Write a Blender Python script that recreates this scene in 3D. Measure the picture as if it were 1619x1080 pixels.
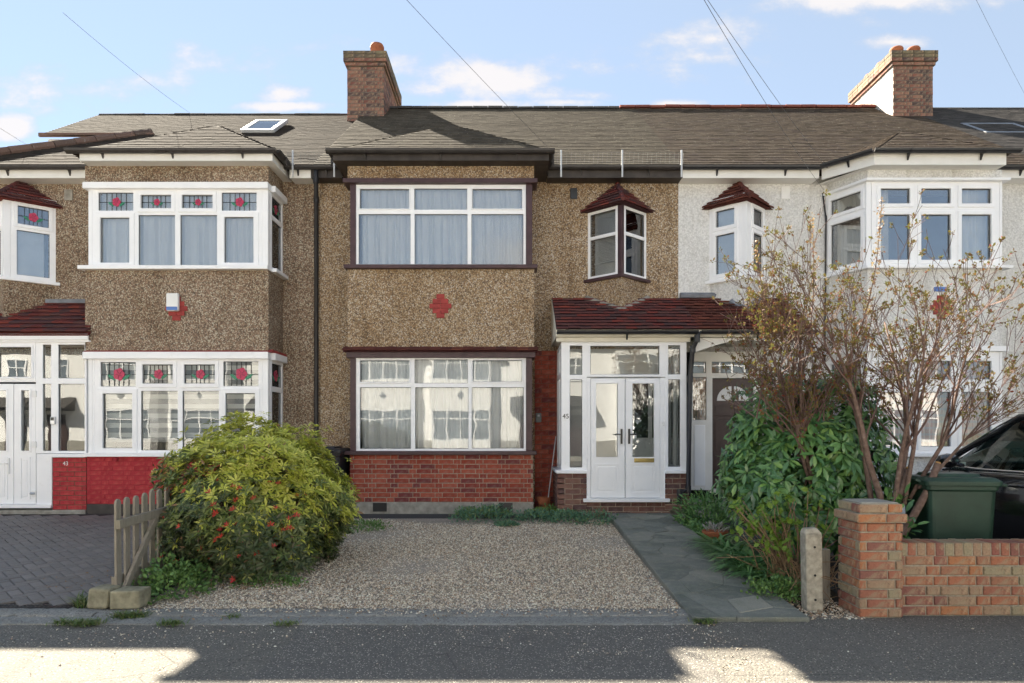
import bpy, bmesh, math, random
import numpy as np
from mathutils import Vector, Matrix
for _o in list(bpy.data.objects):
    bpy.data.objects.remove(_o)
S = bpy.context.scene
COL = S.collection
R = random.Random(11)
NR = np.random.default_rng(5)
# ---------------------------------------------------------------- camera
F = 1079.0          # focal length in photo pixels (24 mm on 36 mm)
CH = 1.475          # camera height above the pavement, metres
_cd = bpy.data.cameras.new('camera')
cam = bpy.data.objects.new('camera', _cd)
COL.objects.link(cam)
cam.location = (0, 0, CH)
cam.rotation_euler = (math.radians(90), 0, 0)
_cd.sensor_width = 36.0
_cd.lens = 36.0 * F / 1619.0
_cd.shift_y = 142.0 / 1619.0
_cd.clip_end = 2000
_cd.clip_start = 0.05
S.camera = cam
# ---------------------------------------------------------------- world
KX, KY = 0.80, 1.07                       # the shadow of a point z metres up falls (KX*z, -KY*z) away
SUN_EL = math.atan(1 / math.hypot(KX, KY))
SUN_AZ = math.atan2(-KX, KY)              # from +Y towards +X
W = bpy.data.worlds.new("World")
S.world = W
W.use_nodes = True
_nt = W.node_tree
_nt.nodes.clear()
def _n(t, **k):
    n = _nt.nodes.new(t)
    for a, b in k.items():
        setattr(n, a, b)
    return n
def _m(op, a, b=None, c=None):
    n = _n('ShaderNodeMath', operation=op)
    for i, v in enumerate((a, b, c)):
        if v is None:
            continue
        if isinstance(v, (int, float)):
            n.inputs[i].default_value = v
        else:
            _nt.links.new(v, n.inputs[i])
    return n.outputs[0]
_sky = _n('ShaderNodeTexSky', sky_type='NISHITA')
_sky.sun_disc = False
_sky.sun_elevation = SUN_EL
_sky.sun_rotation = SUN_AZ
_sky.air_density = 1.0
_sky.dust_density = 0.0
_sky.ozone_density = 1.6
_sky.air_density = 0.8
_tc = _n('ShaderNodeTexCoord')
_sp = _n('ShaderNodeSeparateXYZ')
_nt.links.new(_tc.outputs['Generated'], _sp.inputs[0])
_yy = _m('MAXIMUM', _sp.outputs[1], 0.02)
_u = _m('DIVIDE', _sp.outputs[0], _yy)
_v = _m('DIVIDE', _sp.outputs[2], _yy)
_cb = _n('ShaderNodeCombineXYZ')
_nt.links.new(_u, _cb.inputs[0])
_nt.links.new(_m('MULTIPLY', _v, 1.7), _cb.inputs[1])
_nz = _n('ShaderNodeTexNoise')
_nz.inputs['Scale'].default_value = 9.0
_nz.inputs['Detail'].default_value = 9.0
_nz.inputs['Roughness'].default_value = 0.62
_nt.links.new(_cb.outputs[0], _nz.inputs['Vector'])
_nn = _m('SUBTRACT', _nz.outputs['Fac'], 0.5)
_mask = None
# cumulus puffs: direction (u, v) = (x/y, z/y), half sizes, density
for (pu, pv, ru, rv, st) in [(-.045, .520, .085, .036, 1.15), (-.115, .500, .05, .018, .55), (.10, .492, .09, .012, .5),
                             (.50, .640, .17, .028, .95), (.62, .650, .10, .018, .8), (.30, .575, .085, .026, .62),
                             (.30, .548, .07, .02, .5), (-.335, .495, .038, .014, .75), (-.33, .476, .09, .008, .7),
                             (.23, .478, .045, .010, .9), (-.05, .478, .10, .010, .8), (.08, .482, .06, .008, .7),
                             (-.735, .445, .035, .022, .9), (-.62, .50, .20, .03, .38), (.56, .57, .05, .012, .6),
                             (.53, .60, .03, .01, .5), (-.28, .54, .20, .02, .25), (.18, .53, .12, .02, .3),
                             (1.1, .55, .18, .05, .8), (-1.2, .7, .25, .06, .6), (.2, .95, .3, .07, .7), (-.5, 1.1, .3, .08, .6)]:
    dx = _m('DIVIDE', _m('SUBTRACT', _u, pu), ru)
    dz = _m('DIVIDE', _m('SUBTRACT', _v, pv), rv)
    d = _m('SQRT', _m('ADD', _m('MULTIPLY', dx, dx), _m('MULTIPLY', dz, dz)))
    b = _m('MULTIPLY', _m('SUBTRACT', 1.25, d), st)
    _mask = b if _mask is None else _m('MAXIMUM', _mask, b)
_mask = _m('ADD', _m('ADD', _m('MULTIPLY', _mask, 1.0), 0.10), _m('MULTIPLY', _nn, 2.6))
# scattered cumulus over the rest of the sky
_nz2 = _n('ShaderNodeTexNoise')
_nz2.inputs['Scale'].default_value = 3.2
_nz2.inputs['Detail'].default_value = 7.0
_nt.links.new(_tc.outputs['Generated'], _nz2.inputs['Vector'])
_back = _m('MULTIPLY', _m('SUBTRACT', _nz2.outputs['Fac'], 0.50), 5.0)
_front = _m('GREATER_THAN', _sp.outputs[1], 0.05)
_mask = _m('ADD', _m('MULTIPLY', _mask, _front), _m('MULTIPLY', _back, _m('SUBTRACT', 1.0, _front)))
_mr = _n('ShaderNodeMapRange', interpolation_type='SMOOTHSTEP')
_mr.inputs['From Min'].default_value = 0.04
_mr.inputs['From Max'].default_value = 0.95
_nt.links.new(_mask, _mr.inputs['Value'])
_fac = _m('MULTIPLY', _mr.outputs[0], 0.88)
SKY_STRENGTH = 0.05
_mixs = _n('ShaderNodeMix', data_type='RGBA')
_mixs.inputs['Factor'].default_value = 0.80          # thin high veil over the blue
_nt.links.new(_sky.outputs[0], _mixs.inputs['A'])
_mixs.inputs['B'].default_value = (.90, 1.03, 1.13, 1)
_bg = _n('ShaderNodeBackground')
_bg.inputs[1].default_value = SKY_STRENGTH
_nt.links.new(_mixs.outputs['Result'], _bg.inputs[0])
_bc = _n('ShaderNodeBackground')
_cr = _n('ShaderNodeMix', data_type='RGBA')
_cr.inputs['A'].default_value = (.62, .68, .80, 1)
_cr.inputs['B'].default_value = (.96, .91, .89, 1)
_nt.links.new(_mr.outputs[0], _cr.inputs['Factor'])
_nt.links.new(_cr.outputs['Result'], _bc.inputs[0])
_bc.inputs[1].default_value = 0.094
_ms = _n('ShaderNodeMixShader')
_nt.links.new(_fac, _ms.inputs[0])
_nt.links.new(_bg.outputs[0], _ms.inputs[1])
_nt.links.new(_bc.outputs[0], _ms.inputs[2])
_out = _n('ShaderNodeOutputWorld')
_nt.links.new(_ms.outputs[0], _out.inputs[0])
# ---------------------------------------------------------------- sun
_sd = bpy.data.lights.new('sun', 'SUN')
sun = bpy.data.objects.new('sun', _sd)
COL.objects.link(sun)
_sd.energy = 2.8
_sd.angle = math.radians(0.53)
_sd.color = (1.0, .90, .74)
sun.location = (-20, 40, 40)
sun.rotation_euler = Vector((KX, -KY, -1)).to_track_quat('-Z', 'Y').to_euler()
S.view_settings.view_transform = 'Standard'
S.view_settings.look = 'None'
S.view_settings.exposure = 3.5
S.view_settings.gamma = 1.0
S.view_settings.use_curve_mapping = False
S.render.engine = 'CYCLES'
S.cycles.use_denoising = True
S.cycles.max_bounces = 8
S.cycles.diffuse_bounces = 6
S.cycles.glossy_bounces = 4
S.cycles.transparent_max_bounces = 16
S.cycles.caustics_reflective = False
S.cycles.caustics_refractive = False
S.cycles.sample_clamp_indirect = 8
# ================================================================ helpers
def X(px, D): return (px - 810.0) * D / F          # photo measurement -> metres at depth D
def Z(py, D): return CH - (py - 682.0) * D / F
def gz(y):                                          # the front gardens rise gently to the houses
    return 0.0 if y < 5.5 else min(0.045 * (y - 5.5), .24)
ORG = {}
def org(p):
    while p is not None:
        if p.name in ORG:
            return ORG[p.name]
        p = p.parent
    return Vector((0, 0, 0))
def tag(o, label=None, cat=None, group=None, kind=None):
    if label: o['label'] = label
    if cat: o['category'] = cat
    if group: o['group'] = group
    if kind: o['kind'] = kind
    return o
def thing(name, label, cat, loc, group=None, kind=None):
    o = bpy.data.objects.new(name, None)
    COL.objects.link(o)
    o.empty_display_size = .2
    o.location = loc
    ORG[o.name] = Vector(loc)
    return tag(o, label, cat, group, kind)
def frame(O, a=0.0):
    """local (u along, d inward, z up) at O; a = angle of u from +X"""
    c, s = math.cos(a), math.sin(a)
    return Matrix(((c, -s, 0, O[0]), (s, c, 0, O[1]), (0, 0, 1, O[2]), (0, 0, 0, 1)))
class MB:
    def __init__(self, M=None):
        self.v = []; self.f = []; self.m = []; self.M = M; self.mi = 0
    def _add(self, vs, fs, mi=None):
        b = len(self.v)
        for p in vs:
            p = Vector(p)
            self.v.append(tuple(self.M @ p) if self.M else tuple(p))
        for f in fs:
            self.f.append(tuple(b + i for i in f)); self.m.append(self.mi if mi is None else mi)
    def box(self, x0, x1, y0, y1, z0, z1, mi=None):
        self._add([(x0, y0, z0), (x1, y0, z0), (x1, y1, z0), (x0, y1, z0), (x0, y0, z1), (x1, y0, z1), (x1, y1, z1), (x0, y1, z1)],
                  [(0, 3, 2, 1), (4, 5, 6, 7), (0, 1, 5, 4), (1, 2, 6, 5), (2, 3, 7, 6), (3, 0, 4, 7)], mi)
        return self
    def poly(self, pts, mi=None):
        self._add(pts, [tuple(range(len(pts)))], mi); return self
    def prism(self, pts, off, mi=None):
        n = len(pts); off = Vector(off)
        a = [Vector(p) for p in pts]
        self._add(a + [p + off for p in a],
                  [tuple(reversed(range(n))), tuple(range(n, 2 * n))] + [(i, (i + 1) % n, n + (i + 1) % n, n + i) for i in range(n)], mi)
        return self
    def tube(self, pts, r, n=8, mi=None, cap=True):
        P = [Vector(p) for p in pts]
        rr = r if isinstance(r, (list, tuple)) else [r] * len(P)
        rings = []; up = None
        for i, p in enumerate(P):
            t = (P[min(i + 1, len(P) - 1)] - P[max(i - 1, 0)])
            t = t.normalized() if t.length > 1e-9 else Vector((0, 0, 1))
            if up is None:
                up = t.orthogonal().normalized()
            else:
                up = up - t * up.dot(t)
                up = up.normalized() if up.length > 1e-6 else t.orthogonal().normalized()
            w = t.cross(up)
            rings.append([p + (up * math.cos(2 * math.pi * k / n) + w * math.sin(2 * math.pi * k / n)) * rr[i] for k in range(n)])
        vs = [q for ring in rings for q in ring]
        fs = []
        for i in range(len(P) - 1):
            for k in range(n):
                fs.append((i * n + k, i * n + (k + 1) % n, (i + 1) * n + (k + 1) % n, (i + 1) * n + k))
        if cap:
            fs.append(tuple(reversed(range(n)))); fs.append(tuple((len(P) - 1) * n + k for k in range(n)))
        self._add(vs, fs, mi); return self
    def lathe(self, prof, c, n=24, mi=None):
        vs = []; fs = []
        for (r, z) in prof:
            for k in range(n):
                a = 2 * math.pi * k / n
                vs.append((c[0] + r * math.cos(a), c[1] + r * math.sin(a), c[2] + z))
        for i in range(len(prof) - 1):
            for k in range(n):
                fs.append((i * n + k, i * n + (k + 1) % n, (i + 1) * n + (k + 1) % n, (i + 1) * n + k))
        self._add(vs, fs, mi); return self
    def build(self, name, mats, parent=None, smooth=False, bevel=0, weld=False, recalc=True):
        g = org(parent)
        me = bpy.data.meshes.new(name)
        me.from_pydata([(x - g.x, y - g.y, z - g.z) for x, y, z in self.v], [], self.f)
        mats = mats if isinstance(mats, (list, tuple)) else [mats]
        for m in mats: me.materials.append(m)
        if len(mats) > 1: me.polygons.foreach_set('material_index', self.m)
        if recalc or weld:
            bm = bmesh.new(); bm.from_mesh(me)
            if weld: bmesh.ops.remove_doubles(bm, verts=bm.verts, dist=1e-5)
            bmesh.ops.recalc_face_normals(bm, faces=bm.faces)
            bm.to_mesh(me); bm.free()
        if smooth: me.polygons.foreach_set('use_smooth', [True] * len(me.polygons))
        o = bpy.data.objects.new(name, me)
        COL.objects.link(o)
        if parent: o.parent = parent
        if bevel:
            b = o.modifiers.new('bevel', 'BEVEL'); b.width = bevel; b.segments = 2; b.limit_method = 'ANGLE'; b.angle_limit = math.radians(40)
        return o
def fast(name, V, T, mats, parent=None, mi=None, smooth=False):
    """numpy triangles -> object"""
    V = np.asarray(V, dtype=np.float32); T = np.asarray(T, dtype=np.int32)
    g = org(parent)
    V = V - np.array((g.x, g.y, g.z), dtype=np.float32)
    k = T.shape[1]
    me = bpy.data.meshes.new(name)
    me.vertices.add(len(V)); me.vertices.foreach_set('co', V.ravel())
    me.loops.add(len(T) * k); me.loops.foreach_set('vertex_index', T.ravel())
    me.polygons.add(len(T)); me.polygons.foreach_set('loop_start', np.arange(0, len(T) * k, k, dtype=np.int32))
    me.polygons.foreach_set('loop_total', np.full(len(T), k, dtype=np.int32))
    for m in (mats if isinstance(mats, (list, tuple)) else [mats]): me.materials.append(m)
    if mi is not None: me.polygons.foreach_set('material_index', np.asarray(mi, dtype=np.int32))
    me.polygons.foreach_set('use_smooth', np.full(len(T), smooth, dtype=bool))
    me.update(calc_edges=True); me.validate()
    o = bpy.data.objects.new(name, me); COL.objects.link(o)
    if parent: o.parent = parent
    return o
def slab(mb, rect, holes, d0, d1, mi=None):
    """a plate with rectangular holes, in the local frame of mb (u, d, z)"""
    us = sorted({rect[0], rect[1], *[h[i] for h in holes for i in (0, 1)]})
    zs = sorted({rect[2], rect[3], *[h[i] for h in holes for i in (2, 3)]})
    def solid(i, j):
        if i < 0 or j < 0 or i >= len(us) - 1 or j >= len(zs) - 1: return False
        cu, cz = (us[i] + us[i + 1]) / 2, (zs[j] + zs[j + 1]) / 2
        return not any(h[0] < cu < h[1] and h[2] < cz < h[3] for h in holes)
    for i in range(len(us) - 1):
        for j in range(len(zs) - 1):
            if not solid(i, j): continue
            a, b, c, e = us[i], us[i + 1], zs[j], zs[j + 1]
            mb.poly([(a, d0, c), (b, d0, c), (b, d0, e), (a, d0, e)], mi)
            mb.poly([(a, d1, c), (a, d1, e), (b, d1, e), (b, d1, c)], mi)
            if not solid(i - 1, j): mb.poly([(a, d0, c), (a, d0, e), (a, d1, e), (a, d1, c)], mi)
            if not solid(i + 1, j): mb.poly([(b, d0, c), (b, d1, c), (b, d1, e), (b, d0, e)], mi)
            if not solid(i, j - 1): mb.poly([(a, d0, c), (a, d1, c), (b, d1, c), (b, d0, c)], mi)
            if not solid(i, j + 1): mb.poly([(a, d0, e), (b, d0, e), (b, d1, e), (a, d1, e)], mi)
def flat_clean(o):
    bm = bmesh.new(); bm.from_mesh(o.data)
    bmesh.ops.remove_doubles(bm, verts=bm.verts, dist=1e-5)
    bmesh.ops.recalc_face_normals(bm, faces=bm.faces)
    bm.to_mesh(o.data); bm.free()
def window(parent, O, a, w, h, panes, sashes=(), mat=None, glass=None, depth=.07, name='window', bead=.014, openings=()):
    """frame as part; panes and sashes (opening lights) as sub-parts. panes: (u0,u1,z0,z1) glass; sashes: index -> sash width"""
    M = frame(O, a); mat = mat or MT['upvc']; glass = glass or MT['glass']
    sashes = dict(sashes)
    holes = []
    for i, p in enumerate(panes):
        s = sashes.get(i, 0)
        e = s - .012 if s else 0
        holes.append((p[0] - e, p[1] + e, p[2] - e, p[3] + e))
    mb = MB(M); slab(mb, (0, w, 0, h), holes, 0, depth)
    fo = mb.build(name, mat, parent, recalc=False); flat_clean(fo)
    b = fo.modifiers.new('bevel', 'BEVEL'); b.width = .006; b.segments = 2; b.limit_method = 'ANGLE'; b.angle_limit = .6
    sub = MB(M); bd = MB(M)
    for i, p in enumerate(panes):
        if i in openings: continue
        g = MB(M); g.box(p[0] - .003, p[1] + .003, .026, .032, p[2] - .003, p[3] + .003); g.build('pane', glass, fo)
        s = sashes.get(i, 0)
        if s:
            sm = MB(M); slab(sm, (p[0] - s, p[1] + s, p[2] - s, p[3] + s), [p], -.016, .05)
            so = sm.build('sash', mat, fo, recalc=False); flat_clean(so)
            b = so.modifiers.new('bevel', 'BEVEL'); b.width = .007; b.segments = 2; b.limit_method = 'ANGLE'; b.angle_limit = .6
        # dark gasket line round the glass
        q = .005
        slab(bd, (p[0] - .001, p[1] + .001, p[2] - .001, p[3] + .001), [(p[0] + q, p[1] - q, p[2] + q, p[3] - q)], .020, .027)
    bd.build('gasket', MT['gasket'], fo, recalc=False)
    return fo
def curtain(fo, O, a, u0, u1, z0, z1, d=.16, folds=14, amp=.022, mat=None, name='curtain', seed=1, hem=False):
    M = frame(O, a); r = random.Random(seed)
    n = max(24, int((u1 - u0) / .012)); ph = r.random() * 6
    prof = []
    for i in range(n + 1):
        t = i / n
        x = t * folds * 2 * math.pi
        prof.append((u0 + (u1 - u0) * t + .008 * math.sin(x * .5 + ph), d + amp * (math.sin(x + 1.1 * math.sin(x * .31 + ph)) + .5 * math.sin(x * 1.7 + ph))))
    V = []; T = []; rows = 6
    for j in range(rows + 1):
        f = j / rows; z = z0 + (z1 - z0) * f
        for i, (u, dd) in enumerate(prof):
            k = 1 - .45 * f
            zz = z + (.025 * abs(math.sin(i * .19)) if hem and j == 0 else 0)
            V.append(tuple(M @ Vector((u, d + (dd - d) * k, zz))))
    for j in range(rows):
        for i in range(n):
            p = j * (n + 1) + i
            T.append((p, p + 1, p + n + 2, p + n + 1))
    return fast(name, V, T, mat or MT['net'], fo, smooth=True)
UNIT = {}
def unit_brick(key, L, H, Dp, mat, bev=.006):
    if key not in UNIT:
        me = bpy.data.meshes.new('brick')
        bm = bmesh.new(); bmesh.ops.create_cube(bm, size=1)
        for v in bm.verts: v.co = Vector((v.co.x * L, v.co.y * Dp, v.co.z * H))
        # chamfer the four long front edges
        bmesh.ops.bevel(bm, geom=[e for e in bm.edges if all(v.co.y < 0 for v in e.verts)], offset=bev, segments=1, affect='EDGES')
        bm.to_mesh(me); bm.free(); me.materials.append(mat); UNIT[key] = me
    return UNIT[key]
def piece(name, me, M, parent):
    o = bpy.data.objects.new(name, me); COL.objects.link(o); o.parent = parent
    g = org(parent)
    o.matrix_local = Matrix.Translation(-g) @ M
    return o
def bricks(parent, O, a, w, h, mat, bond='stretcher', L=.215, H=.065, J=.010, mname='brick', wallname='brick_wall', mortar=None, proud=.006,
           as_objects=True, key='b', seed=3, skip=None, back=.1, host=None):
    """mortar-coloured backing (part) with every brick a child"""
    M = frame(O, a); r = random.Random(seed)
    if host is None:
        mb = MB(M); mb.box(0, w, 0, back, 0, h)
        wall = mb.build(wallname, mortar or MT['mortar'], parent)
    else: wall = host
    n = int(h / (H + J) + .5); hh = h / n
    host = wall
    cnt = 0
    st = MB()
    for k in range(n):
        seq = []; x = 0.0
        if bond == 'flemish':
            pat = [L, (L - J) / 2]; i = k % 2
            x = -0.0 if k % 2 == 0 else -(L * .25)
            while x < w - .02:
                seq.append((x, x + pat[i % 2])); x += pat[i % 2] + J; i += 1
        else:
            x = 0 if k % 2 == 0 else -(L + J) / 2
            while x < w - .02:
                seq.append((x, x + L)); x += L + J
        for (x0, x1) in seq:
            x0 = max(0, x0); x1 = min(w, x1)
            if x1 - x0 < .03: continue
            zc = (k + .5) * hh
            if skip and skip((x0 + x1) / 2, zc): continue
            q = hh - J
            Mx = M @ Matrix.Translation(((x0 + x1) / 2, back * .0 + .018 - proud + r.uniform(-.002, .003), zc + r.uniform(-.0012, .0012))) @ Matrix.Rotation(r.uniform(-.006, .006), 4, 'Y')
            if as_objects:
                me = unit_brick(key, L, H, .036, mat)
                Mx = Mx @ Matrix.Diagonal(((x1 - x0) / L, 1, q / H, 1))
                piece(mname, me, Mx, host); cnt += 1
            else:
                st.M = Mx; l = (x1 - x0) / 2
                st.box(-l, l, -.018, .018, -q / 2, q / 2)
    if not as_objects and st.v:
        o = st.build(mname + 's', mat, host); o['kind'] = 'stuff'
    return wall
def tiles(parent, pts, A, B, mat, tw=.165, gauge=.1, name='tile', as_objects=False, seed=1, lift=.0, thick=.013, rough=.004, over=.0):
    """courses of plain tiles over a coplanar polygon; A->B is the eave, left to right seen from outside"""
    A = Vector(A); B = Vector(B); U = (B - A).normalized()
    P = [Vector(p) for p in pts]
    far = max(P, key=lambda p: ((p - A) - U * (p - A).dot(U)).length)
    Vv = (far - A) - U * (far - A).dot(U); Vv.normalize()
    N = U.cross(Vv)
    q = [((p - A).dot(U), (p - A).dot(Vv)) for p in P]
    vmax = max(p[1] for p in q); r = random.Random(seed)
    out = []
    k = 0; vmin = min(p[1] for p in q)
    v0 = vmin
    while v0 < vmax - gauge * .25:
        def cut(vm):
            xs = []
            for i in range(len(q)):
                (a, b), (c, e) = q[i], q[(i + 1) % len(q)]
                if (b <= vm) != (e <= vm): xs.append(a + (c - a) * (vm - b) / (e - b))
            return sorted(xs)
        ln = min(vmax - v0, gauge * 1.25)
        xs, lo_, hi_ = cut(v0 + gauge * .5), cut(v0 + 1e-4), cut(v0 + ln - 1e-4)
        if len(lo_) != len(xs): lo_ = xs
        if len(hi_) != len(xs): hi_ = xs
        for i in range(0, len(xs) - 1, 2):
            l, rr = min(xs[i], lo_[i], hi_[i]), max(xs[i + 1], lo_[i + 1], hi_[i + 1])
            x = math.floor(l / tw) * tw + (tw / 2 if k % 2 else 0) - tw
            while x < rr:
                e = x + tw - (.004 if as_objects else .0006)
                if as_objects: a0, a1, t0, t1 = max(x, xs[i]), min(e, xs[i + 1]), 0, 0
                else:
                    a0, a1 = min(max(x, lo_[i]), lo_[i + 1]), max(min(e, lo_[i + 1]), lo_[i]); t0, t1 = min(max(x, hi_[i]), hi_[i + 1]), max(min(e, hi_[i + 1]), hi_[i])
                if a1 - a0 > (.02 if as_objects else .004) or t1 - t0 > .004:
                    out.append((a0, a1, v0 + r.uniform(-rough, rough) - (r.uniform(.012, .03) if r.random() < .02 and not as_objects else 0), ln, r.uniform(-rough, rough), t0, t1))
                x += tw
        v0 += gauge; k += 1
    g = org(parent)
    base = Matrix((U.to_tuple() + (0,), Vv.to_tuple() + (0,), N.to_tuple() + (0,), (0, 0, 0, 1))).transposed()
    base.translation = A
    if as_objects:
        key = ('tile', mat.name, round(gauge, 3))
        if key not in UNIT:
            m2 = MB(); m2.box(-.5, .5, 0, gauge * 1.25, -thick / 2, thick / 2)
            me = bpy.data.meshes.new('tile'); me.from_pydata(m2.v, [], m2.f); me.materials.append(mat); UNIT[key] = me
        tilt = thick * 1.45 / gauge
        for (x0, x1, v, ln, dz, _a, _b) in out:
            M = base @ Matrix.Translation(((x0 + x1) / 2, v - over, lift + thick * 1.7 + dz)) @ Matrix.Rotation(-tilt, 4, 'X') @ Matrix.Rotation(r.uniform(-.008, .008), 4, 'Z') @ Matrix.Diagonal((x1 - x0, ln / (gauge * 1.25), 1, 1))
            piece(name, UNIT[key], M, parent)
        return out
    V = []; T = []
    b3 = np.array(base)
    n = len(out)
    if n == 0: return out
    arr = np.array(out)
    x0, x1, v, ln, dz, x0t, x1t = arr.T
    tl = NR.normal(0, rough * .5, n)
    lo = lift + thick * 1.9 + dz; hi = lift + thick * .55 + dz * .5
    c = np.zeros((n, 8, 3))
    for i, (xx, vv, zz) in enumerate([(x0, v, lo - thick + tl), (x1, v, lo - thick - tl), (x1t, v + ln, hi - thick), (x0t, v + ln, hi - thick),
                                      (x0, v, lo + tl), (x1, v, lo - tl), (x1t, v + ln, hi), (x0t, v + ln, hi)]):
        c[:, i, 0] = xx; c[:, i, 1] = vv - over; c[:, i, 2] = zz
    Vw = c.reshape(-1, 3) @ b3[:3, :3].T + b3[:3, 3]
    fq = np.array([(4, 5, 6, 7), (0, 1, 5, 4), (1, 2, 6, 5), (3, 0, 4, 7)])
    T = (np.arange(n)[:, None, None] * 8 + fq[None]).reshape(-1, 4)
    o = fast(name + 's', Vw, T, mat, parent)
    o['kind'] = 'stuff'
    return o
def text(parent, s, O, a, size, mat, name='house_number', tilt=0):
    cu = bpy.data.curves.new(name, 'FONT'); cu.body = s; cu.size = size; cu.extrude = .002; cu.align_x = 'CENTER'; cu.align_y = 'CENTER'
    cu.materials.append(mat)
    o = bpy.data.objects.new(name, cu); COL.objects.link(o); o.parent = parent
    g = org(parent)
    bpy.context.view_layer.update()
    me = bpy.data.meshes.new_from_object(o.evaluated_get(bpy.context.evaluated_depsgraph_get()))
    bpy.data.objects.remove(o); bpy.data.curves.remove(cu)
    o = bpy.data.objects.new(name, me); COL.objects.link(o); o.parent = parent
    o.location = Vector(O) - g
    o.rotation_euler = (math.pi / 2, 0, a)
    return o
# ---- foliage
def leaf_tpl(L, Wd, fold=.25, droop=.15):
    s = [(0, 0), (.28, .75), (.62, .92), (1, 0)]
    V = [(0, 0, 0)]
    for t, w in s[1:3]:
        z = -droop * L * t * t
        V += [(-w * Wd / 2, t * L, z + fold * Wd * w * .5), (0, t * L, z), (w * Wd / 2, t * L, z + fold * Wd * w * .5)]
    V.append((0, L, -droop * L))
    T = [(0, 2, 1), (0, 3, 2), (1, 2, 5), (1, 5, 4), (2, 3, 6), (2, 6, 5), (4, 5, 7), (5, 6, 7)]
    return np.array(V), np.array(T)
def strap_tpl(L, Wd, arch=.5, n=5):
    V = []; T = []
    for i in range(n + 1):
        t = i / n; w = Wd * (1 - t ** 3) * .5 + .0006
        ang = arch * 2.2 * t
        y = L * math.sin(ang) / (arch * 2.2); z = -L * (1 - math.cos(ang)) / (arch * 2.2)
        V += [(-w, y, z), (w, y, z)]
    for i in range(n):
        a = i * 2
        T += [(a, a + 1, a + 3), (a, a + 3, a + 2)]
    return np.array(V), np.array(T)
def orient(fwd, up):
    f = fwd / np.linalg.norm(fwd, axis=1, keepdims=True)
    s = np.cross(f, up); nn = np.linalg.norm(s, axis=1, keepdims=True); nn[nn < 1e-6] = 1; s = s / nn
    u = np.cross(s, f)
    return np.stack([s, f, u], axis=2)          # columns x, y, z
def scatter(tpl, pos, fwd, up, scale):
    V, T = tpl
    Rm = orient(fwd, up)
    P = np.einsum('nij,kj->nki', Rm, V) * scale[:, None, None] + pos[:, None, :]
    TT = (np.arange(len(pos))[:, None, None] * len(V) + T[None]).reshape(-1, T.shape[1])
    return P.reshape(-1, 3), TT
def merge(parts):
    V = []; T = []; b = 0
    for v, t in parts:
        V.append(v); T.append(t + b); b += len(v)
    return np.concatenate(V), np.concatenate(T)
# ================================================================ materials
MT = {}
class NB:
    def __init__(self, name, rough=.8, spec=.3):
        self.m = bpy.data.materials.new(name); self.m.use_nodes = True
        self.t = self.m.node_tree; self.b = self.t.nodes['Principled BSDF']
        self.b.inputs['Roughness'].default_value = rough
        self.b.inputs['Specular IOR Level'].default_value = spec
        self.co = self.n('ShaderNodeTexCoord').outputs['Object']
    def n(self, ty, **k):
        x = self.t.nodes.new(ty)
        for a, b in k.items(): setattr(x, a, b)
        return x
    def set(self, sock, v):
        if isinstance(v, bpy.types.NodeSocket): self.t.links.new(v, sock)
        elif isinstance(v, (tuple, list)) and len(v) == 3 and sock.type == 'RGBA': sock.default_value = (*v, 1)
        else: sock.default_value = v
    def math(self, op, a, b=None):
        x = self.n('ShaderNodeMath', operation=op); self.set(x.inputs[0], a)
        if b is not None: self.set(x.inputs[1], b)
        return x.outputs[0]
    def noise(self, scale, detail=4, rough=.55, vec=None, dist=0):
        x = self.n('ShaderNodeTexNoise'); x.inputs['Scale'].default_value = scale; x.inputs['Detail'].default_value = detail
        x.inputs['Roughness'].default_value = rough; x.inputs['Distortion'].default_value = dist
        self.set(x.inputs['Vector'], vec or self.co); return x.outputs['Fac']
    def vor(self, scale, feat='F1', vec=None):
        x = self.n('ShaderNodeTexVoronoi', feature=feat); x.inputs['Scale'].default_value = scale
        self.set(x.inputs['Vector'], vec or self.co); return x
    def ramp(self, fac, stops, interp='LINEAR'):
        x = self.n('ShaderNodeValToRGB'); x.color_ramp.interpolation = interp
        e = x.color_ramp.elements
        while len(e) > 1: e.remove(e[-1])
        e[0].position = stops[0][0]; e[0].color = (*stops[0][1], 1)
        for p, c in stops[1:]:
            k = e.new(p); k.color = (*c, 1)
        self.set(x.inputs[0], fac); return x.outputs[0]
    def rng(self, v, a, b, c=0., d=1.):
        x = self.n('ShaderNodeMapRange'); self.set(x.inputs['Value'], v)
        for k, q in zip(('From Min', 'From Max', 'To Min', 'To Max'), (a, b, c, d)): x.inputs[k].default_value = q
        return x.outputs[0]
    def mix(self, f, a, b, mode='MIX'):
        x = self.n('ShaderNodeMix', data_type='RGBA', blend_type=mode)
        self.set(x.inputs['Factor'], f); self.set(x.inputs['A'], a); self.set(x.inputs['B'], b)
        return x.outputs['Result']
    def rand(self):
        o = self.n('ShaderNodeObjectInfo').outputs['Random']; g = self.n('ShaderNodeNewGeometry').outputs['Random Per Island']
        return self.math('FRACT', self.math('ADD', self.math('MULTIPLY', o, 7.31), self.math('MULTIPLY', g, 1.0)))
    def bump(self, h, strength=.5, dist=.01):
        x = self.n('ShaderNodeBump'); x.inputs['Strength'].default_value = strength; x.inputs['Distance'].default_value = dist
        self.set(x.inputs['Height'], h); self.set(self.b.inputs['Normal'], x.outputs[0])
    def col(self, c): self.set(self.b.inputs['Base Color'], c)
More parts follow.
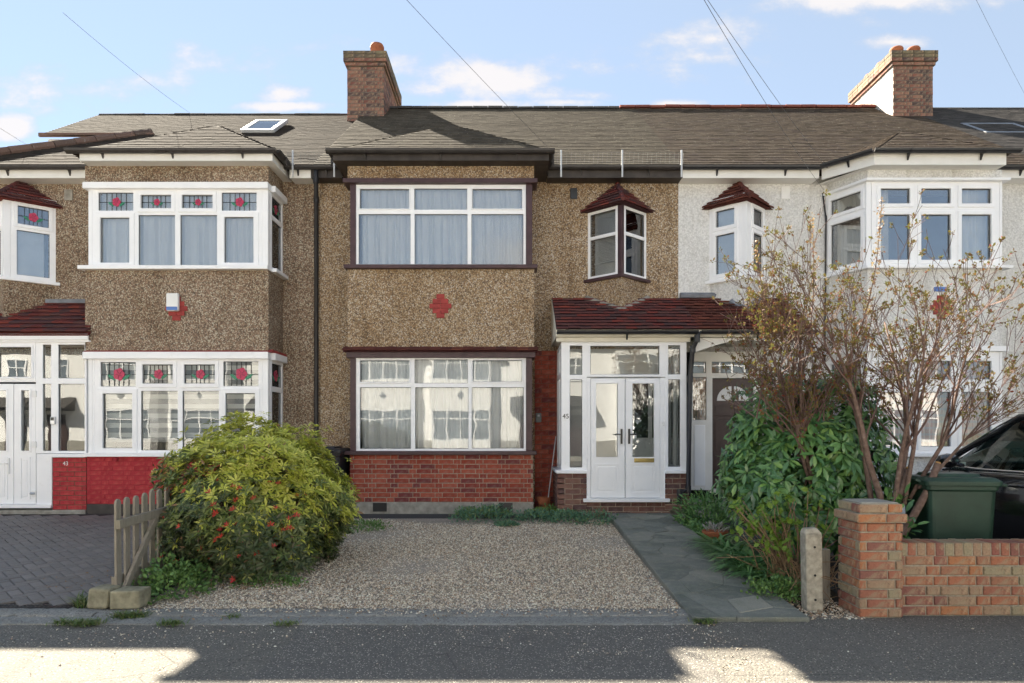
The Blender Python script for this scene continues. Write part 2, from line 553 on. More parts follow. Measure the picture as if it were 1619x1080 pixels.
def simple(key, c, rough=.6, spec=.3, var=.12, nscale=12, bump=.0, metal=0):
    n = NB(key, rough, spec); f = n.noise(nscale, 5)
    d = tuple(x * (1 - var) for x in c); u = tuple(min(1, x * (1 + var)) for x in c)
    n.col(n.ramp(f, [(.3, d), (.7, u)]))
    if bump: n.bump(n.noise(nscale * 6, 3), bump, .005)
    n.b.inputs['Metallic'].default_value = metal
    MT[key] = n.m; return n.m
def pebble(key, cols, base, stain, scale=48, amt=.35):
    n = NB(key, .85, .25)
    v = n.vor(scale); sp = n.n('ShaderNodeSeparateColor'); n.set(sp.inputs[0], v.outputs['Color'])
    c = n.ramp(sp.outputs[0], [(i / len(cols), k) for i, k in enumerate(cols)], 'CONSTANT')
    edge = n.rng(v.outputs['Distance'], .50, .75)
    c = n.mix(edge, c, base)
    st = n.noise(1.1, 6, .6); st2 = n.noise(3.5, 5, .6)
    c = n.mix(n.math('MULTIPLY', n.rng(st, .42, .72), amt), c, stain, 'MULTIPLY')
    c = n.mix(n.math('MULTIPLY', n.rng(st2, .55, .75), amt * .6), c, (.62, .58, .52), 'MULTIPLY')
    mp = n.n('ShaderNodeMapping'); n.set(mp.inputs[0], n.co); mp.inputs['Scale'].default_value = (7.0, 7.0, .45)
    c = n.mix(n.math('MULTIPLY', n.rng(n.noise(1.0, 5, .6, mp.outputs[0]), .54, .74), amt * .9), c, (.60, .57, .52), 'MULTIPLY')   # rain streaks
    n.col(c)
    h = n.math('SUBTRACT', 1.0, v.outputs['Distance'])
    n.bump(h, .75, .012)
    MT[key] = n.m
pebble('pebble_tan', [(0.497, 0.395, 0.272), (0.313, 0.218, 0.136), (0.562, 0.480, 0.370), (0.404, 0.295, 0.179), (0.150, 0.109, 0.082), (0.448, 0.318, 0.188), (0.612, 0.557, 0.476), (0.342, 0.226, 0.130), (0.496, 0.387, 0.258)],
       (0.201, 0.144, 0.095), (0.609, 0.511, 0.384), 62, .72)
pebble('pebble_brown', [(0.431, 0.350, 0.251), (0.244, 0.169, 0.123), (0.494, 0.438, 0.336), (0.332, 0.233, 0.164), (0.134, 0.104, 0.081), (0.384, 0.273, 0.194), (0.540, 0.493, 0.392), (0.295, 0.201, 0.142)],
       (0.163, 0.116, 0.082), (0.584, 0.510, 0.407), 62, .72)
pebble('pebble_white', [(.72, .72, .71), (.78, .78, .77), (.68, .68, .675), (.75, .75, .74)], (.60, .60, .59), (.86, .85, .82), 40, .6)
def brickmat(key, stops, wear=(.45, .40, .34), moss=None, wamt=.25):
    n = NB(key, .85, .2)
    c = n.ramp(n.rand(), stops, 'CONSTANT')
    f = n.noise(38, 6, .65); g = n.noise(9, 4)
    c = n.mix(n.rng(f, .35, .75, 0, .55), c, (.30, .22, .18), 'MULTIPLY')
    c = n.mix(n.math('MULTIPLY', n.rng(g, .52, .72), wamt), c, wear)
    c = n.mix(n.rng(n.noise(17, 5, .7), .5, .68, 0, .55 if moss else .2), c, (.50, .33, .20)) if moss else c
    c = n.mix(n.rng(n.noise(23, 4, .7), .56, .7, 0, .6), c, (.14, .085, .065)) if moss else c
    if moss: c = n.mix(n.math('MULTIPLY', n.rng(n.noise(7, 6, .7), .5, .7), .55), c, moss)
    n.col(c); n.bump(n.noise(120, 4, .7), .45, .004)
    MT[key] = n.m
brickmat('brick_red', [(0, (0.325, 0.065, 0.041)), (.18, (0.379, 0.087, 0.054)), (.4, (0.271, 0.054, 0.041)), (.58, (0.415, 0.106, 0.067)), (.75, (0.199, 0.050, 0.049)), (.88, (0.343, 0.076, 0.046))])
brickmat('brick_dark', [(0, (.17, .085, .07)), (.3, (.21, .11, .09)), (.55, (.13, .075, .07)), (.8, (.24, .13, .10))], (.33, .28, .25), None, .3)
brickmat('brick_wall_mix', [(0, (0.399, 0.164, 0.095)), (.16, (0.347, 0.145, 0.096)), (.32, (0.295, 0.117, 0.089)), (.46, (0.332, 0.283, 0.186)), (.56, (0.354, 0.241, 0.160)), (.68, (0.262, 0.116, 0.092)), (.8, (0.349, 0.171, 0.106)), (.92, (0.434, 0.191, 0.093))],
         (.46, .40, .32), (.19, .18, .10), .5)
simple('mortar_pale', (.33, .30, .24), .95, .1, .3, 25, .4)
brickmat('brick_chimney', [(0, (0.299, 0.133, 0.095)), (.2, (0.225, 0.097, 0.078)), (.4, (0.347, 0.175, 0.124)), (.6, (0.118, 0.080, 0.074)), (.75, (0.266, 0.138, 0.106)), (.9, (0.154, 0.091, 0.078))], (0.336, 0.260, 0.228), (0.131, 0.125, 0.093), .5)
brickmat('brick_stained', [(0, (.16, .13, .09)), (.4, (.22, .19, .12)), (.7, (.13, .11, .09))], (.3, .26, .2), (.13, .14, .07), .5)
brickmat('brick_white', [(0, (.74, .72, .68)), (.5, (.68, .65, .60)), (.8, (.62, .55, .48))], (.45, .32, .25), None, .5)
brickmat('brick_painted', [(0, (0.459, 0.047, 0.058)), (.5, (0.493, 0.055, 0.063)), (.8, (0.414, 0.040, 0.050))], (0.560, 0.179, 0.126), None, .45)
simple('mortar', (.33, .26, .20), .95, .1, .25, 30, .4)
simple('mortar_red', (.20, .09, .065), .95, .1, .3, 30, .4)
simple('mortar_paint', (.35, .038, .046), .8, .2, .1, 20, .3)
simple('mortar_dark', (.16, .135, .11), .95, .1, .3, 30, .4)
n = NB('upvc', .32, .45); n.col(n.mix(n.rng(n.noise(9, 7, .7), .58, .8, 0, .35), n.ramp(n.noise(3, 5), [(.3, (.84, .85, .87)), (.7, (.89, .895, .91))]), (.62, .60, .55))); MT['upvc'] = n.m
n = NB('cream_paint', .5, .35); n.col(n.ramp(n.noise(4, 6), [(.3, (.70, .66, .55)), (.7, (.80, .77, .68))])); MT['cream'] = n.m
n = NB('white_board', .45, .35); n.col(n.ramp(n.noise(4, 6), [(.3, (.74, .73, .69)), (.7, (.82, .81, .78))])); MT['board'] = n.m
simple('gasket', (.03, .03, .033), .6)
simple('brown_timber', (.060, .030, .034), .45, .4, .25, 9, .15)
simple('black_plastic', (.022, .022, .025), .38, .45, .2, 6)
simple('black_gutter', (.040, .036, .035), .45, .4, .35, 5)
simple('black_fascia', (.050, .042, .038), .55, .35, .4, 6)
simple('lead_grey', (.17, .185, .21), .55, .4, .25, 6)
simple('concrete', (.30, .285, .25), .95, .15, .28, 10, .5)
simple('terracotta', (0.320, 0.112, 0.056), .8, .2, .2, 12, .2)
simple('red_tile_flat', (.33, .055, .05), .75, .25, .18, 14, .2)
simple('steel', (.55, .57, .60), .35, .5, .1, 8, 0, .8)
simple('chrome', (.65, .65, .65), .15, .5, .05, 8, 0, 1.0)
simple('brass', (.42, .33, .13), .3, .5, .1, 8, 0, .8)
simple('black_metal', (.03, .03, .03), .35, .5, .1, 8)
simple('white_plain', (.80, .80, .79), .6, .3, .04, 5)
simple('blue_plain', (.10, .20, .50), .45, .4, .1, 8)
simple('dark_door', (.045, .024, .022), .4, .45, .25, 6)
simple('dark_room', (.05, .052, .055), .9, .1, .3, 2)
simple('pale_room', (.70, .70, .69), .8, .2, .1, 2)
simple('green_bin', (0.020, 0.050, 0.034), .42, .4, .25, 5, .1)
simple('dark_bin', (.022, .021, .024), .45, .4, .2, 5)
simple('rubber', (.02, .02, .02), .8, .2, .2, 9)
simple('wire', (.11, .11, .12), .6, .3, .05, 3)
simple('galvanised', (.55, .56, .57), .45, .4, .1, 8, 0, .3)
simple('guard_wire', (.22, .22, .21), .6, .3)
simple('keysafe', (.16, .17, .17), .5, .4, .2, 20)
simple('red_cloth', (.40, .06, .06), .9, .1, .2, 8)
def timber(key, a, b):
    n = NB(key, .85, .15)
    mp = n.n('ShaderNodeMapping'); n.set(mp.inputs[0], n.co); mp.inputs['Scale'].default_value = (30, 30, 3)
    f = n.noise(2.2, 7, .65, mp.outputs[0], .6)
    c = n.ramp(f, [(.3, a), (.55, b), (.75, tuple(x * .62 for x in b))])
    c = n.mix(n.rng(n.noise(5, 5), .5, .75, 0, .4), c, (.16, .17, .10)); n.col(c); n.bump(f, .5, .006); MT[key] = n.m
timber('weathered_timber', (0.205, 0.176, 0.135), (0.287, 0.254, 0.205))
def rooftile(key, stops, lich=(.46, .45, .40), lamt=.5):
    n = NB(key, 1.0, .04)
    c = n.ramp(n.rand(), stops)
    c = n.mix(n.rng(n.noise(60, 5, .7), .4, .75, 0, .5), c, (.4, .38, .36), 'MULTIPLY')
    v = n.noise(26, 3, .5); m = n.noise(.9, 4)
    c = n.mix(n.math('MULTIPLY', n.rng(v, .62, .70), n.rng(m, .35, .65, .25 * lamt, lamt)), c, lich)
    n.col(c); n.bump(n.noise(90, 4, .7), .25, .003); MT[key] = n.m
rooftile('tile_brown', [(0, (0.060, 0.048, 0.036)), (.35, (0.080, 0.062, 0.049)), (.6, (0.095, 0.075, 0.057)), (.8, (0.068, 0.053, 0.046)), (1, (0.111, 0.091, 0.070))], (0.222, 0.211, 0.182), .85)
rooftile('tile_grey', [(0, (0.068, 0.057, 0.043)), (.35, (0.088, 0.075, 0.059)), (.6, (0.104, 0.089, 0.068)), (.8, (0.073, 0.062, 0.049)), (1, (0.122, 0.107, 0.082))], (0.251, 0.233, 0.194), .8)
rooftile('tile_dusty', [(0, (0.036, 0.030, 0.024)), (.35, (0.048, 0.038, 0.031)), (.6, (0.056, 0.045, 0.036)), (.8, (0.040, 0.033, 0.030)), (1, (0.066, 0.055, 0.044))], (0.144, 0.137, 0.122), .85)
rooftile('tile_slate', [(0, (0.059, 0.056, 0.055)), (.5, (0.077, 0.073, 0.070)), (1, (0.098, 0.091, 0.087))], (0.210, 0.210, 0.196), .3)
rooftile('tile_red', [(0, (0.178, 0.050, 0.045)), (.25, (0.111, 0.050, 0.052)), (.5, (0.085, 0.055, 0.059)), (.7, (0.196, 0.050, 0.044)), (.85, (0.102, 0.062, 0.062)), (1, (0.230, 0.060, 0.048))], (0.255, 0.250, 0.190), .15)
rooftile('tile_redbrown', [(0, (0.108, 0.040, 0.035)), (.4, (0.144, 0.052, 0.042)), (.7, (0.081, 0.038, 0.035)), (1, (0.180, 0.065, 0.048))], (0.270, 0.280, 0.240), .2)
rooftile('ridge_red', [(0, (.22, .075, .055)), (.5, (.26, .09, .065)), (1, (.17, .06, .05))], (.3, .25, .2), .2)
rooftile('ridge_brown', [(0, (.16, .105, .085)), (.5, (.20, .13, .105)), (1, (.13, .095, .08))], (.4, .38, .34), .4)
def glass(key, base, wav, wscale, tint=(.965, .98, .98, 1)):
    m = bpy.data.materials.new(key); m.use_nodes = True; t = m.node_tree; t.nodes.clear()
    g = t.nodes.new('ShaderNodeBsdfGlossy'); g.inputs['Roughness'].default_value = 0.0; g.inputs['Color'].default_value = (.96, .98, 1, 1)
    tr = t.nodes.new('ShaderNodeBsdfTransparent'); tr.inputs['Color'].default_value = tint
    fr = t.nodes.new('ShaderNodeFresnel'); fr.inputs['IOR'].default_value = 1.5
    ad = t.nodes.new('ShaderNodeMath'); ad.operation = 'MULTIPLY_ADD'; ad.inputs[1].default_value = 1.0; ad.inputs[2].default_value = base
    t.links.new(fr.outputs[0], ad.inputs[0])
    mx = t.nodes.new('ShaderNodeMixShader'); t.links.new(ad.outputs[0], mx.inputs[0]); t.links.new(tr.outputs[0], mx.inputs[1]); t.links.new(g.outputs[0], mx.inputs[2])
    tc = t.nodes.new('ShaderNodeTexCoord'); nz = t.nodes.new('ShaderNodeTexNoise'); nz.inputs['Scale'].default_value = wscale; nz.inputs['Detail'].default_value = 1.0
    t.links.new(tc.outputs['Object'], nz.inputs['Vector'])
    bp = t.nodes.new('ShaderNodeBump'); bp.inputs['Strength'].default_value = 1.0; bp.inputs['Distance'].default_value = wav
    t.links.new(nz.outputs['Fac'], bp.inputs['Height']); t.links.new(bp.outputs[0], g.inputs['Normal'])
    o = t.nodes.new('ShaderNodeOutputMaterial'); t.links.new(mx.outputs[0], o.inputs[0]); MT[key] = m
glass('glass', .10, .0007, 2.2)
glass('glass_mirror', .008, .0009, 2.4)
glass('car_window', .06, .0, 2.0, (.42, .60, .56, 1))
glass('glass_plain', .03, .0015, 2.0)
def cloth(key, a, b, tr=.35, check=None):
    n = NB(key, .95, .05)
    c = n.ramp(n.noise(5, 3), [(.3, a), (.7, b)])
    if check:
        w = n.n('ShaderNodeTexWave', bands_direction='X'); w.inputs['Scale'].default_value = check[0]; w.inputs['Distortion'].default_value = .4; n.set(w.inputs['Vector'], n.co)
        w2 = n.n('ShaderNodeTexWave', bands_direction='Z'); w2.inputs['Scale'].default_value = check[0] * .8; n.set(w2.inputs['Vector'], n.co)
        c = n.mix(n.rng(w.outputs['Fac'], .45, .75, 0, .6), c, check[1]); c = n.mix(n.rng(w2.outputs['Fac'], .55, .85, 0, .4), c, check[2])
    n.col(c)
    t = n.n('ShaderNodeBsdfTranslucent'); n.set(t.inputs[0], c)
    mx = n.n('ShaderNodeMixShader'); mx.inputs[0].default_value = tr
    n.t.links.new(n.b.outputs[0], mx.inputs[1]); n.t.links.new(t.outputs[0], mx.inputs[2])
    n.t.links.new(mx.outputs[0], n.t.nodes['Material Output'].inputs[0]); MT[key] = n.m
cloth('net', (.86, .87, .89), (.91, .92, .93), .3)
cloth('net_grey', (.66, .69, .73), (.76, .79, .82), .35)
cloth('voile', (.72, .70, .64), (.82, .80, .74), .3)
cloth('pink_check', (.76, .56, .52), (.82, .66, .62), .3, (4.0, (.62, .26, .25), (.50, .52, .66)))
cloth('blind', (.66, .66, .64), (.72, .72, .70), .2)
cloth('blind_sheer', (.22, .23, .24), (.27, .28, .29), .3)
# ground
def ground(key, a, b, speck=None, sc=90, bump=.5, amt=.5, patch=None):
    n = NB(key, .9, .2)
    c = n.ramp(n.noise(sc, 6, .7), [(.35, a), (.65, b)])
    if speck:
        v = n.vor(sc * 1.1); sp = n.n('ShaderNodeSeparateColor'); n.set(sp.inputs[0], v.outputs['Color'])
        f = n.math('MULTIPLY', n.math('GREATER_THAN', sp.outputs[1], 1 - amt * .25), n.math('LESS_THAN', v.outputs['Distance'], .38))
        c = n.mix(f, c, speck)
        f2 = n.math('MULTIPLY', n.math('GREATER_THAN', sp.outputs[2], .72), n.math('LESS_THAN', v.outputs['Distance'], .45))
        c = n.mix(n.math('MULTIPLY', f2, .6), c, tuple(x * .35 for x in a))
    if patch:
        c = n.mix(n.rng(n.noise(1.6, 6, .65), .45, .7, 0, .6), c, patch)
        c = n.mix(n.rng(n.noise(4.5, 7, .7), .55, .75, 0, .45), c, (.55, .52, .48), 'MULTIPLY')
        e = n.vor(.9, 'DISTANCE_TO_EDGE', n.mix(.04, n.co, n.n('ShaderNodeTexNoise').outputs['Color'])).outputs['Distance']
        c = n.mix(n.math('MULTIPLY', n.rng(e, .006, .0, 0, 1), n.rng(n.noise(.8, 3), .5, .6, 0, .7)), c, tuple(x * .45 for x in a))
    n.col(c); n.bump(n.math('ADD', n.noise(sc * .9, 4, .7), n.math('MULTIPLY', n.vor(sc * .8).outputs['Distance'], .6)), bump, .008); MT[key] = n.m
ground('asphalt', (0.103, 0.099, 0.088), (0.201, 0.188, 0.165), (0.523, 0.469, 0.381), 72, .9, .9, (0.153, 0.141, 0.126))
ground('road_asphalt', (.21, .20, .185), (.31, .295, .27), (.4, .38, .34), 90, .6, .3)
ground('dark_drive', (.05, .05, .052), (.085, .083, .08), None, 60)
ground('kerb_concrete', (0.188, 0.188, 0.180), (0.291, 0.287, 0.265), (0.385, 0.368, 0.342), 60, .6, .5, (0.171, 0.171, 0.154))
ground('soil', (.055, .042, .032), (.10, .078, .06), (.2, .17, .13), 60, .9)
ground('gravel_base', (0.240, 0.210, 0.180), (0.390, 0.345, 0.285), (0.600, 0.540, 0.450), 70, .9, .8)
ground('verge', (.10, .11, .07), (.14, .15, .09), None, 30)
ground('path_stone', (0.142, 0.155, 0.142), (0.257, 0.263, 0.230), (0.432, 0.405, 0.338), 40, .5, .35, (0.203, 0.223, 0.176))
n = NB('gravel_stone', .8, .25)
n.col(n.mix(n.rng(n.noise(150, 3), .35, .7, 0, .35), n.ramp(n.rand(), [(0, (0.597, 0.514, 0.400)), (.2, (0.369, 0.306, 0.240)), (.36, (0.784, 0.696, 0.561)), (.5, (0.213, 0.188, 0.167)), (.62, (0.540, 0.459, 0.361)), (.76, (0.784, 0.768, 0.654)), (.88, (0.426, 0.292, 0.200)), (.95, (0.654, 0.612, 0.547))], 'CONSTANT'), (0.711, 0.668, 0.600), 'MULTIPLY')); MT['gravel_stone'] = n.m
n = NB('paving_block', .7, .35)
c = n.ramp(n.rand(), [(0, (.125, .115, .106)), (.4, (.155, .14, .13)), (.7, (.135, .125, .118)), (1, (.18, .163, .15))])
c = n.mix(n.rng(n.noise(70, 5, .7), .4, .7, 0, .4), c, (.25, .23, .22)); n.col(n.mix(n.rng(n.noise(1.5, 5), .5, .75, 0, .5), c, (.10, .075, .068))); n.bump(n.noise(130, 4, .7), .4, .004); MT['paving_block'] = n.m
simple('joint_sand', (.055, .048, .045), .95, .1, .3, 40, .3)
# plants
def leafmat(key, stops, rough=.4, tr=.25, spec=.4):
    n = NB(key, rough, spec)
    c = n.ramp(n.rand(), stops); n.col(c)
    t = n.n('ShaderNodeBsdfTranslucent'); n.set(t.inputs[0], n.mix(.5, c, (.20, .26, .04)))
    mx = n.n('ShaderNodeMixShader'); mx.inputs[0].default_value = tr
    n.t.links.new(n.b.outputs[0], mx.inputs[1]); n.t.links.new(t.outputs[0], mx.inputs[2])
    n.t.links.new(mx.outputs[0], n.t.nodes['Material Output'].inputs[0]); MT[key] = n.m
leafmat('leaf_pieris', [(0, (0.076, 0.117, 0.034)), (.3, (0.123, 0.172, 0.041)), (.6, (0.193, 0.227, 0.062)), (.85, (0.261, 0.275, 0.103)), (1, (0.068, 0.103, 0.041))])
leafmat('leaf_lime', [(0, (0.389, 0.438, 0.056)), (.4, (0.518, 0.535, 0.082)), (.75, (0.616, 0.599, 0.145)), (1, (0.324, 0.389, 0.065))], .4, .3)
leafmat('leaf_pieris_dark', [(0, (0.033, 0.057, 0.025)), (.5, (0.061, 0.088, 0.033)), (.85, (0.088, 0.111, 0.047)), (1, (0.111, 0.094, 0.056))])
leafmat('petal_red', [(0, (.55, .02, .02)), (.5, (.62, .06, .035)), (1, (.48, .025, .06))], .5, .3)
leafmat('petal_white', [(0, (.75, .73, .68)), (1, (.82, .80, .78))], .5, .3)
leafmat('leaf_laurel', [(0, (0.052, 0.140, 0.052)), (.4, (0.085, 0.196, 0.065)), (.7, (0.122, 0.252, 0.075)), (.9, (0.186, 0.317, 0.075)), (1, (0.056, 0.131, 0.085))], .26, .12, .6)
leafmat('leaf_hydrangea', [(0, (0.149, 0.253, 0.029)), (.5, (0.218, 0.333, 0.040)), (1, (0.103, 0.196, 0.029))], .4, .35)
leafmat('leaf_strap', [(0, (0.096, 0.224, 0.088)), (.5, (0.144, 0.304, 0.112)), (1, (0.224, 0.384, 0.128))], .35, .15)
leafmat('leaf_sedum', [(0, (0.060, 0.144, 0.090)), (.4, (0.090, 0.198, 0.120)), (.8, (0.120, 0.240, 0.144)), (1, (0.192, 0.240, 0.084))], .55, .1)
leafmat('leaf_cover', [(0, (0.078, 0.167, 0.053)), (.5, (0.132, 0.246, 0.070)), (1, (0.193, 0.316, 0.088))], .45, .25)
leafmat('leaf_euphorbia', [(0, (0.082, 0.194, 0.073)), (.5, (0.130, 0.268, 0.089)), (1, (0.194, 0.341, 0.097))], .45, .2)
leafmat('bud', [(0, (0.176, 0.083, 0.058)), (.22, (0.176, 0.132, 0.049)), (.4, (0.132, 0.142, 0.039)), (.6, (0.196, 0.098, 0.058)), (.78, (0.132, 0.142, 0.044)), (.9, (0.225, 0.064, 0.044)), (1, (0.220, 0.044, 0.034))], .8, .2, .1)
leafmat('bud_pink', [(0, (0.327, 0.168, 0.144)), (.5, (0.382, 0.235, 0.186)), (1, (0.275, 0.153, 0.116))], .5, .3)
leafmat('grass_blade', [(0, (.07, .13, .03)), (.6, (.11, .18, .04)), (1, (.25, .22, .10))], .5, .25)
leafmat('dry_stem', [(0, (0.221, 0.136, 0.076)), (.5, (0.289, 0.196, 0.119)), (1, (0.170, 0.102, 0.060))], .8, .0, .1)
n = NB('bark', .85, .15); n.col(n.ramp(n.noise(25, 5), [(.3, (.11, .07, .055)), (.6, (.19, .13, .105)), (.8, (.28, .22, .185))])); n.bump(n.noise(60, 4), .5, .004); MT['bark'] = n.m
n = NB('twig', .8, .15); n.col(n.ramp(n.rand(), [(0, (.10, .06, .05)), (.5, (.15, .095, .08)), (1, (.21, .15, .13))])); MT['twig'] = n.m
n = NB('cut_wood', .8, .15); n.col((.42, .24, .09)); MT['cut_wood'] = n.m
# car
n = NB('car_black', .12, .6); n.col((.012, .012, .016)); n.b.inputs['Coat Weight'].default_value = 1.0; n.b.inputs['Coat Roughness'].default_value = .03; MT['car_black'] = n.m
n = NB('car_silver', .3, .6); n.col((.5, .52, .53)); n.b.inputs['Coat Weight'].default_value = 1.0; n.b.inputs['Metallic'].default_value = .4; MT['car_silver'] = n.m
MT['car_glass'] = MT['car_window']
simple('sidelight', (.16, .10, .07), .3, .4, .4, 30)
simple('post_concrete', (.34, .31, .25), .95, .15, .35, 18, .6)
leafmat('succulent', [(0, (.25, .27, .24)), (.6, (.34, .36, .32)), (1, (.30, .26, .27))], .7, .05)

ground('asphalt_patch', (0.094, 0.090, 0.083), (0.177, 0.166, 0.151), (0.511, 0.467, 0.389), 80, .9, .95, (0.128, 0.120, 0.109))

n = NB('path_stone', .85, .25)
c = n.ramp(n.rand(), [(0, (0.159, 0.171, 0.152)), (.3, (0.244, 0.250, 0.220)), (.55, (0.195, 0.205, 0.183)), (.8, (0.305, 0.299, 0.256)), (1, (0.183, 0.193, 0.173))])
c = n.mix(n.rng(n.noise(9, 7, .7), .48, .72, 0, .6), c, (.36, .34, .28)); c = n.mix(n.rng(n.noise(3, 6, .7), .45, .7, 0, .6), c, (.55, .62, .55), 'MULTIPLY')
n.col(n.mix(n.rng(n.noise(80, 5, .7), .35, .7, 0, .5), c, (.45, .45, .43), 'MULTIPLY')); n.bump(n.noise(60, 6, .7), .7, .008); MT['path_stone'] = n.m
simple('far_white', (.87, .86, .84), .9, .2, .06, 2)
simple('block_concrete', (.25, .23, .16), .95, .1, .35, 14, .6)
# ================================================================ ground
def sheet(name, x0, x1, y0, y1, dz, mat, n=12, kind='structure', poly=None):
    mb = MB()
    ys = [y0 + (y1 - y0) * i / n for i in range(n + 1)]
    for i in range(n):
        a, b = ys[i], ys[i + 1]
        mb.poly([(x0, a, gz(a) + dz), (x1, a, gz(a) + dz), (x1, b, gz(b) + dz), (x0, b, gz(b) + dz)])
    o = mb.build(name, mat, weld=True)
    if o.data.polygons[0].normal.z < 0: o.data.flip_normals()
    return tag(o, kind=kind)
g = MB(); g.poly([(-420, -420, -.25), (420, -420, -.25), (420, 420, -.25), (-420, 420, -.25)]); tag(g.build('ground', MT['verge']), kind='structure')
g = MB(); g.box(-60, 60, -7.6, 1.3, -.2, -.11); tag(g.build('road', MT['road_asphalt']), kind='structure')
g = MB(); g.box(-60, 60, 1.45, 5.5, -.2, 0); tag(g.build('pavement', MT['asphalt']), kind='structure')
g = MB(); g.box(-60, 60, 1.3, 1.45, -.2, .004); tag(g.build('kerb', MT['kerb_concrete'], bevel=.015), kind='structure')
g = MB(); g.box(-60, 60, -13.2, -7.6, -.2, 0); tag(g.build('far_pavement', MT['asphalt']), kind='structure')
sheet('garden_ground', -15, 15, 5.5, 11.2, -.012, MT['soil'])
sheet('gravel_bed', -3.12, 1.40, 5.6, 9.95, .004, MT['gravel_base'])
sheet('apron', -3.1, .5, 9.95, 11.0, .006, MT['dark_drive'], 3)
sheet('right_driveway', 2.9, 12, 5.8, 11.0, .004, MT['dark_drive'])
# --- gravel stones, real pebbles
def stones(name, P, size, mat, kind='stuff', flat=.62, label=None):
    n = len(P)
    base = np.array([(1, 0, 0), (-1, 0, 0), (0, 1, 0), (0, -1, 0), (0, 0, 1), (0, 0, -1)], float)
    T0 = np.array([(0, 2, 4), (2, 1, 4), (1, 3, 4), (3, 0, 4), (2, 0, 5), (1, 2, 5), (3, 1, 5), (0, 3, 5)])
    V = base[None] * NR.uniform(.6, 1.35, (n, 6, 1)) + NR.normal(0, .16, (n, 6, 3))
    V *= (np.array([1, .75, flat]) * NR.uniform(.75, 1.3, (n, 3)))[:, None, :]
    a = NR.uniform(0, 2 * np.pi, n); b = NR.normal(0, .5, n)
    ca, sa, cb, sb = np.cos(a), np.sin(a), np.cos(b), np.sin(b)
    x, y, z = V[..., 0], V[..., 1], V[..., 2]
    y2 = y * cb[:, None] - z * sb[:, None]; z2 = y * sb[:, None] + z * cb[:, None]
    V = np.stack([x * ca[:, None] - y2 * sa[:, None], x * sa[:, None] + y2 * ca[:, None], z2], -1)
    V = V * (size[:, None, None] * .5) + P[:, None, :]
    T = (np.arange(n)[:, None, None] * 6 + T0[None]).reshape(-1, 3)
    o = fast(name, V.reshape(-1, 3), T, mat); tag(o, label, None, None, kind)
    return o
n = 82000
gx = NR.uniform(-3.08, 1.385, n); gy = 5.60 + (9.93 - 5.60) * NR.power(1.0, n) ** 1.15
edge = 9.62 + .22 * np.sin(gx * 2.1) + NR.normal(0, .07, n)
keep = gy < edge
gx, gy = gx[keep], gy[keep]
lump = .012 * np.sin(gx * 2.3 + gy) + .010 * np.sin(gy * 3.1 - gx * 1.7)
GZ = np.vectorize(gz)
P = np.stack([gx, gy, GZ(gy) + .010 + lump * .6 + NR.uniform(-.002, .008, len(gx))], 1)
stones('gravel', P, NR.uniform(.011, .023, len(gx)), MT['gravel_stone'])
# strays on the pavement, and the stony soil beside the pillar
sx = np.concatenate([NR.uniform(-3.2, 1.5, 420), NR.normal(-3.05, .25, 60), NR.normal(1.45, .08, 160), NR.normal(.62, .13, 40), NR.uniform(-4.2, 4.2, 260)])
sy = np.concatenate([5.17 - np.abs(NR.normal(0, .28, 420)), NR.normal(4.85, .1, 60), NR.uniform(4.0, 5.2, 160), NR.normal(4.55, .05, 40), NR.uniform(3.6, 5.1, 260)])
P = np.stack([sx, sy, np.full(len(sx), .005)], 1)
tag(stones('stray_gravel', P, NR.uniform(.006, .017, len(sx)), MT['gravel_stone']), kind='stuff')
sx = NR.uniform(-3.1, 1.35, 700); sy = NR.normal(5.52, .06, 700)
stones('edge_gravel', np.stack([sx, sy, np.full(700, .032)], 1), NR.uniform(.008, .022, 700), MT['gravel_stone'])
sx = NR.uniform(2.28, 2.78, 800); sy = NR.uniform(5.35, 6.4, 800)
stones('soil_stones', np.stack([sx, sy, GZ(sy) + .004], 1), NR.uniform(.012, .034, 800), MT['gravel_stone'])
# --- concrete edging
ke = MB(); ke.box(-5.2, 1.42, 5.20, 5.60, -.05, .009); kerb_ed = tag(ke.build('edging', MT['kerb_concrete']), kind='structure')
def rough_block(x0, x1, y0, y1, z1, amp, name, mat, parent):
    """a worn length of edging: broken arrises, uneven top"""
    nx = max(4, int((x1 - x0) / .035)); ny = 4; V = []; Fc = []
    for i in range(nx + 1):
        x = x0 + (x1 - x0) * i / nx; jf, jb = R.gauss(0, amp), R.gauss(0, amp * .5)
        if R.random() < .12: jf += R.uniform(.01, .03)
        row = [(x, y0 + jf, -.04), (x, y0 + jf, z1 - .016 + R.gauss(0, .003))]
        for k in range(ny + 1):
            f = k / ny; row.append((x, y0 + jf + .012 + (y1 - y0 - .014 + jb - jf) * f, z1 + R.gauss(0, .0028) - (.006 if k in (0, ny) else 0)))
        row += [(x, y1 + jb, -.04)]
        V += row
    n = len(row)
    for i in range(nx):
        for k in range(n - 1): Fc.append((i * n + k, (i + 1) * n + k, (i + 1) * n + k + 1, i * n + k + 1))
    Fc += [tuple(range(n)), tuple(nx * n + k for k in reversed(range(n)))]
    m = MB(); m._add(V, Fc); return m.build(name, mat, parent)
x = -5.15
while x < 1.36:
    l = min(R.uniform(1.2, 2.6), 1.42 - x)
    rough_block(x + .003, x + l - .003, 5.40, 5.60 + R.uniform(-.01, .01), .024 + R.uniform(-.005, .005), .007, 'edging_stone', MT['kerb_concrete'], kerb_ed); x += l
x = -5.0
while x < 1.28:
    l = min(R.uniform(1.2, 2.6), 1.34 - x)
    rough_block(x + .003, x + l - .003, 5.185, 5.385, .012 + R.uniform(-.003, .003), .007, 'edging_stone', MT['kerb_concrete'], kerb_ed); x += l
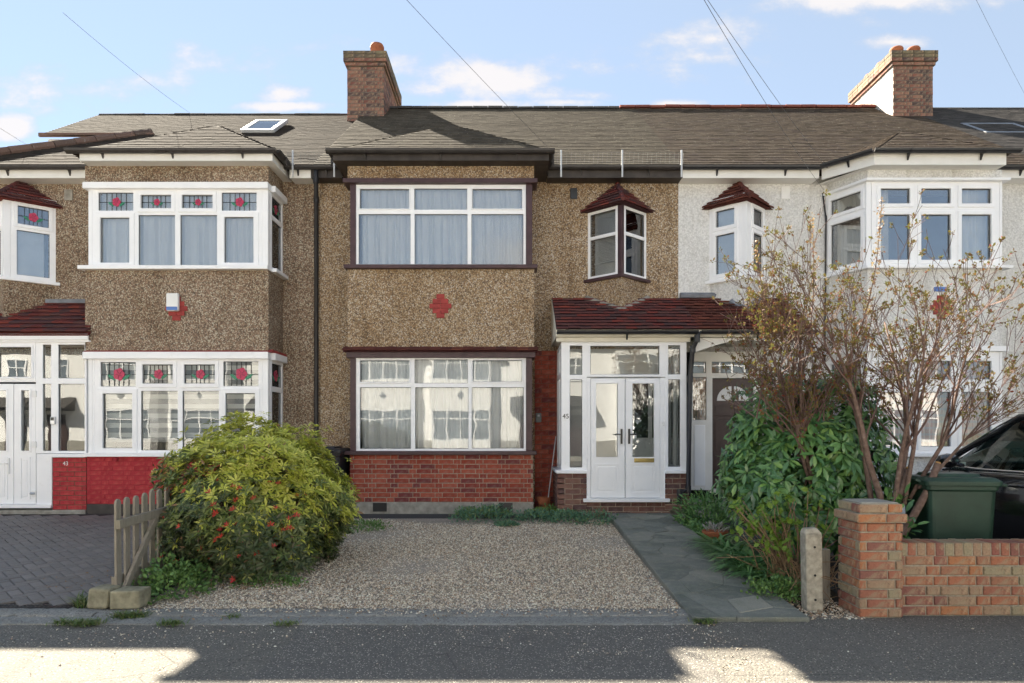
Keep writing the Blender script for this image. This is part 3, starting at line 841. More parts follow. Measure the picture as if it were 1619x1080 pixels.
g = MB(); g.poly([(-1.52, 1.5, .004), (1.24, 1.5, .004), (1.28, 5.15, .004), (.2, 5.16, .004), (-1.56, 5.15, .004)]); tag(g.build('pavement_patch', MT['asphalt_patch']), kind='structure')
# --- crazy-paved path
pb = MB()
for i in range(10):
    a, b = 5.28 + i * .47, 5.28 + (i + 1) * .47
    za, zb = gz(a) + .035 + .004 * i, gz(b) + .035 + .004 * (i + 1)
    pb._add([(1.40, a, -.05), (2.30, a, -.05), (2.30, b, -.05), (1.40, b, -.05), (1.40, a, za), (2.30, a, za), (2.30, b, zb), (1.40, b, zb)],
            [(4, 5, 6, 7), (0, 1, 5, 4), (3, 0, 4, 7), (1, 2, 6, 5)])
path = tag(pb.build('path', MT['path_stone'], recalc=False), kind='structure')
def pz(y): return gz(y) + .035 + .004 * (y - 5.28) / .47
seeds = [(1.40 + .9 * R.random(), 5.28 + 4.7 * R.random()) for _ in range(46)]
for it in range(2):
    cells = []
    for i, s in enumerate(seeds):
        poly = [(1.405, 5.27), (2.295, 5.27), (2.295, 9.98), (1.405, 9.98)]
        for j, t in enumerate(seeds):
            if i == j or not poly: continue
            mx, my = (s[0] + t[0]) / 2, (s[1] + t[1]) / 2; nx, ny = t[0] - s[0], t[1] - s[1]
            f = lambda p: (p[0] - mx) * nx + (p[1] - my) * ny
            out = []
            for k in range(len(poly)):
                p, q = poly[k], poly[(k + 1) % len(poly)]; fp, fq = f(p), f(q)
                if fp <= 0: out.append(p)
                if (fp < 0) != (fq < 0) and abs(fp - fq) > 1e-9:
                    w = fp / (fp - fq); out.append((p[0] + (q[0] - p[0]) * w, p[1] + (q[1] - p[1]) * w))
            poly = out
        cells.append(poly)
    seeds = [(sum(p[0] for p in c) / len(c), sum(p[1] for p in c) / len(c)) if c else s for c, s in zip(cells, seeds)]
for c in cells:
    if len(c) < 3: continue
    cx = sum(p[0] for p in c) / len(c); cy = sum(p[1] for p in c) / len(c)
    q = []
    for p in c:
        d = math.hypot(p[0] - cx, p[1] - cy); k = max(.3, 1 - .005 / max(d, .02)); q.append((cx + (p[0] - cx) * k, cy + (p[1] - cy) * k))
    dz = R.uniform(.002, .010); m = MB()
    m._add([(p[0], p[1], pz(p[1]) - .02) for p in q] + [(p[0], p[1], pz(p[1]) + dz) for p in q],
           [tuple(range(len(q), 2 * len(q)))] + [(i, (i + 1) % len(q), len(q) + (i + 1) % len(q), len(q) + i) for i in range(len(q))])
    m.build('paving_stone', MT['path_stone'], path, bevel=.004)
# --- block-paved driveway of the left house
sheet_drive = sheet('driveway', -12, -3.28, 5.62, 11.0, .002, MT['joint_sand'])
blk = MB(); blk.box(-.0975, .0975, -.0475, .0475, -.03, .018)
bme = None; spots = []
c45 = math.radians(45)
for a in range(-90, 91):
    for b in range(-40, 41):
        for (ox, oy, rot) in ((1, .5, 0), (2.5, 0, 1)):
            ux, uy = (a + 4 * b + ox) * .1, (a + oy) * .1
            xx = -6.0 + ux * math.cos(c45) - uy * math.sin(c45); yy = 8.0 + ux * math.sin(c45) + uy * math.cos(c45)
            if 5.74 < yy < 10.15 and -.76 * yy - .4 < xx < -3.36: spots.append((yy, xx, rot))
spots.sort()
bo = blk.build('paving_block', MT['paving_block'], sheet_drive, bevel=0)
me = bo.data; bpy.data.objects.remove(bo)
bm = bmesh.new(); bm.from_mesh(me); bmesh.ops.bevel(bm, geom=[e for e in bm.edges if all(v.co.z > 0 for v in e.verts)], offset=.006, segments=1, affect='EDGES'); bm.to_mesh(me); bm.free()
rest = MB()
for i, (yy, xx, rot) in enumerate(spots):
    M = Matrix.Translation((xx, yy, gz(yy) + .002 + R.uniform(-.002, .002))) @ Matrix.Rotation(math.atan(.045) if 5.5 < yy < 10.8 else 0, 4, 'X') @ Matrix.Rotation(c45 + (math.pi / 2 if rot else 0), 4, 'Z') @ Matrix.Rotation(R.uniform(-.012, .012), 4, 'X')
    if i < 300: piece('paving_block', me, M, sheet_drive)
    else:
        rest.M = M; rest.box(-.0955, .0955, -.0455, .0455, -.03, .018)
ro = rest.build('paving_blocks', MT['paving_block'], sheet_drive); ro['kind'] = 'stuff'
# --- drainage channel across the drive
dr = thing('drain_channel', 'narrow black slotted drainage channel along the front of the block paving', 'drain', (-4.3, 5.66, .01))
m = MB(); m.box(-6.4, -3.42, 5.625, 5.715, -.05, .012); m.build('channel', MT['rubber'], dr)
m = MB(); m.box(-6.4, -3.42, 5.622, 5.632, .012, .026); m.box(-6.4, -3.42, 5.708, 5.718, .012, .026)
x = -6.4
while x < -3.43:
    m.prism([(x, 5.632, .012), (x + .012, 5.632, .012), (x + .03, 5.708, .012), (x + .018, 5.708, .012)], (0, 0, .013)); x += .034
m.build('grating', MT['black_plastic'], dr)

# brown leaf litter round the bush and along the joints
n = 900
lx = np.concatenate([NR.normal(-2.6, .75, 520), NR.uniform(-3.2, 1.3, 200), NR.normal(2.5, .2, 180)]); ly = np.concatenate([6.15 + np.abs(NR.normal(0, .35, 520)), NR.normal(5.45, .10, 200), NR.uniform(5.3, 6.2, 180)])
V, T = scatter(leaf_tpl(.032, .014, .2, .3), np.stack([lx, ly, GZ(ly) + .03], 1), np.stack([NR.normal(0, 1, n), NR.normal(0, 1, n), NR.normal(0, .15, n)], 1), np.tile([0, 0, 1.], (n, 1)) + NR.normal(0, .3, (n, 3)), NR.uniform(.5, 1.3, n))
tag(fast('leaf_litter', V, T, MT['dry_stem']), kind='stuff')
# ================================================================ houses
DB, DW, DE, DEB, DR = 10.37, 11.03, 10.72, 10.10, 15.0
ZE, ZR = 5.62, 8.565
SL = (ZR - ZE) / (DR - DE)
def zr(y): return ZE + (y - DE) * SL
def fw(parent, D, L, T, Rr, B, panes, sashes=(), mat=None, glass=None, name='window', depth=.07, openings=()):
    O = (X(L, D), D, Z(B, D)); k = D / F
    pp = [((l - L) * k, (r - L) * k, (B - b) * k, (B - t) * k) for (l, t, r, b) in panes]
    return window(parent, O, 0, (Rr - L) * k, (B - T) * k, pp, sashes, mat, glass, depth, name, openings=openings), O
def pbox(parent, name, mat, D, L, T, Rr, B, d0, d1, bevel=.006):
    """a board measured on the plane at depth D, from d0 in front of it to d1 behind"""
    m = MB(); m.box(X(L, D), X(Rr, D), D + d0, D + d1, Z(B, D), Z(T, D)); return m.build(name, mat, parent, bevel=bevel)
def gutter(parent, pts, r=.055, mat=None, brackets=.9, name='gutter'):
    m = MB(); P = [Vector(p) for p in pts]
    for a, b in zip(P[:-1], P[1:]):
        t = (b - a).normalized(); w = Vector((0, 0, 1)).cross(t)
        prof = [(math.cos(math.pi + math.pi * k / 6) * r, math.sin(math.pi + math.pi * k / 6) * r) for k in range(7)] + [(r * .82, 0), (r * .5, -r * .6), (-r * .5, -r * .6), (-r * .82, 0)]
        m.prism([a + w * x + Vector((0, 0, z)) for x, z in prof], b - a)
        l = (b - a).length; n = max(1, int(l / brackets))
        for i in range(n):
            c = a + (b - a) * ((i + .5) / n)
            q = [c - t * .015 + w * x * 1.1 + Vector((0, 0, z * 1.12)) for x, z in prof[:7]]
            m.prism(q, t * .03)
            m.prism([c - t * .012 + Vector((0, 0, -r * .6)), c - t * .012 + w * r * 1.1 * (1 if w.y > 0 else -1) + Vector((0, 0, -r * .4)), c - t * .012 + w * r * 1.1 * (1 if w.y > 0 else -1) + Vector((0, 0, -r * 2.4))], t * .024)
    return m.build(name, mat or MT['black_gutter'], parent)
def bay_roof(parent, x0, x1, ye, tmat, seed, left=None):
    """low hip over a square bay, its ridge running back into the main slope"""
    w = x1 - x0; xm = (x0 + x1) / 2; h = w / 2; za = ZE + h * SL
    yb = DE + h
    m = MB(); A = (x0, ye, ZE); B = (x1, ye, ZE); C = (xm, ye + h, za); Dd = (xm, yb, za); E = (x0, DE, ZE); G = (x1, DE, ZE)
    m.poly([A, B, C]); m.poly([B, G, Dd, C]); m.poly([A, C, Dd, E]); m.poly([A, E, G, B])
    o = m.build('bay_roof', tmat, parent)
    tiles(o, [A, B, C], A, B, tmat, .165, .115, seed=seed, over=.04, rough=.0011, thick=.0070)
    tiles(o, [B, G, Dd, C], B, G, tmat, .165, .115, seed=seed + 1)
    tiles(o, [E, A, C, Dd], E, A, tmat, .165, .115, seed=seed + 2)
    return o
def oriel(parent, cx, hw, proj, z0, z1, wallmat, panesf, framemat, post, glassm, corner_w=.075, bl=None, down=2.9, sill=None):
    """V-plan oriel: corner towards the street, two glazed faces, pebble-dashed skirt running down"""
    yc = DW - proj; a = math.atan2(-proj, hw); l = math.hypot(hw, proj)
    m = MB(); m.prism([(cx - hw, DW + .02, down), (cx, yc, down), (cx + hw, DW + .02, down)], (0, 0, z0 - down - .05)); m.build('oriel_skirt', wallmat, parent)
    m = MB(); m.prism([(cx - hw - .09, DW + .02, z0 - .05), (cx, yc - .06, z0 - .05), (cx + hw + .09, DW + .02, z0 - .05)], (0, 0, .05)); m.build('sill', sill or post, parent, bevel=.006)
    m = MB(); m.prism([(cx - hw - .03, DW + .02, z1), (cx, yc - .02, z1), (cx + hw + .03, DW + .02, z1)], (0, 0, .09)); m.build('oriel_head', post, parent)
    m = MB(); k = corner_w; ca, sa = math.cos(a), math.sin(a)
    m.prism([(cx, yc - .004, z0), (cx + k * ca, yc - k * sa * 1, z0), (cx, yc + .10, z0), (cx - k * ca, yc - k * sa, z0)], (0, 0, z1 - z0)); m.build('corner_post', post, parent, bevel=.004)
    H = z1 - z0; ws = []
    for side in (0, 1):
        O = (cx - hw, DW, z0) if side == 0 else (cx + k * ca, yc - k * sa, z0)
        an = a if side == 0 else -a
        w = l - k
        pp, ss = panesf(w, H, side)
        ws.append((window(parent, O, an, w, H, pp, ss, framemat, glassm, .055), O, an, w, H))
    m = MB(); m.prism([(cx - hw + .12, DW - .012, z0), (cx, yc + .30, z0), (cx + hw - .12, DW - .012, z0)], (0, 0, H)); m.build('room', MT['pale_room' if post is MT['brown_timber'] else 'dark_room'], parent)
    return ws
def oriel_roof(parent, cx, hw, proj, zb, zt, tmat, ov=.13, seed=1, gauge=.085):
    yc = DW - proj - ov * 1.2; A = (cx - hw - ov, DW, zb); C = (cx, yc, zb - .0); B = (cx + hw + ov, DW, zb); T = (cx, DW, zt)
    m = MB(); m.poly([A, C, T]); m.poly([C, B, T]); m.poly([A, B, C]); m.poly([A, T, B]); o = m.build('oriel_roof', tmat, parent)
    tiles(o, [A, C, T], A, C, tmat, .15, gauge, as_objects=True, seed=seed, thick=.02); tiles(o, [C, B, T], C, B, tmat, .15, gauge, as_objects=True, seed=seed + 1, thick=.02)
    m = MB(); d = Vector(T) - Vector(C); n = 7
    for i in range(n):
        p = Vector(C) + d * (i / n) + Vector((0, -.01, .03)); q = Vector(C) + d * ((i + 1) / n - .01) + Vector((0, -.01, .022))
        m.tube([p, q], .034, 8)
    m.build('hip_tiles', tmat, o)
    return o
def ridge(parent, x0, x1, z, mat, y=DR, step=.33, r=.10, seed=1):
    rr = random.Random(seed)
    prof = [(math.cos(math.pi * k / 6) * r, math.sin(math.pi * k / 6) * r * .8) for k in range(7)]
    m = MB(); m.prism([(-.5, x, zz) for x, zz in prof], (1, 0, 0))
    o = m.build('ridge_tile', mat); me = o.data; bpy.data.objects.remove(o)
    x = x0
    while x < x1 - .05:
        l = min(step, x1 - x)
        piece('ridge_tile', me, Matrix.Translation((x + l / 2, y, z - .03 + rr.uniform(-.008, .008))) @ Matrix.Rotation(rr.uniform(-.01, .01), 4, 'Y') @ Matrix.Diagonal((l - .012, 1, 1, 1)), parent)
        x += step
def chimney(parent, x0, x1, y0, y1, zb, zt, cap, seed, sidemat, pots, mats='brick_chimney', rough_top=True):
    m = MB(); m.box(x0, x1, y0, y1, zb, zt - .1)
    core = m.build('chimney', MT['mortar_dark'], parent)
    w, dp = x1 - x0, y1 - y0
    zs = zt - cap
    bricks(parent, (x0, y0, zb), 0, w, zs - zb, MT[mats], 'flemish', key=mats, seed=seed, host=core, J=.011)
    for (O, a, sm) in (((x1, y0, zb), math.pi / 2, sidemat[1]), ((x0, y1, zb), -math.pi / 2, sidemat[0])):
        bricks(parent, O, a, dp, zs - zb, MT[sm], 'flemish', key=sm, seed=seed + 3, host=core, as_objects=False)
    steps = [(0.035, .075), (.07, .075), (.07, .075), (.07, .075)] if cap > .28 else [(.04, .075), (.08, .075)]
    z = zs
    for i, (e, h) in enumerate(steps):
        mm = MB(); mm.box(x0 - e + .008, x1 + e - .008, y0 - e + .008, y1 + e - .008, z, z + h); cb = mm.build('cap_course', MT['mortar_dark'], parent)
        mt = 'brick_stained' if i > 1 else mats
        bricks(parent, (x0 - e, y0 - e, z), 0, w + 2 * e, h, MT[mt], 'stretcher', key=mt, seed=seed + i, host=cb)
        for (O, a, ww) in (((x1 + e, y0 - e, z), math.pi / 2, dp + 2 * e), ((x0 - e, y1 + e, z), -math.pi / 2, dp + 2 * e)):
            bricks(parent, O, a, ww, h, MT[mt], 'stretcher', key=mt, seed=seed + i, host=cb, as_objects=False)
        z += h
    mm = MB(); r = random.Random(seed); n = 9
    vs = []
    for j in range(5):
        for i in range(n + 1):
            fx, fy = i / n, j / 4
            hgt = .0 if i in (0, n) or j in (0, 4) else r.uniform(.03, .11 if rough_top and fx < .62 else .05)
            vs.append((x0 - .05 + (w + .1) * fx, y0 - .05 + (dp + .1) * fy, z + hgt))
    mm._add(vs, [(j * (n + 1) + i, j * (n + 1) + i + 1, (j + 1) * (n + 1) + i + 1, (j + 1) * (n + 1) + i) for j in range(4) for i in range(n)])
    mm.build('flaunching', MT['concrete'], parent, smooth=False)
    for (px, py, h, rr_) in pots:
        mm = MB(); mm.lathe([(rr_, 0), (rr_ * .95, h * .62), (rr_ * 1.16, h * .68), (rr_ * 1.2, h * .86), (rr_ * 1.02, h), (rr_ * .8, h), (rr_ * .78, h * .5)], (px, py, z), 20)
        mm.build('chimney_pot', MT['terracotta'], parent, smooth=True)
    mm = MB(); mm.box(x0 - .03, x1 + .03, y0 - .03, y0 - .008, zb + .02, zb + .15); mm.build('lead_flashing', MT['lead_grey'], parent)
def skylight(parent, px0, px1, py0, py1, mat=None):
    """roof window lying on the main slope"""
    def on(px, py):
        k = (682 - py) / F
        D = (ZE - DE * SL - CH) / (k - SL); return D
    ya = on(0, py1); yb = on(0, py0)
    xa = (px0 + px1) / 2
    x0, x1 = X(px0, ya), X(px1, (ya + yb) / 2)
    s = math.hypot(1, SL); ln = (yb - ya) * s; a = math.atan(SL)
    M = Matrix.Translation((x0, ya, zr(ya))) @ Matrix.Rotation(a, 4, 'X')
    w = x1 - x0
    m = MB(M)
    for bx in ((0, w, 0, .09), (0, w, ln - .09, ln), (0, .09, .09, ln - .09), (w - .09, w, .09, ln - .09)):
        m.box(bx[0], bx[1], bx[2], bx[3], .01, .075)
    o = m.build('roof_window', mat or MT['lead_grey'], parent, bevel=.01)
    m = MB(M); m.box(.092, w - .092, .092, ln - .092, .055, .062); m.build('pane', MT['glass_mirror'], o)
    m = MB(M); m.box(.092, w - .092, .092, ln - .092, .015, .03); m.build('blind', MT['white_plain'], o)
def rose(fo, O, a, p, seed=0):
    """leaded light with a red rose, just behind the glass face"""
    M = frame(O, a); u0, u1, z0, z1 = p; cu, cz = (u0 + u1) / 2, (z0 + z1) / 2; w, h = u1 - u0, z1 - z0
    m = MB(M); t = .004
    for f in (.22, .37, .63, .78) if w > .3 else (.25, .75):
        m.box(u0 + w * f - t, u0 + w * f + t, .019, .025, z0, z1, 0)
    m.box(cu - t, cu + t, .019, .025, z0, cz - h * .2, 0); m.box(cu - t, cu + t, .019, .025, cz + h * .2, z1, 0)
    m.box(u0, u1, .019, .025, cz - h * .02 - t, cz - h * .02 + t, 0)
    r = min(h * .22, w * .2)
    pts = [(cu + r * (1 + .10 * math.cos(5 * q)) * math.cos(q), .017, cz + r * 1.12 * (1 + .10 * math.cos(5 * q)) * math.sin(q)) for q in [2 * math.pi * k / 20 for k in range(20)]]
    m.prism(pts, (0, .007, 0), 1)
    for k in range(5):
        q = 2 * math.pi * k / 5 + .3; m.tube([(cu + r * .15 * math.cos(q), .015, cz + r * .15 * math.sin(q)), (cu + r * .8 * math.cos(q + .5), .015, cz + r * .85 * math.sin(q + .5))], .003, 4, 0)
    for s in (-1, 1):
        m.prism([(cu + s * r * .7, .018, cz - r * .75), (cu + s * r * 1.5, .018, cz - r * .1), (cu + s * r * 2.2, .018, cz - r * .05), (cu + s * r * 1.7, .018, cz - r * .7), (cu + s * r * .9, .018, cz - r * 1.15)], (0, .006, 0), 2)
    m.build('leaded_rose', [MT['gasket'], MT['rose_red'], MT['rose_green']], fo)
simple('rose_red', (.50, .035, .10), .4, .4, .2, 40); simple('rose_green', (.03, .22, .12), .4, .4, .2, 30)
def downpipe(parent, pts, r=.036, name='downpipe'):
    m = MB(); m.tube(pts, r, 10)
    for p in pts[1:-1]:
        m.lathe([(r * 1.25, -.05), (r * 1.3, 0), (r * 1.25, .05)], p, 10)
    return m.build(name, MT['black_plastic'], parent, smooth=True)
def motif(parent, px, py, D, cols=None):
    """stepped diamond of flat red tiles, each a piece"""
    k = D / F; cx, cz = X(px, D), Z(py, D)
    me = None
    for j, wd in enumerate((13, 25, 35, 25, 13)):
        n = 1 if wd < 15 else 2
        for i in range(n):
            w = wd * k / n
            m = MB(); x0 = cx - wd * k / 2 + i * w
            m.box(x0 + .002, x0 + w - .002, D - .018, D + .02, cz + (2 - j) * 7.6 * k - 3.7 * k, cz + (2 - j) * 7.6 * k + 3.6 * k); m.build('motif_tile', MT['red_tile_flat'], parent, bevel=.003)
def snowguard(parent, x0, x1, posts):
    o = MB(); rr = random.Random(2)
    for x in posts: o.box(x - .012, x + .012, DE - .09, DE - .075, ZE - .18, ZE + .24); o.box(x - .012, x + .012, DE - .085, DE + .25, ZE + .02, ZE + .034)
    b = o.build('snow_guard', MT['galvanised'], parent)
    m = MB()
    for i in range(7):
        z = ZE + .05 + i * .026; m.tube([(x0, DE - .055, z), ((x0 + x1) / 2, DE - .055, z + .006), (x1, DE - .055, z)], .0018, 4, cap=False)
    x = x0
    while x < x1:
        m.tube([(x, DE - .055, ZE + .04), (x + .01, DE - .055, ZE + .215)], .0016, 4, cap=False); x += .07
    m.build('mesh_wires', MT['guard_wire'], b)
def house_shell(parent, x0, x1, wallmat, tmat, roofpoly=None, seed=1, ZR=ZR):
    m = MB(); m.box(x0, x1, DW, 19.0, .0, ZE - .02); wall = m.build('wall', wallmat, parent)
    P = roofpoly or [(x0, DE, ZE), (x1, DE, ZE), (x1, DR, ZR), (x0, DR, ZR)]
    m = MB(); m.poly(P)
    xr0 = min(p[0] for p in P); m.poly([(xr0 if not roofpoly else P[-1][0], DR, ZR), (x1, DR, ZR), (x1, 19.28, ZE), (xr0 if not roofpoly else P[-1][0], 19.28, ZE)])
    m.poly([(x0, DE, ZE - .012), (x1, DE, ZE - .012), (x1, 19.28, ZE - .012), (x0, 19.28, ZE - .012)])
    m.poly([(x1, DE, ZE), (x1, 19.28, ZE), (x1, DR, ZR)])
    roof = m.build('roof', tmat, parent, recalc=False)
    s = math.hypot(1, SL)
    A, B = P[0], P[1]
    tiles(roof, P, A, B, tmat, .165, .115, seed=seed, over=.05, rough=.0011, thick=.0070)
    return wall, roof
# ---------------------------------------------------------------- centre house
XL, XR = X(500, DW), X(1073, DW)
H = thing('house', 'tan pebbledash terraced house with red brick base and white double porch doors, number 45', 'house', (-.24, DW, .2))
wall, roof = house_shell(H, XL, XR, MT['pebble_tan'], MT['tile_grey'], seed=5)
rid = MB(); rid.box(XL, XR, DR - .04, DR + .04, ZR - .06, ZR + .01); rid = rid.build('ridge', MT['mortar_dark'], H)
ridge(rid, XL, 1.05 + 1.3, ZR, MT['tile_slate'], seed=2); 
# eaves: dark fascia and gutter either side of the bay
bx0, bx1 = X(550, DB), X(845, DB)
ex0, ex1 = X(522, DEB), X(872, DEB)
for (a, b) in ((XL, ex0 + .02), (ex1 - .02, XR)):
    m = MB(); m.box(a, b, DE + .03, DE + .055, ZE - .15, ZE - .0); m.box(a, b, DE + .056, DW, ZE - .14, ZE - .125); m.build('fascia', MT['black_fascia'], H)
    gutter(H, [(a, DE - .03, ZE + .01), (b, DE - .03, ZE + .01)])
bay_roof(H, ex0, ex1, DEB, MT['tile_grey'], 31)
m = MB()
m.box(ex0 + .03, ex1 - .03, DEB + .04, DEB + .065, ZE - .12, ZE - .0)
for xx in (ex0 + .03, ex1 - .055): m.box(xx, xx + .025, DEB + .066, DW, ZE - .12, ZE - .0)
m.box(ex0 + .056, ex1 - .056, DEB + .067, DW, ZE - .115, ZE - .10)
m.build('bay_fascia', MT['black_fascia'], H)
gutter(H, [(ex0 + .0, DE - .02, ZE + .02), (ex0 + .0, DEB - .02, ZE + .02)]); gutter(H, [(ex0 - .05, DEB - .02, ZE + .02), (ex1 + .05, DEB - .02, ZE + .02)], .06); gutter(H, [(ex1, DEB - .02, ZE + .02), (ex1, DE - .02, ZE + .02)])
# bay body
m = MB(); m.box(bx0, bx1, DB, DW, Z(286, DB), ZE - .11); m.build('bay_wall', MT['pebble_tan'], H)
m = MB(); m.box(bx0, bx1, DB, DW, Z(549, DB), Z(424, DB)); m.build('bay_wall', MT['pebble_tan'], H)
motif(H, 697, 484, DB)
pbox(H, 'head_board', MT['brown_timber'], DB, 544, 284, 850, 291, -.07, .3)
pbox(H, 'sill', MT['brown_timber'], DB, 546, 420, 850, 426, -.09, .25)
pbox(H, 'head_board', MT['brown_timber'], DB, 549, 557, 847, 566, -.05, .3)
pbox(H, 'sill', MT['brown_timber'], DB, 546, 713, 849, 719, -.09, .25)
for (T, B) in ((291, 420), (566, 713)):
    for (L, Rr) in ((554, 563), (832, 842)):
        pbox(H, 'corner_post', MT['brown_timber'], DB, L, T, Rr, B, .0, .12)
    for xx in (bx0 + .04, bx1 - .10):
        m = MB(); m.box(xx, xx + .06, DB + .121, DW, Z(B, DB), Z(T, DB)); m.build('bay_cheek', MT['brown_timber'], H)
    m = MB(); m.box(bx0 + .1, bx1 - .1, DW - .03, DW - .01, Z(B, DB), Z(T, DB)); m.build('room', MT['pale_room'], H)
# little tile ledge over the ground floor window
m = MB(); m.prism([(bx0 - .05, DB - .10, Z(557, DB)), (bx0 - .05, DB + .05, Z(549, DB) + .02), (bx0 - .05, DB + .05, Z(557, DB))], (bx1 - bx0 + .1, 0, 0)); led = m.build('tile_ledge', MT['tile_red'], H)
tiles(led, [(bx0 - .06, DB - .11, Z(556, DB)), (bx1 + .06, DB - .11, Z(556, DB)), (bx1 + .06, DB + .0, Z(549, DB)), (bx0 - .06, DB + .0, Z(549, DB))], (bx0 - .06, DB - .11, Z(556, DB)), (bx1 + .06, DB - .11, Z(556, DB)), MT['tile_redbrown'], .165, .13, as_objects=True, seed=9)
wo, O = fw(H, DB + .02, 563, 292, 832, 420, [(569.5, 299, 647.5, 330), (655.5, 298, 739, 331.5), (747.5, 299, 826, 330), (567.5, 338.5, 649.5, 417.5), (656, 338.5, 739.5, 417.5), (746, 338.5, 828, 417.5)], {0: .02, 2: .02})
w_ = (832 - 563) * DB / F; h_ = (420 - 292) * DB / F
for i, (a, b) in enumerate(((.05, .86), (.88, 1.72), (1.74, w_ - .04))): curtain(wo, O, 0, a, b, .03, h_ - .03, .11, 8, .034, MT['net'], seed=i + 3, hem=True)
wo, O = fw(H, DB + .02, 563, 562, 834, 714, [(570, 570, 648, 604), (656, 568.5, 740, 606), (748, 570, 826, 603.5), (569.5, 612.5, 650, 709.5), (657, 612.5, 741, 709.5), (746.5, 612.5, 828.5, 709)], {0: .02, 2: .02}, glass=MT['glass_mirror'])
for i, (a, b) in enumerate(((.05, .86), (.88, 1.72), (1.74, w_ - .04))): curtain(wo, O, 0, a, b, .03, (714 - 562) * DB / F - .03, .13, 8, .034, MT['net'], seed=i + 13, hem=True)
# brick base, plinth and air bricks
gx0, gx1 = X(554, DB), X(843, DB)
bricks(H, (gx0, DB, Z(794, DB)), 0, gx1 - gx0, Z(719, DB) - Z(794, DB), MT['brick_red'], 'flemish', mortar=MT['mortar'], key='br', seed=8, back=.6)
m = MB(); m.box(gx0 - .01, gx1 + .01, DB - .025, DW, .05, Z(794, DB)); m.build('plinth', MT['concrete'], H, bevel=.01)
for (L, Rr) in ((590, 612), (789, 811)): 
    o = pbox(H, 'air_brick', MT['black_metal'], DB - .03, L, 795, Rr, 809, -.004, .05, .002)
# brick strip between bay and porch, brick strip left of bay
bricks(H, (X(846, DW), DW - .03, .2), 0, X(884, DW) - X(846, DW), Z(555, DW) - .2, MT['brick_red'], 'stretcher', mortar=MT['mortar_red'], key='br', seed=18, back=.04)
bricks(H, (X(503, DW), DW - .03, .2), 0, X(553, DW) - X(503, DW), Z(713, DW) - .2, MT['brick_red'], 'stretcher', mortar=MT['mortar_red'], key='br', seed=19, back=.04)
pbox(H, 'vent', MT['black_metal'], DW, 902, 298, 913, 315, -.025, .02, .004)
m = MB(); m.box(X(847, DW), X(856, DW), DW - .09, DW - .036, Z(668, DW), Z(653, DW)); ks = m.build('key_safe', MT['keysafe'], H, bevel=.012)
m = MB(); m.lathe([(0, 0), (.018, 0), (.018, .03), (0, .03)], (X(851.5, DW), DW - .10, Z(659, DW)), 12); m.build('dial', MT['steel'], ks)
# oriel
def p45(w, h, side): 
    f = .045; return [(f, w - f, h * .63, h - f), (f, w - f, f, h * .58)], {}
ws = oriel(H, X(983, 10.59), .475, .44, 3.92, 5.0, MT['pebble_tan'], p45, MT['upvc'], MT['brown_timber'], MT['glass'], .07, down=2.85)
for (wo, O, an, w, h) in ws:
    m = MB(frame(O, an)); z = h * .24
    while z < h * .58: m.box(.05, w - .05, .075, .098, z, z + .004); z += .026
    m.box(.05, w - .05, .07, .10, h * .225, h * .24); m.build('blind_slats', MT['white_plain'], wo)
    m = MB(frame(O, an)); m.box(.05, w - .05, .085, .088, h * .6, h - .05); m.build('net_curtain', MT['net_grey'], wo)
oriel_roof(H, X(983, 10.59), .475, .44, 5.0, 5.46, MT['tile_red'], seed=40)
snowguard(H, ex1 + .06, XR, [X(887, DE), X(983, DE), X(1076, DE)])
snowguard(H, XL - .35, ex0 - .03, [X(466, DE), X(531, DE)])
downpipe(H, [(X(500, DE), DE - .02, ZE - .05), (X(500, DE), DE, ZE - .2), (X(502, DW), DW - .05, ZE - .42), (X(502, DW), DW - .05, .95), (X(502, DW), DW - .05, .15)])
chimney(H, X(550, 14.25), X(607, 14.25), 14.25, 16.05, 7.7, 9.42, .33, 51, ('brick_chimney', 'brick_chimney'), [(X(595, 14.5), 14.62, .36, .125), (X(580, 15.2), 15.5, .12, .10)])
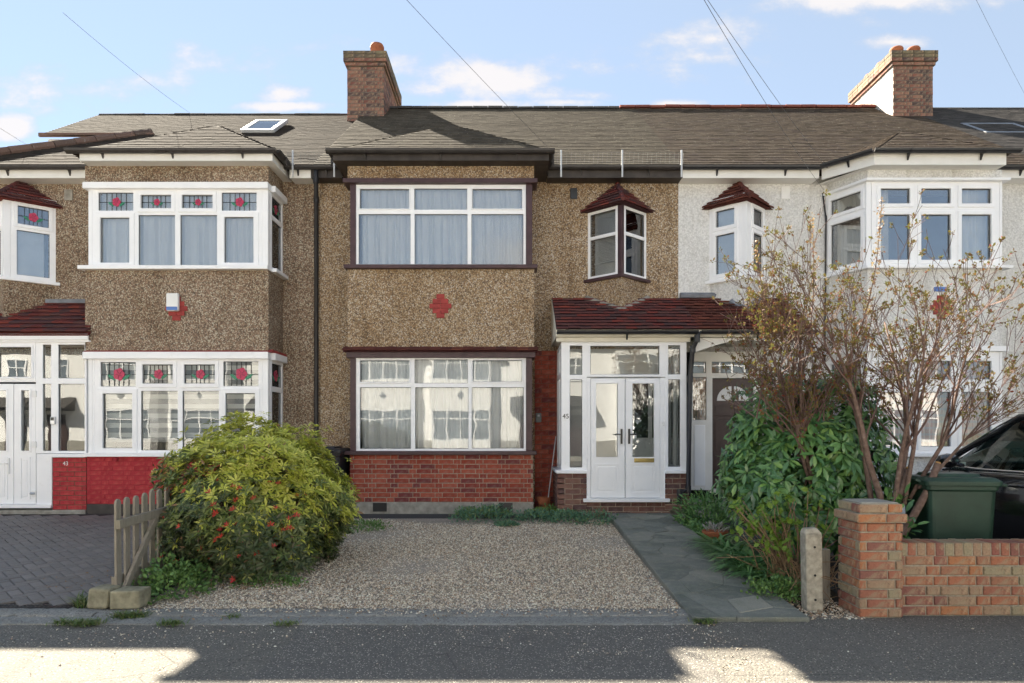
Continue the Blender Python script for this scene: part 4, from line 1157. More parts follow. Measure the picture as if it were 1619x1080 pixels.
# porch
DP = 9.98
px0, px1 = X(882, DP), X(1091, DP)
fo, O = fw(H, DP, 888, 541, 1086, 748, [(901.5, 546.5, 921, 592.5), (901.5, 600, 921, 739), (1057, 546, 1076, 592), (1057, 600, 1076, 738), (934, 547, 1043, 592), (928.5, 596, 1051.5, 748)], mat=MT['upvc'], glass=MT['glass_mirror'], name='porch_frame', depth=.08, openings=(5,))
k = DP / F
for j in (928.5, 1051.5):
    m = MB(); m.box(X(j - 5 if j < 1000 else j, DP), X(j if j < 1000 else j + 5, DP), DP, DP + .08, Z(790, DP), Z(748, DP)); m.build('door_post', MT['upvc'], H, bevel=.005)
def leaf(parent, D, L, T, Rr, B, glass_px, panel_px, gm, hinge_left, label=None):
    O = (X(L, D), D, Z(B, D)); k = D / F; M = frame(O)
    q = lambda r: ((r[0] - L) * k, (r[2] - L) * k, (B - r[3]) * k, (B - r[1]) * k)
    w, h = (Rr - L) * k, (B - T) * k
    m = MB(M); slab(m, (0, w, 0, h), [q(g) for g in glass_px], 0, .06); d = m.build('door', MT['upvc'], parent, recalc=False); flat_clean(d)
    b = d.modifiers.new('bevel', 'BEVEL'); b.width = .008; b.segments = 2; b.limit_method = 'ANGLE'; b.angle_limit = .6
    for g in glass_px:
        u0, u1, z0, z1 = q(g); m = MB(M); m.box(u0, u1, .025, .032, z0, z1); m.build('pane', gm, d)
        m = MB(M); slab(m, (u0 - .022, u1 + .022, z0 - .022, z1 + .022), [(u0 + .003, u1 - .003, z0 + .003, z1 - .003)], -.010, .0); m.build('bead', MT['upvc'], d, recalc=False, bevel=.004)
    for g in panel_px:
        u0, u1, z0, z1 = q(g)
        m = MB(M); slab(m, (u0, u1, z0, z1), [(u0 + .018, u1 - .018, z0 + .018, z1 - .018)], -.010, .002); m.build('panel_moulding', MT['upvc'], d, recalc=False, bevel=.004)
        m = MB(M); m.box(u0 + .045, u1 - .045, -.008, .002, z0 + .045, z1 - .045); m.build('panel', MT['upvc'], d, bevel=.006)
    return d, M, w, h
for L, Rr, gp, pp, hx in ((934.5, 988.5, [(942.6, 606, 977.4, 723)], [(941, 733, 979, 780)], 983), (989.5, 1044, [(1000, 606, 1035, 723)], [(998, 733, 1037, 780)], 995)):
    d, M, w, h = leaf(H, DP + .02, L, 598, Rr, 787, gp, pp, MT['glass_mirror'] if hx < 990 else MT['glass'], hx > 990)
    D = DP + .02; u = (hx - L) * D / F
    m = MB(M); zc = (787 - 690) * D / F
    m.box(u - .014, u + .014, -.02, 0, zc - .11, zc + .11)
    s = -1 if hx < 990 else 1
    m.tube([(u, -.02, zc + .03), (u, -.05, zc + .03), (u + s * .11, -.055, zc + .028)], .009, 8); m.build('handle', MT['black_metal'], d, bevel=.003)
    if hx > 990:
        m = MB(M); u0, u1, za, zb = ((1003 - L) * D / F, (1034.5 - L) * D / F, (787 - 731) * D / F, (787 - 724.5) * D / F)
        m.box(u0, u1, -.016, 0, za, zb); m.box(u0 + .03, u1 - .03, -.022, -.016, za + .015, zb - .012); m.build('letterbox', MT['brass'], d, bevel=.004)
m = MB(); m.box(X(928.5, DP), X(934, DP + .02), DP + .015, DP + .075, Z(788, DP), Z(597, DP)); m.box(X(1044.5, DP), X(1051.5, DP), DP + .015, DP + .075, Z(788, DP), Z(597, DP)); m.build('door_jamb', MT['upvc'], H)
pbox(H, 'threshold', MT['upvc'], DP, 922.5, 788, 1058.5, 793.5, -.06, .12, .006)
m = MB(); m.box(X(1048, DP), X(1051, DP), DP - .03, DP, Z(673, DP), Z(667, DP)); m.build('door_bell', MT['white_plain'], H, bevel=.003)
# sills and brick piers of the porch
for L, Rr, s in ((880, 929, 61), (1052, 1091, 62)):
    pbox(H, 'porch_sill', MT['upvc'], DP, L, 743.5, Rr, 748.5, -.05, .12, .005)
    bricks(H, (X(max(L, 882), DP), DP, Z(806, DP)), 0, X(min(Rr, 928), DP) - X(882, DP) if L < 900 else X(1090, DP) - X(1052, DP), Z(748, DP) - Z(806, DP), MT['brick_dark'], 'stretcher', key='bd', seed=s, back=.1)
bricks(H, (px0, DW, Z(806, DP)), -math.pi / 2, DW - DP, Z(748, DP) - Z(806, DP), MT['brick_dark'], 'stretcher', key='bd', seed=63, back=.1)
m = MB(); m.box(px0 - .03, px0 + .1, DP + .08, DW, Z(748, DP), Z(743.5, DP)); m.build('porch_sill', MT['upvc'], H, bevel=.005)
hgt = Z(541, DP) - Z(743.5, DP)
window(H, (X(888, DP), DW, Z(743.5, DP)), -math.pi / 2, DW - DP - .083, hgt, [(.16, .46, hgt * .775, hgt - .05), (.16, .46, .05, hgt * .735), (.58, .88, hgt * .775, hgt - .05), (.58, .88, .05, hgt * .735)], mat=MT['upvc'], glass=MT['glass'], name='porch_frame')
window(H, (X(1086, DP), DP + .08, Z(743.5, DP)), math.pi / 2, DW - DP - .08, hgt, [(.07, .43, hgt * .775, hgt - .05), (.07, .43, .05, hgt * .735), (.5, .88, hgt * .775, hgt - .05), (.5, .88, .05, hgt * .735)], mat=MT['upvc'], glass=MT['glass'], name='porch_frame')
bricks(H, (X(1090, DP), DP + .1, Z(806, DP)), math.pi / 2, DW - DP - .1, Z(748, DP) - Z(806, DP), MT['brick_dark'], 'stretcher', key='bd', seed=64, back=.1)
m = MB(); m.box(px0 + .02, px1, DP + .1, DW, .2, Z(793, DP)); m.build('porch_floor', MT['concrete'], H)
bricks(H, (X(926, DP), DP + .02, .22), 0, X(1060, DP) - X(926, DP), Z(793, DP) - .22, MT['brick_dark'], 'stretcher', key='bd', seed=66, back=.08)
# hall wall and inner door seen through the glass
m = MB(); m.box(X(893, DP), X(1085, DP), DW - .03, DW - .012, .35, 2.8); m.build('porch_back', MT['pale_room'], H)
ido = X(985, DW); m = MB(frame((ido, DW - .08, .42))); slab(m, (0, .84, 0, 2.0), [(.14, .40, .95, 1.85), (.46, .72, .95, 1.85)], 0, .045); idr = m.build('inner_door', MT['white_plain'], H, recalc=False, bevel=.004)
m = MB(frame((ido, DW - .08, .42))); m.box(.14, .40, .03, .04, .95, 1.85); m.box(.46, .72, .03, .04, .95, 1.85); m.build('pane', MT['dark_room'], idr)
# walking stick / umbrella leaning in the porch
# porch roof (continuous with the neighbour's, cut at the party line)
def porch_roof(parent, x0, x1, ye, ze, zw, tmat, seed, ob=True):
    m = MB(); m.prism([(x0, ye + .03, ze - .04), (x0, DW, zw), (x0, DW, zw - .12), (x0, ye + .05, ze - .05)], (x1 - x0, 0, 0)); o = m.build('porch_roof', tmat, parent)
    P = [(x0, ye, ze), (x1, ye, ze), (x1, DW, zw + .03), (x0, DW, zw + .03)]
    tiles(o, P, P[0], P[1], tmat, .165, .125, as_objects=ob, seed=seed, lift=-.015, thick=.024)
    return o
zpe, zpw = Z(521, 9.86), Z(474, DW)
porch_roof(H, X(881, 9.86), XR, 9.82, zpe, zpw, MT['tile_red'], 71)
gutter(H, [(X(881, 9.8), 9.79, zpe - .025), (XR - .02, 9.79, zpe - .025)], .052, MT['black_plastic'], 1.3)
m = MB(); m.box(px0 - .03, XR - .005, 9.87, 9.90, Z(534, DP), zpe + .0); m.build('porch_fascia', MT['cream'], H, bevel=.004)
m = MB(); m.box(px0 + .0, px1, DP - .035, DP + .1, Z(541, DP), Z(534, DP)); m.box(px0 - .025, px0 + .09, DP - .06, DP - .037, Z(541, DP), Z(534.5, DP)); m.build('porch_cornice', MT['cream'], H, bevel=.004)
m = MB(); m.box(px0 - .02, px1, 9.90, DW, Z(534, DP), Z(534, DP) + .012); m.build('porch_soffit', MT['cream'], H)
m = MB(); m.prism([(px0 - .03, 9.88, Z(534, DP)), (px0 - .03, DW, Z(534, DP)), (px0 - .03, DW, zpw), (px0 - .03, 9.88, zpe - .05)], (.03, 0, 0)); m.build('porch_cheek', MT['cream'], H)
m = MB(); cxo, hwo = X(983, 10.59), .475; q = .46
for s in (-1, 1):
    pr = []
    m.tube([(cxo + s * .50, DW - .0, zpw + .02), (cxo + s * .25, DW - .24, zpw - .12), (cxo, DW - .47, zpw - .26)], [.05, .045, .05], 6)
m.build('mortar_fillet', MT['concrete'], H)
text(H, '45', (X(895, DP), DP - .006, Z(658.5, DP)), 0, .098, MT['black_metal'])
downpipe(H, [(X(1099, DP), 9.80, zpe - .04), (X(1098, DP), 9.82, zpe - .14), (X(1094, DP), DP - .06, Z(553, DP)), (X(1090, DP), DP - .055, Z(600, DP)), (X(1087, DP), DP - .055, Z(773, DP)), (X(1073, DP), DP - .08, Z(778, DP)), (X(1072, DP), DP - .08, Z(795, DP))], .034)
# ---------------------------------------------------------------- left house (number 43)
HX0 = -9.05
ZR43 = 8.43; SL43 = (ZR43 - ZE) / (DR - DE)
def zr(y): return ZE + (y - DE) * SL43
H = thing('house', 'pinkish brown pebbledash terraced house with a bright red painted brick base, number 43', 'house', (-6.1, DW, .2))
yn = 13.05
poly = [(-9.36, DE, ZE), (XL, DE, ZE), (XL, DR, ZR43), (-9.05, DR, ZR43), (-9.0, yn, zr(yn)), (-9.36 + (yn - DE), yn, zr(yn))]
wall, roof = house_shell(H, HX0, XL, MT['pebble_brown'], MT['tile_dusty'], roofpoly=poly, seed=15, ZR=ZR43)
m = MB(); m.poly([(-9.36, DE, ZE), (-9.36 + (yn - DE), yn, zr(yn)), (-9.36 + (yn - DE), 17, zr(yn)), (-9.36, 19.2, ZE)]); m.build('side_roof', MT['tile_dusty'], H)
# hip tiles on the old hip, and the loft box above it
m = MB(); a = Vector((-9.42, DE - .06, ZE + .02)); b = Vector((-9.36 + (yn - DE) + .1, yn + .1, zr(yn) + .07)); d = (b - a); n = 11
for i in range(n): m.tube([a + d * (i / n), a + d * ((i + .97) / n)], [.085, .08], 9)
m.build('hip_tiles', MT['ridge_brown'], H)
m = MB(); m.box(-8.95, -9.36 + (yn - DE) + .5, yn + .12, 16.5, zr(yn) - .75, zr(yn) - .04); m.build('loft_box', MT['board'], H)
m = MB(); m.box(-9.03, -9.36 + (yn - DE) + .2, yn - .05, yn + .0, zr(yn) - .055, zr(yn) + .02); m.build('loft_gutter', MT['ridge_brown'], H, bevel=.01)
rid = MB(); rid.box(-9.05, XL, DR - .04, DR + .04, ZR43 - .06, ZR43 + .01); rid = rid.build('ridge', MT['mortar_dark'], H)
ridge(rid, -9.05, XL, ZR43, MT['tile_slate'], seed=3, r=.07)
skylight(H, 381, 446, 189, 205, MT['galvanised'])
fx0, fx1 = X(135, DB), X(425, DB); ex0, ex1 = X(108, DEB), X(440, DEB)
def eave_white(parent, a, b, y=DE, ret=None):
    m = MB(); m.box(a, b, y + .03, y + .055, ZE - .155, ZE - .01); m.box(a, b, y + .056, y + .34, ZE - .15, ZE - .137); m.build('fascia', MT['board'], parent)
eave_white(H, -9.4, ex0 + .04); gutter(H, [(-9.4, DE - .03, ZE + .01), (ex0 + .1, DE - .03, ZE + .01)])
eave_white(H, ex1 - .04, XL); gutter(H, [(ex1 - .1, DE - .03, ZE + .01), (XL + .0, DE - .03, ZE + .01)])
bay_roof(H, ex0, ex1, DEB, MT['tile_dusty'], 131)
m = MB(); m.box(ex0 + .14, ex1 - .1, DEB + .05, DEB + .075, ZE - .12, ZE - .01)
for xx in (ex0 + .14, ex1 - .125): m.box(xx, xx + .025, DEB + .076, DW, ZE - .12, ZE - .01)
m.box(ex0 + .166, ex1 - .126, DEB + .077, DW, ZE - .115, ZE - .10); m.build('bay_fascia', MT['board'], H)
gutter(H, [(ex0 - .03, DEB - .0, ZE + .03), (ex1 - .02, DEB - .0, ZE + .03)], .06); gutter(H, [(ex1 - .03, DEB, ZE + .03), (ex1 - .03, DE - .02, ZE + .03)], .06)
m = MB(); m.box(fx0, fx1, DB, DW, Z(292, DB), ZE - .11); m.build('bay_wall', MT['pebble_brown'], H)
m = MB(); m.box(fx0, fx1, DB, DW, Z(554, DB), Z(424, DB)); m.build('bay_wall', MT['pebble_brown'], H)
motif(H, 280, 488, DB)
m = MB(); k = DB / F; m.box(X(267, DB), X(286, DB), DB - .085, DB - .02, Z(493, DB), Z(465, DB)); ab = m.build('alarm_box', MT['white_plain'], H, bevel=.018)
m = MB(); m.box(X(268, DB), X(285, DB), DB - .089, DB - .05, Z(492, DB), Z(486.5, DB)); m.build('alarm_strip', MT['blue_plain'], ab, bevel=.002)
# upper bay window
for (T, B, hd) in ((299, 423, (290, 300)), (567, 716, (557, 568))):
    pbox(H, 'head_board', MT['upvc'], DB, 135, hd[0], 426.5, hd[1], -.07, .1)
    m = MB(); m.box(fx1 - .09, fx1 + .07, DB + .101, DW, Z(hd[1], DB), Z(hd[0], DB)); m.build('head_board', MT['upvc'], H, bevel=.006)
    for (L, Rr) in ((140, 146.5), (415, 424.5)): pbox(H, 'corner_post', MT['upvc'], DB, L, T + .5, Rr, B, .0, .11)
    m = MB(); m.box(fx0 + .02, fx0 + .08, DB + .12, DW, Z(B, DB), Z(T, DB)); m.build('bay_cheek', MT['upvc'], H)
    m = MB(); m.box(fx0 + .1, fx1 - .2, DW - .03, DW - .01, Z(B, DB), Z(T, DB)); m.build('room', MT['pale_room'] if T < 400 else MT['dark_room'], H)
pbox(H, 'sill', MT['upvc'], DB, 129, 421.5, 427, 427.5, -.10, .1)
m = MB(); m.box(fx1 - .05, fx1 + .09, DB + .101, DW, Z(427.5, DB), Z(421.5, DB)); m.build('sill', MT['upvc'], H, bevel=.006)
top = [(156, 304.5, 211, 333), (223.5, 308.5, 271.5, 329.5), (288.5, 308.5, 337, 329.5), (351, 304.5, 406, 333)]
bot = [(159.5, 344.5, 205.5, 415.5), (219.5, 340, 277, 420), (285.5, 340, 343.5, 420), (355.5, 343.5, 401.5, 415.5)]
wo, O = fw(H, DB, 146.5, 299.5, 415, 423, top + bot, {1: .06, 2: .06, 4: .075, 7: .075})
k = DB / F
for (l, t, r, b) in top: rose(wo, O, 0, ((l - 146.5) * k, (r - 146.5) * k, (423 - b) * k, (423 - t) * k))
W_ = (415 - 146.5) * k; Hh = (423 - 299.5) * k
for i, (a, b) in enumerate(((.10, .62), (.62, 1.26), (1.26, 1.90), (1.92, W_ - .08))): curtain(wo, O, 0, a, b, .02, Hh - .02, .11, 4 + 4 * (i == 3), .030, MT['net'], seed=i + 23)
# its right-hand return
sd = DW - DB - .11
for (T, B, ro) in ((299.5, 423, 1), (568, 716, 1)):
    h_ = (B - T) * k
    wq = window(H, (fx1 - .0, DB + .11, Z(B, DB)), math.pi / 2, sd, h_, [(.05, sd - .06, h_ * .72, h_ - .045), (.05, sd - .06, .05, h_ * .66)])
    rose(wq, (fx1, DB + .11, Z(B, DB)), math.pi / 2, (.05, sd - .06, h_ * .72, h_ - .045))
# ground floor bay window: brick sits under it
m = MB(); m.prism([(fx0, DB - .06, Z(557, DB)), (fx0, DB + .05, Z(552, DB)), (fx0, DB + .05, Z(557, DB))], (fx1 - fx0 + .06, 0, 0)); m.build('tile_ledge', MT['red_tile_flat'], H)
m = MB(); m.box(fx1 - .03, fx1 + .06, DB + .05, DW, Z(557, DB), Z(553, DB)); m.build('tile_ledge', MT['red_tile_flat'], H)
top = [(159.5, 572.5, 215, 611), (226, 576.5, 274, 606.5), (292, 576.5, 340.5, 606.5), (353.5, 571.5, 409, 610.5)]
bot = [(163.5, 622.5, 210, 708.5), (223.5, 618, 281.5, 712), (289, 618, 346.5, 712), (357.5, 622, 404, 708.5)]
wo, O = fw(H, DB, 150, 568, 415, 716, top + bot, {1: .06, 2: .06, 4: .075, 7: .075}, glass=MT['glass_mirror'])
pbox(H, 'corner_post', MT['upvc'], DB, 146.6, 568.5, 149.8, 716, .0, .11)
for (l, t, r, b) in top: rose(wo, O, 0, ((l - 150) * k, (r - 150) * k, (716 - b) * k, (716 - t) * k))
W_ = (415 - 150) * k; Hh = (716 - 568) * k
m1 = MB(frame(O)); m2 = MB(frame(O)); z = .16; i = 0
while z < Hh - .02:
    (m1 if i % 2 else m2).box(.08, W_ - .06, .15, .154, z, z + .072); z += .074; i += 1
bl = m1.build('blind', MT['blind'], wo); m2.build('blind_sheer', MT['blind_sheer'], wo)
pbox(H, 'sill', MT['upvc'], DB, 138, 716, 427, 722, -.07, .12)
m = MB(); m.box(fx1 - .05, fx1 + .07, DB + .121, DW, Z(722, DB), Z(716, DB)); m.build('sill', MT['upvc'], H, bevel=.006)
bx = X(138, DB)
bricks(H, (bx, DB, Z(797, DB)), 0, fx1 - bx, Z(722, DB) - Z(797, DB), MT['brick_painted'], 'flemish', mortar=MT['mortar_paint'], key='bp', seed=28, back=.6, proud=.005, J=.009)
bricks(H, (fx1, DB, Z(797, DB)), math.pi / 2, DW - DB, Z(722, DB) - Z(797, DB), MT['brick_painted'], 'flemish', mortar=MT['mortar_paint'], key='bp', seed=29, back=.05, proud=.005, J=.009)
m = MB(); m.box(bx, fx1 + .0, DB - .015, DW, .0, Z(797, DB)); m.build('plinth', MT['black_fascia'], H, bevel=.01)
m = MB(); m.lathe([(0, 0), (.03, 0), (.03, .05), (0, .06)], (X(185, DB), DB - .03, Z(729, DB)), 10); m.build('overflow_pipe', MT['mortar_paint'], H)
# plain strip by the drain pipe, painted brick under it hidden by the bush
# oriel on the left
def p43(w, h, side):
    return [(.095, w - .095, h * .70, h - .085), (.085, w - .085, .06, h * .62)], {0: .055}
cx43 = X(6, 10.59)
ws = oriel(H, cx43, .52, .44, Z(447, DW), Z(327, DW), MT['pebble_brown'], p43, MT['upvc'], MT['upvc'], MT['glass'], .085, down=2.7)
for (wo, O, an, w, h) in ws:
    rose(wo, O, an, (.095, w - .095, h * .70, h - .085))
    m = MB(frame(O, an)); m.box(.05, w - .05, .09, .095, .03, h * .66); m.build('blind', MT['net_grey'], wo)
oriel_roof(H, cx43, .52, .44, Z(330, DW), Z(288, DW), MT['tile_red'], seed=140)
pbox(H, 'vent', MT['concrete'], DW, 103, 300, 116, 317, -.02, .02, .004)
# glazed porch
D3 = 10.37
q0, q1 = X(-62, D3), X(137.5, D3)
k = D3 / F
fo, O = fw(H, D3, 57, 541, 137, 717, [(68, 545, 81, 598), (92.5, 545, 134, 598), (68, 607, 81, 713), (92.5, 607, 134, 713)], glass=MT['glass_mirror'], name='porch_frame')
fo, O = fw(H, D3, -62, 541, 56.5, 604, [(-57, 549, -8, 596), (-3, 549, 50.5, 596)], {0: .03, 1: .03}, glass=MT['glass_mirror'], name='porch_frame')
leaf(H, D3 + .01, 22.5, 607, 57, 797, [(34, 617, 47.5, 713)], [(32.5, 723, 48.5, 790)], MT['glass_mirror'], False)
d3, M3, w3, h3 = leaf(H, D3 + .01, -60, 607, 21.5, 797, [(-14, 617, 11, 713)], [(-50, 723, 13, 790)], MT['glass_mirror'], False)
m = MB(M3); m.box(w3 - .075, w3 - .05, -.03, 0, .46, .70); m.tube([(w3 - .06, -.03, .62), (w3 - .06, -.05, .62), (w3 - .19, -.055, .615)], .010, 8); m.build('handle', MT['white_plain'], d3)
m = MB()
for py in (623, 703, 781): m.box(X(52, D3), X(58.5, D3), D3 - .022, D3 + .0, Z(py + 5, D3), Z(py - 5, D3))
m.build('hinge', MT['white_plain'], H, bevel=.004)
m = MB(); m.tube([(X(50, D3), D3 - .02, Z(780, D3)), (X(57, D3), D3 - .02, Z(780, D3))], .02, 8); m.build('door_latch', MT['steel'], H)
pbox(H, 'door_post', MT['upvc'], D3, 58, 717.5, 82.5, 799, -.0, .09)
pbox(H, 'threshold', MT['upvc'], D3, -62, 797.5, 84, 803, -.05, .1)
pbox(H, 'porch_sill', MT['upvc'], D3, 83, 717.5, 137.5, 723, -.05, .1)
bricks(H, (X(84, D3), D3, Z(806, D3)), 0, X(137, D3) - X(84, D3), Z(723.5, D3) - Z(806, D3), MT['brick_painted'], 'stretcher', mortar=MT['mortar_red'], key='bp', seed=30, back=.1)
m = MB(); m.box(q0, X(137, D3), D3 - .03, DW, .0, Z(806, D3)); m.build('porch_step', MT['concrete'], H, bevel=.02)
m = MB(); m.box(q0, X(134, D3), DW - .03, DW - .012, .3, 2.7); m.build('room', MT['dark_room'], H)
m = MB(); m.box(X(82, D3), X(89, D3), D3 - .035, D3, Z(671, D3), Z(659, D3)); db = m.build('door_bell', MT['steel'], H, bevel=.006)
m = MB(); m.box(X(83, D3), X(88, D3), D3 - .038, D3 - .034, Z(665, D3), Z(660, D3)); m.build('lens', MT['black_metal'], db)
text(H, '43', (X(105, D3), D3 - .012, Z(733, D3)), 0, .085, MT['white_plain'])
ye = D3 - .12; ze = Z(525, ye); zw = Z(481, DW)
porch_roof(H, X(-70, ye), X(136.5, ye), ye, ze, zw, MT['tile_red'], 171)
m = MB(); m.box(X(80, DW), X(137, DB), DW - .12, DW - .0, zw + .0, zw + .06); m.build('lead_flashing', MT['lead_grey'], H)
m = MB(); m.box(X(-70, ye), X(136, ye) - .0, ye + .05, ye + .08, Z(538, D3), ze - .02); m.build('porch_fascia', MT['upvc'], H, bevel=.005)
m = MB(); m.box(X(-70, ye), X(136, ye), ye + .081, DW, Z(541, D3), Z(538, D3)); m.build('porch_soffit', MT['upvc'], H)
# ---------------------------------------------------------------- right house (number 47)
X7 = XR + 5.86
H = thing('house', 'terraced house in white painted pebbledash with a canted bay, behind the budding shrub', 'house', (5.6, DW, .2))
wall, roof = house_shell(H, XR, X7, MT['pebble_white'], MT['tile_brown'], seed=25)
rid = MB(); rid.box(XR, X7, DR - .04, DR + .04, ZR - .06, ZR + .01); rid = rid.build('ridge', MT['mortar_dark'], H)
ridge(rid, XL + 3.17 + 2.36, X7 - .6, ZR + .02, MT['ridge_red'], seed=4, r=.11)
fx0, fx1 = X(1372, DB), X(1585, DB); wx0 = X(1306, DW)
eL = (X(1297, DE), DE, ZE); eA = (X(1382, DEB), DEB, ZE); eB = (X(1606, DEB), DEB, ZE); eR = (X(1606, DEB) + .0, DE, ZE)
eave_white(H, XR, eL[0]); gutter(H, [(XR, DE - .03, ZE + .01), (eL[0], DE - .03, ZE + .01)], mat=MT['black_plastic'], brackets=.75)
eave_white(H, eB[0] - .02, X7); gutter(H, [(eB[0], DE - .03, ZE + .01), (X7, DE - .03, ZE + .01)], mat=MT['black_plastic'])
hm = (eB[0] - eA[0]) / 2 + .1; C = ((eA[0] + eB[0]) / 2, DEB + hm, ZE + hm * SL); Dd = (C[0], DE + hm, C[2])
m = MB()
for p in ([eA, eB, C], [eL, eA, C], [eL, C, Dd], [eB, eR, Dd, C], [eL, eR, eB, eA]): m.poly(p)
o = m.build('bay_roof', MT['tile_brown'], H)
tiles(o, [eA, eB, C], eA, eB, MT['tile_brown'], .165, .115, seed=231, over=.04, rough=.0011, thick=.0070); tiles(o, [eL, eA, C], eL, eA, MT['tile_brown'], .165, .115, seed=232, over=.04, rough=.0011, thick=.0070)
tiles(o, [eB, eR, Dd, C], eB, eR, MT['tile_brown'], .165, .115, seed=233)
def off(p, dx=0, dy=0, dz=0): return (p[0] + dx, p[1] + dy, p[2] + dz)
gutter(H, [off(eL, .0, -.05, .02), off(eA, -.02, -.03, .02), off(eB, .05, -.03, .02)], .058, MT['black_plastic'])
m = MB()
A1, A2, A3 = Vector(off(eL, .04, .03, -.18)), Vector(off(eA, .03, .05, -.18)), Vector(off(eB, -.1, .05, -.18))
for a, b in ((A1, A2), (A2, A3)):
    w = (b - a).normalized().cross(Vector((0, 0, 1))) * -.025
    m.prism([a, b, b + w, a + w], (0, 0, .17))
m.box(A3.x - .025, A3.x, A3.y + .026, DW, ZE - .18, ZE - .01)
m.prism([(A1.x + .03, DW, ZE - .17), (A2.x + .03, A2.y + .03, ZE - .17), (A3.x - .026, A3.y + .03, ZE - .17), (A3.x - .026, DW, ZE - .17)], (0, 0, .012))
m.build('bay_fascia', MT['board'], H)
def cant(za, zb, name, mat, e=0.0):
    m = MB(); m.prism([(wx0 - e, DW, za), (fx0 - e * .6, DB - e, za), (fx1 + e, DB - e, za), (fx1 + e, DW, za)], (0, 0, zb - za)); return m.build(name, mat, H, bevel=.006 if e else 0)
cant(Z(283, DB), ZE - .17, 'bay_wall', MT['pebble_white']); cant(Z(548, DB), Z(426, DB), 'bay_wall', MT['pebble_white']); cant(.05, Z(722, DB), 'bay_wall', MT['pebble_white'])
cant(Z(287.5, DB), Z(283.5, DB), 'head_board', MT['upvc'], .08); cant(Z(426, DB), Z(421.5, DB), 'sill', MT['upvc'], .10)
cant(Z(556, DB), Z(548, DB), 'head_board', MT['upvc'], .06); cant(Z(722, DB), Z(717, DB), 'sill', MT['upvc'], .10)
ca = math.atan2(DB - DW, fx0 - wx0); cl = math.hypot(DB - DW, fx0 - wx0)
k = DB / F
for (T, B, tp, bt, up) in ((287.5, 421.5, (298.5, 322), (339.5, 411), 1), (556, 717, (571, 600), (620, 706), 0)):
    L = 1378.5
    wo, O = fw(H, DB, L, T, 1581, B, [(1392.5, tp[0], 1438.5, tp[1]), (1456.5, tp[0], 1503, tp[1]), (1520.5, tp[0], 1567, tp[1]), (1392.5, bt[0], 1438.5, bt[1]), (1456.5, bt[0], 1503, bt[1]), (1520.5, bt[0], 1567, bt[1])],
               {i: .058 for i in range(6)}, glass=MT['glass' if up else 'glass_plain'])
    h_ = (B - T) * k; W_ = (1581 - L) * k
    if up:
        for i, (a, b, f) in enumerate(((.12, .36, 6), (W_ - .62, W_ - .1, 8))): curtain(wo, O, 0, a, b, .02, h_ - .02, .2, f, .03, MT['voile'], seed=50 + i)
    else:
        for i, (a, b, f) in enumerate(((.08, .64, 5), (.66, 1.30, 5), (1.32, W_ - .05, 5))): curtain(wo, O, 0, a, b, .02, h_ - .02, .2, f, .022, MT['pink_check'], seed=60 + i)
    m = MB(); m.box(fx0 - .02, X(1378, DB), DB + .0, DB + .10, Z(B, DB), Z(T, DB)); m.build('corner_post', MT['upvc'], H, bevel=.006)
    m = MB(); m.box(fx1 - .035, fx1, DB + .0, DW, Z(B, DB), Z(T, DB)); m.build('bay_cheek', MT['upvc'], H)
    wc = window(H, (wx0, DW, Z(B, DB)), ca, cl, h_, [(.10, cl - .11, (B - tp[1]) * k, (B - tp[0]) * k), (.10, cl - .11, (B - bt[1]) * k, (B - bt[0]) * k)], {0: .058, 1: .058})
    curtain(wc, (wx0, DW, Z(B, DB)), ca, .06, cl - .03, .02, h_ - .02, .14, 5, .018, MT['voile'] if up else MT['pink_check'], seed=70 + up)
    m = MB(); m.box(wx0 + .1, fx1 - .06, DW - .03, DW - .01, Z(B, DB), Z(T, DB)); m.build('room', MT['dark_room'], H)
motif(H, 1488, 486, DB)
m = MB(); m.box(X(1477, DB), X(1497, DB), DB - .02, DB + .01, Z(461, DB), Z(454, DB)); m.build('blue_plaque', MT['blue_plain'], H, bevel=.004)
def p47(w, h, side): return [(.12, w - .11, h * .70, h - .10), (.12, w - .11, .09, h * .59)], {0: .06, 1: .06}
cx47 = X(1181, 10.59)
ws = oriel(H, cx47, .455, .44, Z(445, DW), Z(328, DW), MT['pebble_white'], p47, MT['upvc'], MT['upvc'], MT['glass'], .09, down=2.85)
oriel_roof(H, cx47, .455, .44, Z(332, DW), Z(289, DW), MT['tile_redbrown'], seed=240)
for (wo, O, an, w, h) in ws:
    m = MB(frame(O, an)); m.box(.05, w - .05, .085, .09, .03, h - .03); m.build('blind', MT['net_grey'], wo)
pbox(H, 'vent', MT['white_plain'], DW, 1235, 295, 1249, 315, -.02, .02, .004)
downpipe(H, [(X(1300, DW), DW - .03, ZE - .3), (X(1305, DW), DW - .03, 4.9), (X(1303, DW), DW - .03, 2.6)], .012, 'cable')
chimney(H, X(1413, 14.25), X(1475, 14.25), 14.25, 15.95, 7.75, 9.43, .33, 251, ('brick_white', 'brick_chimney'), [(X(1424, 14.4), 14.55, .24, .115), (X(1451, 14.4), 14.55, .24, .115), (X(1424, 14.4), 15.1, .22, .11), (X(1424, 14.4), 15.6, .22, .11)], rough_top=False)
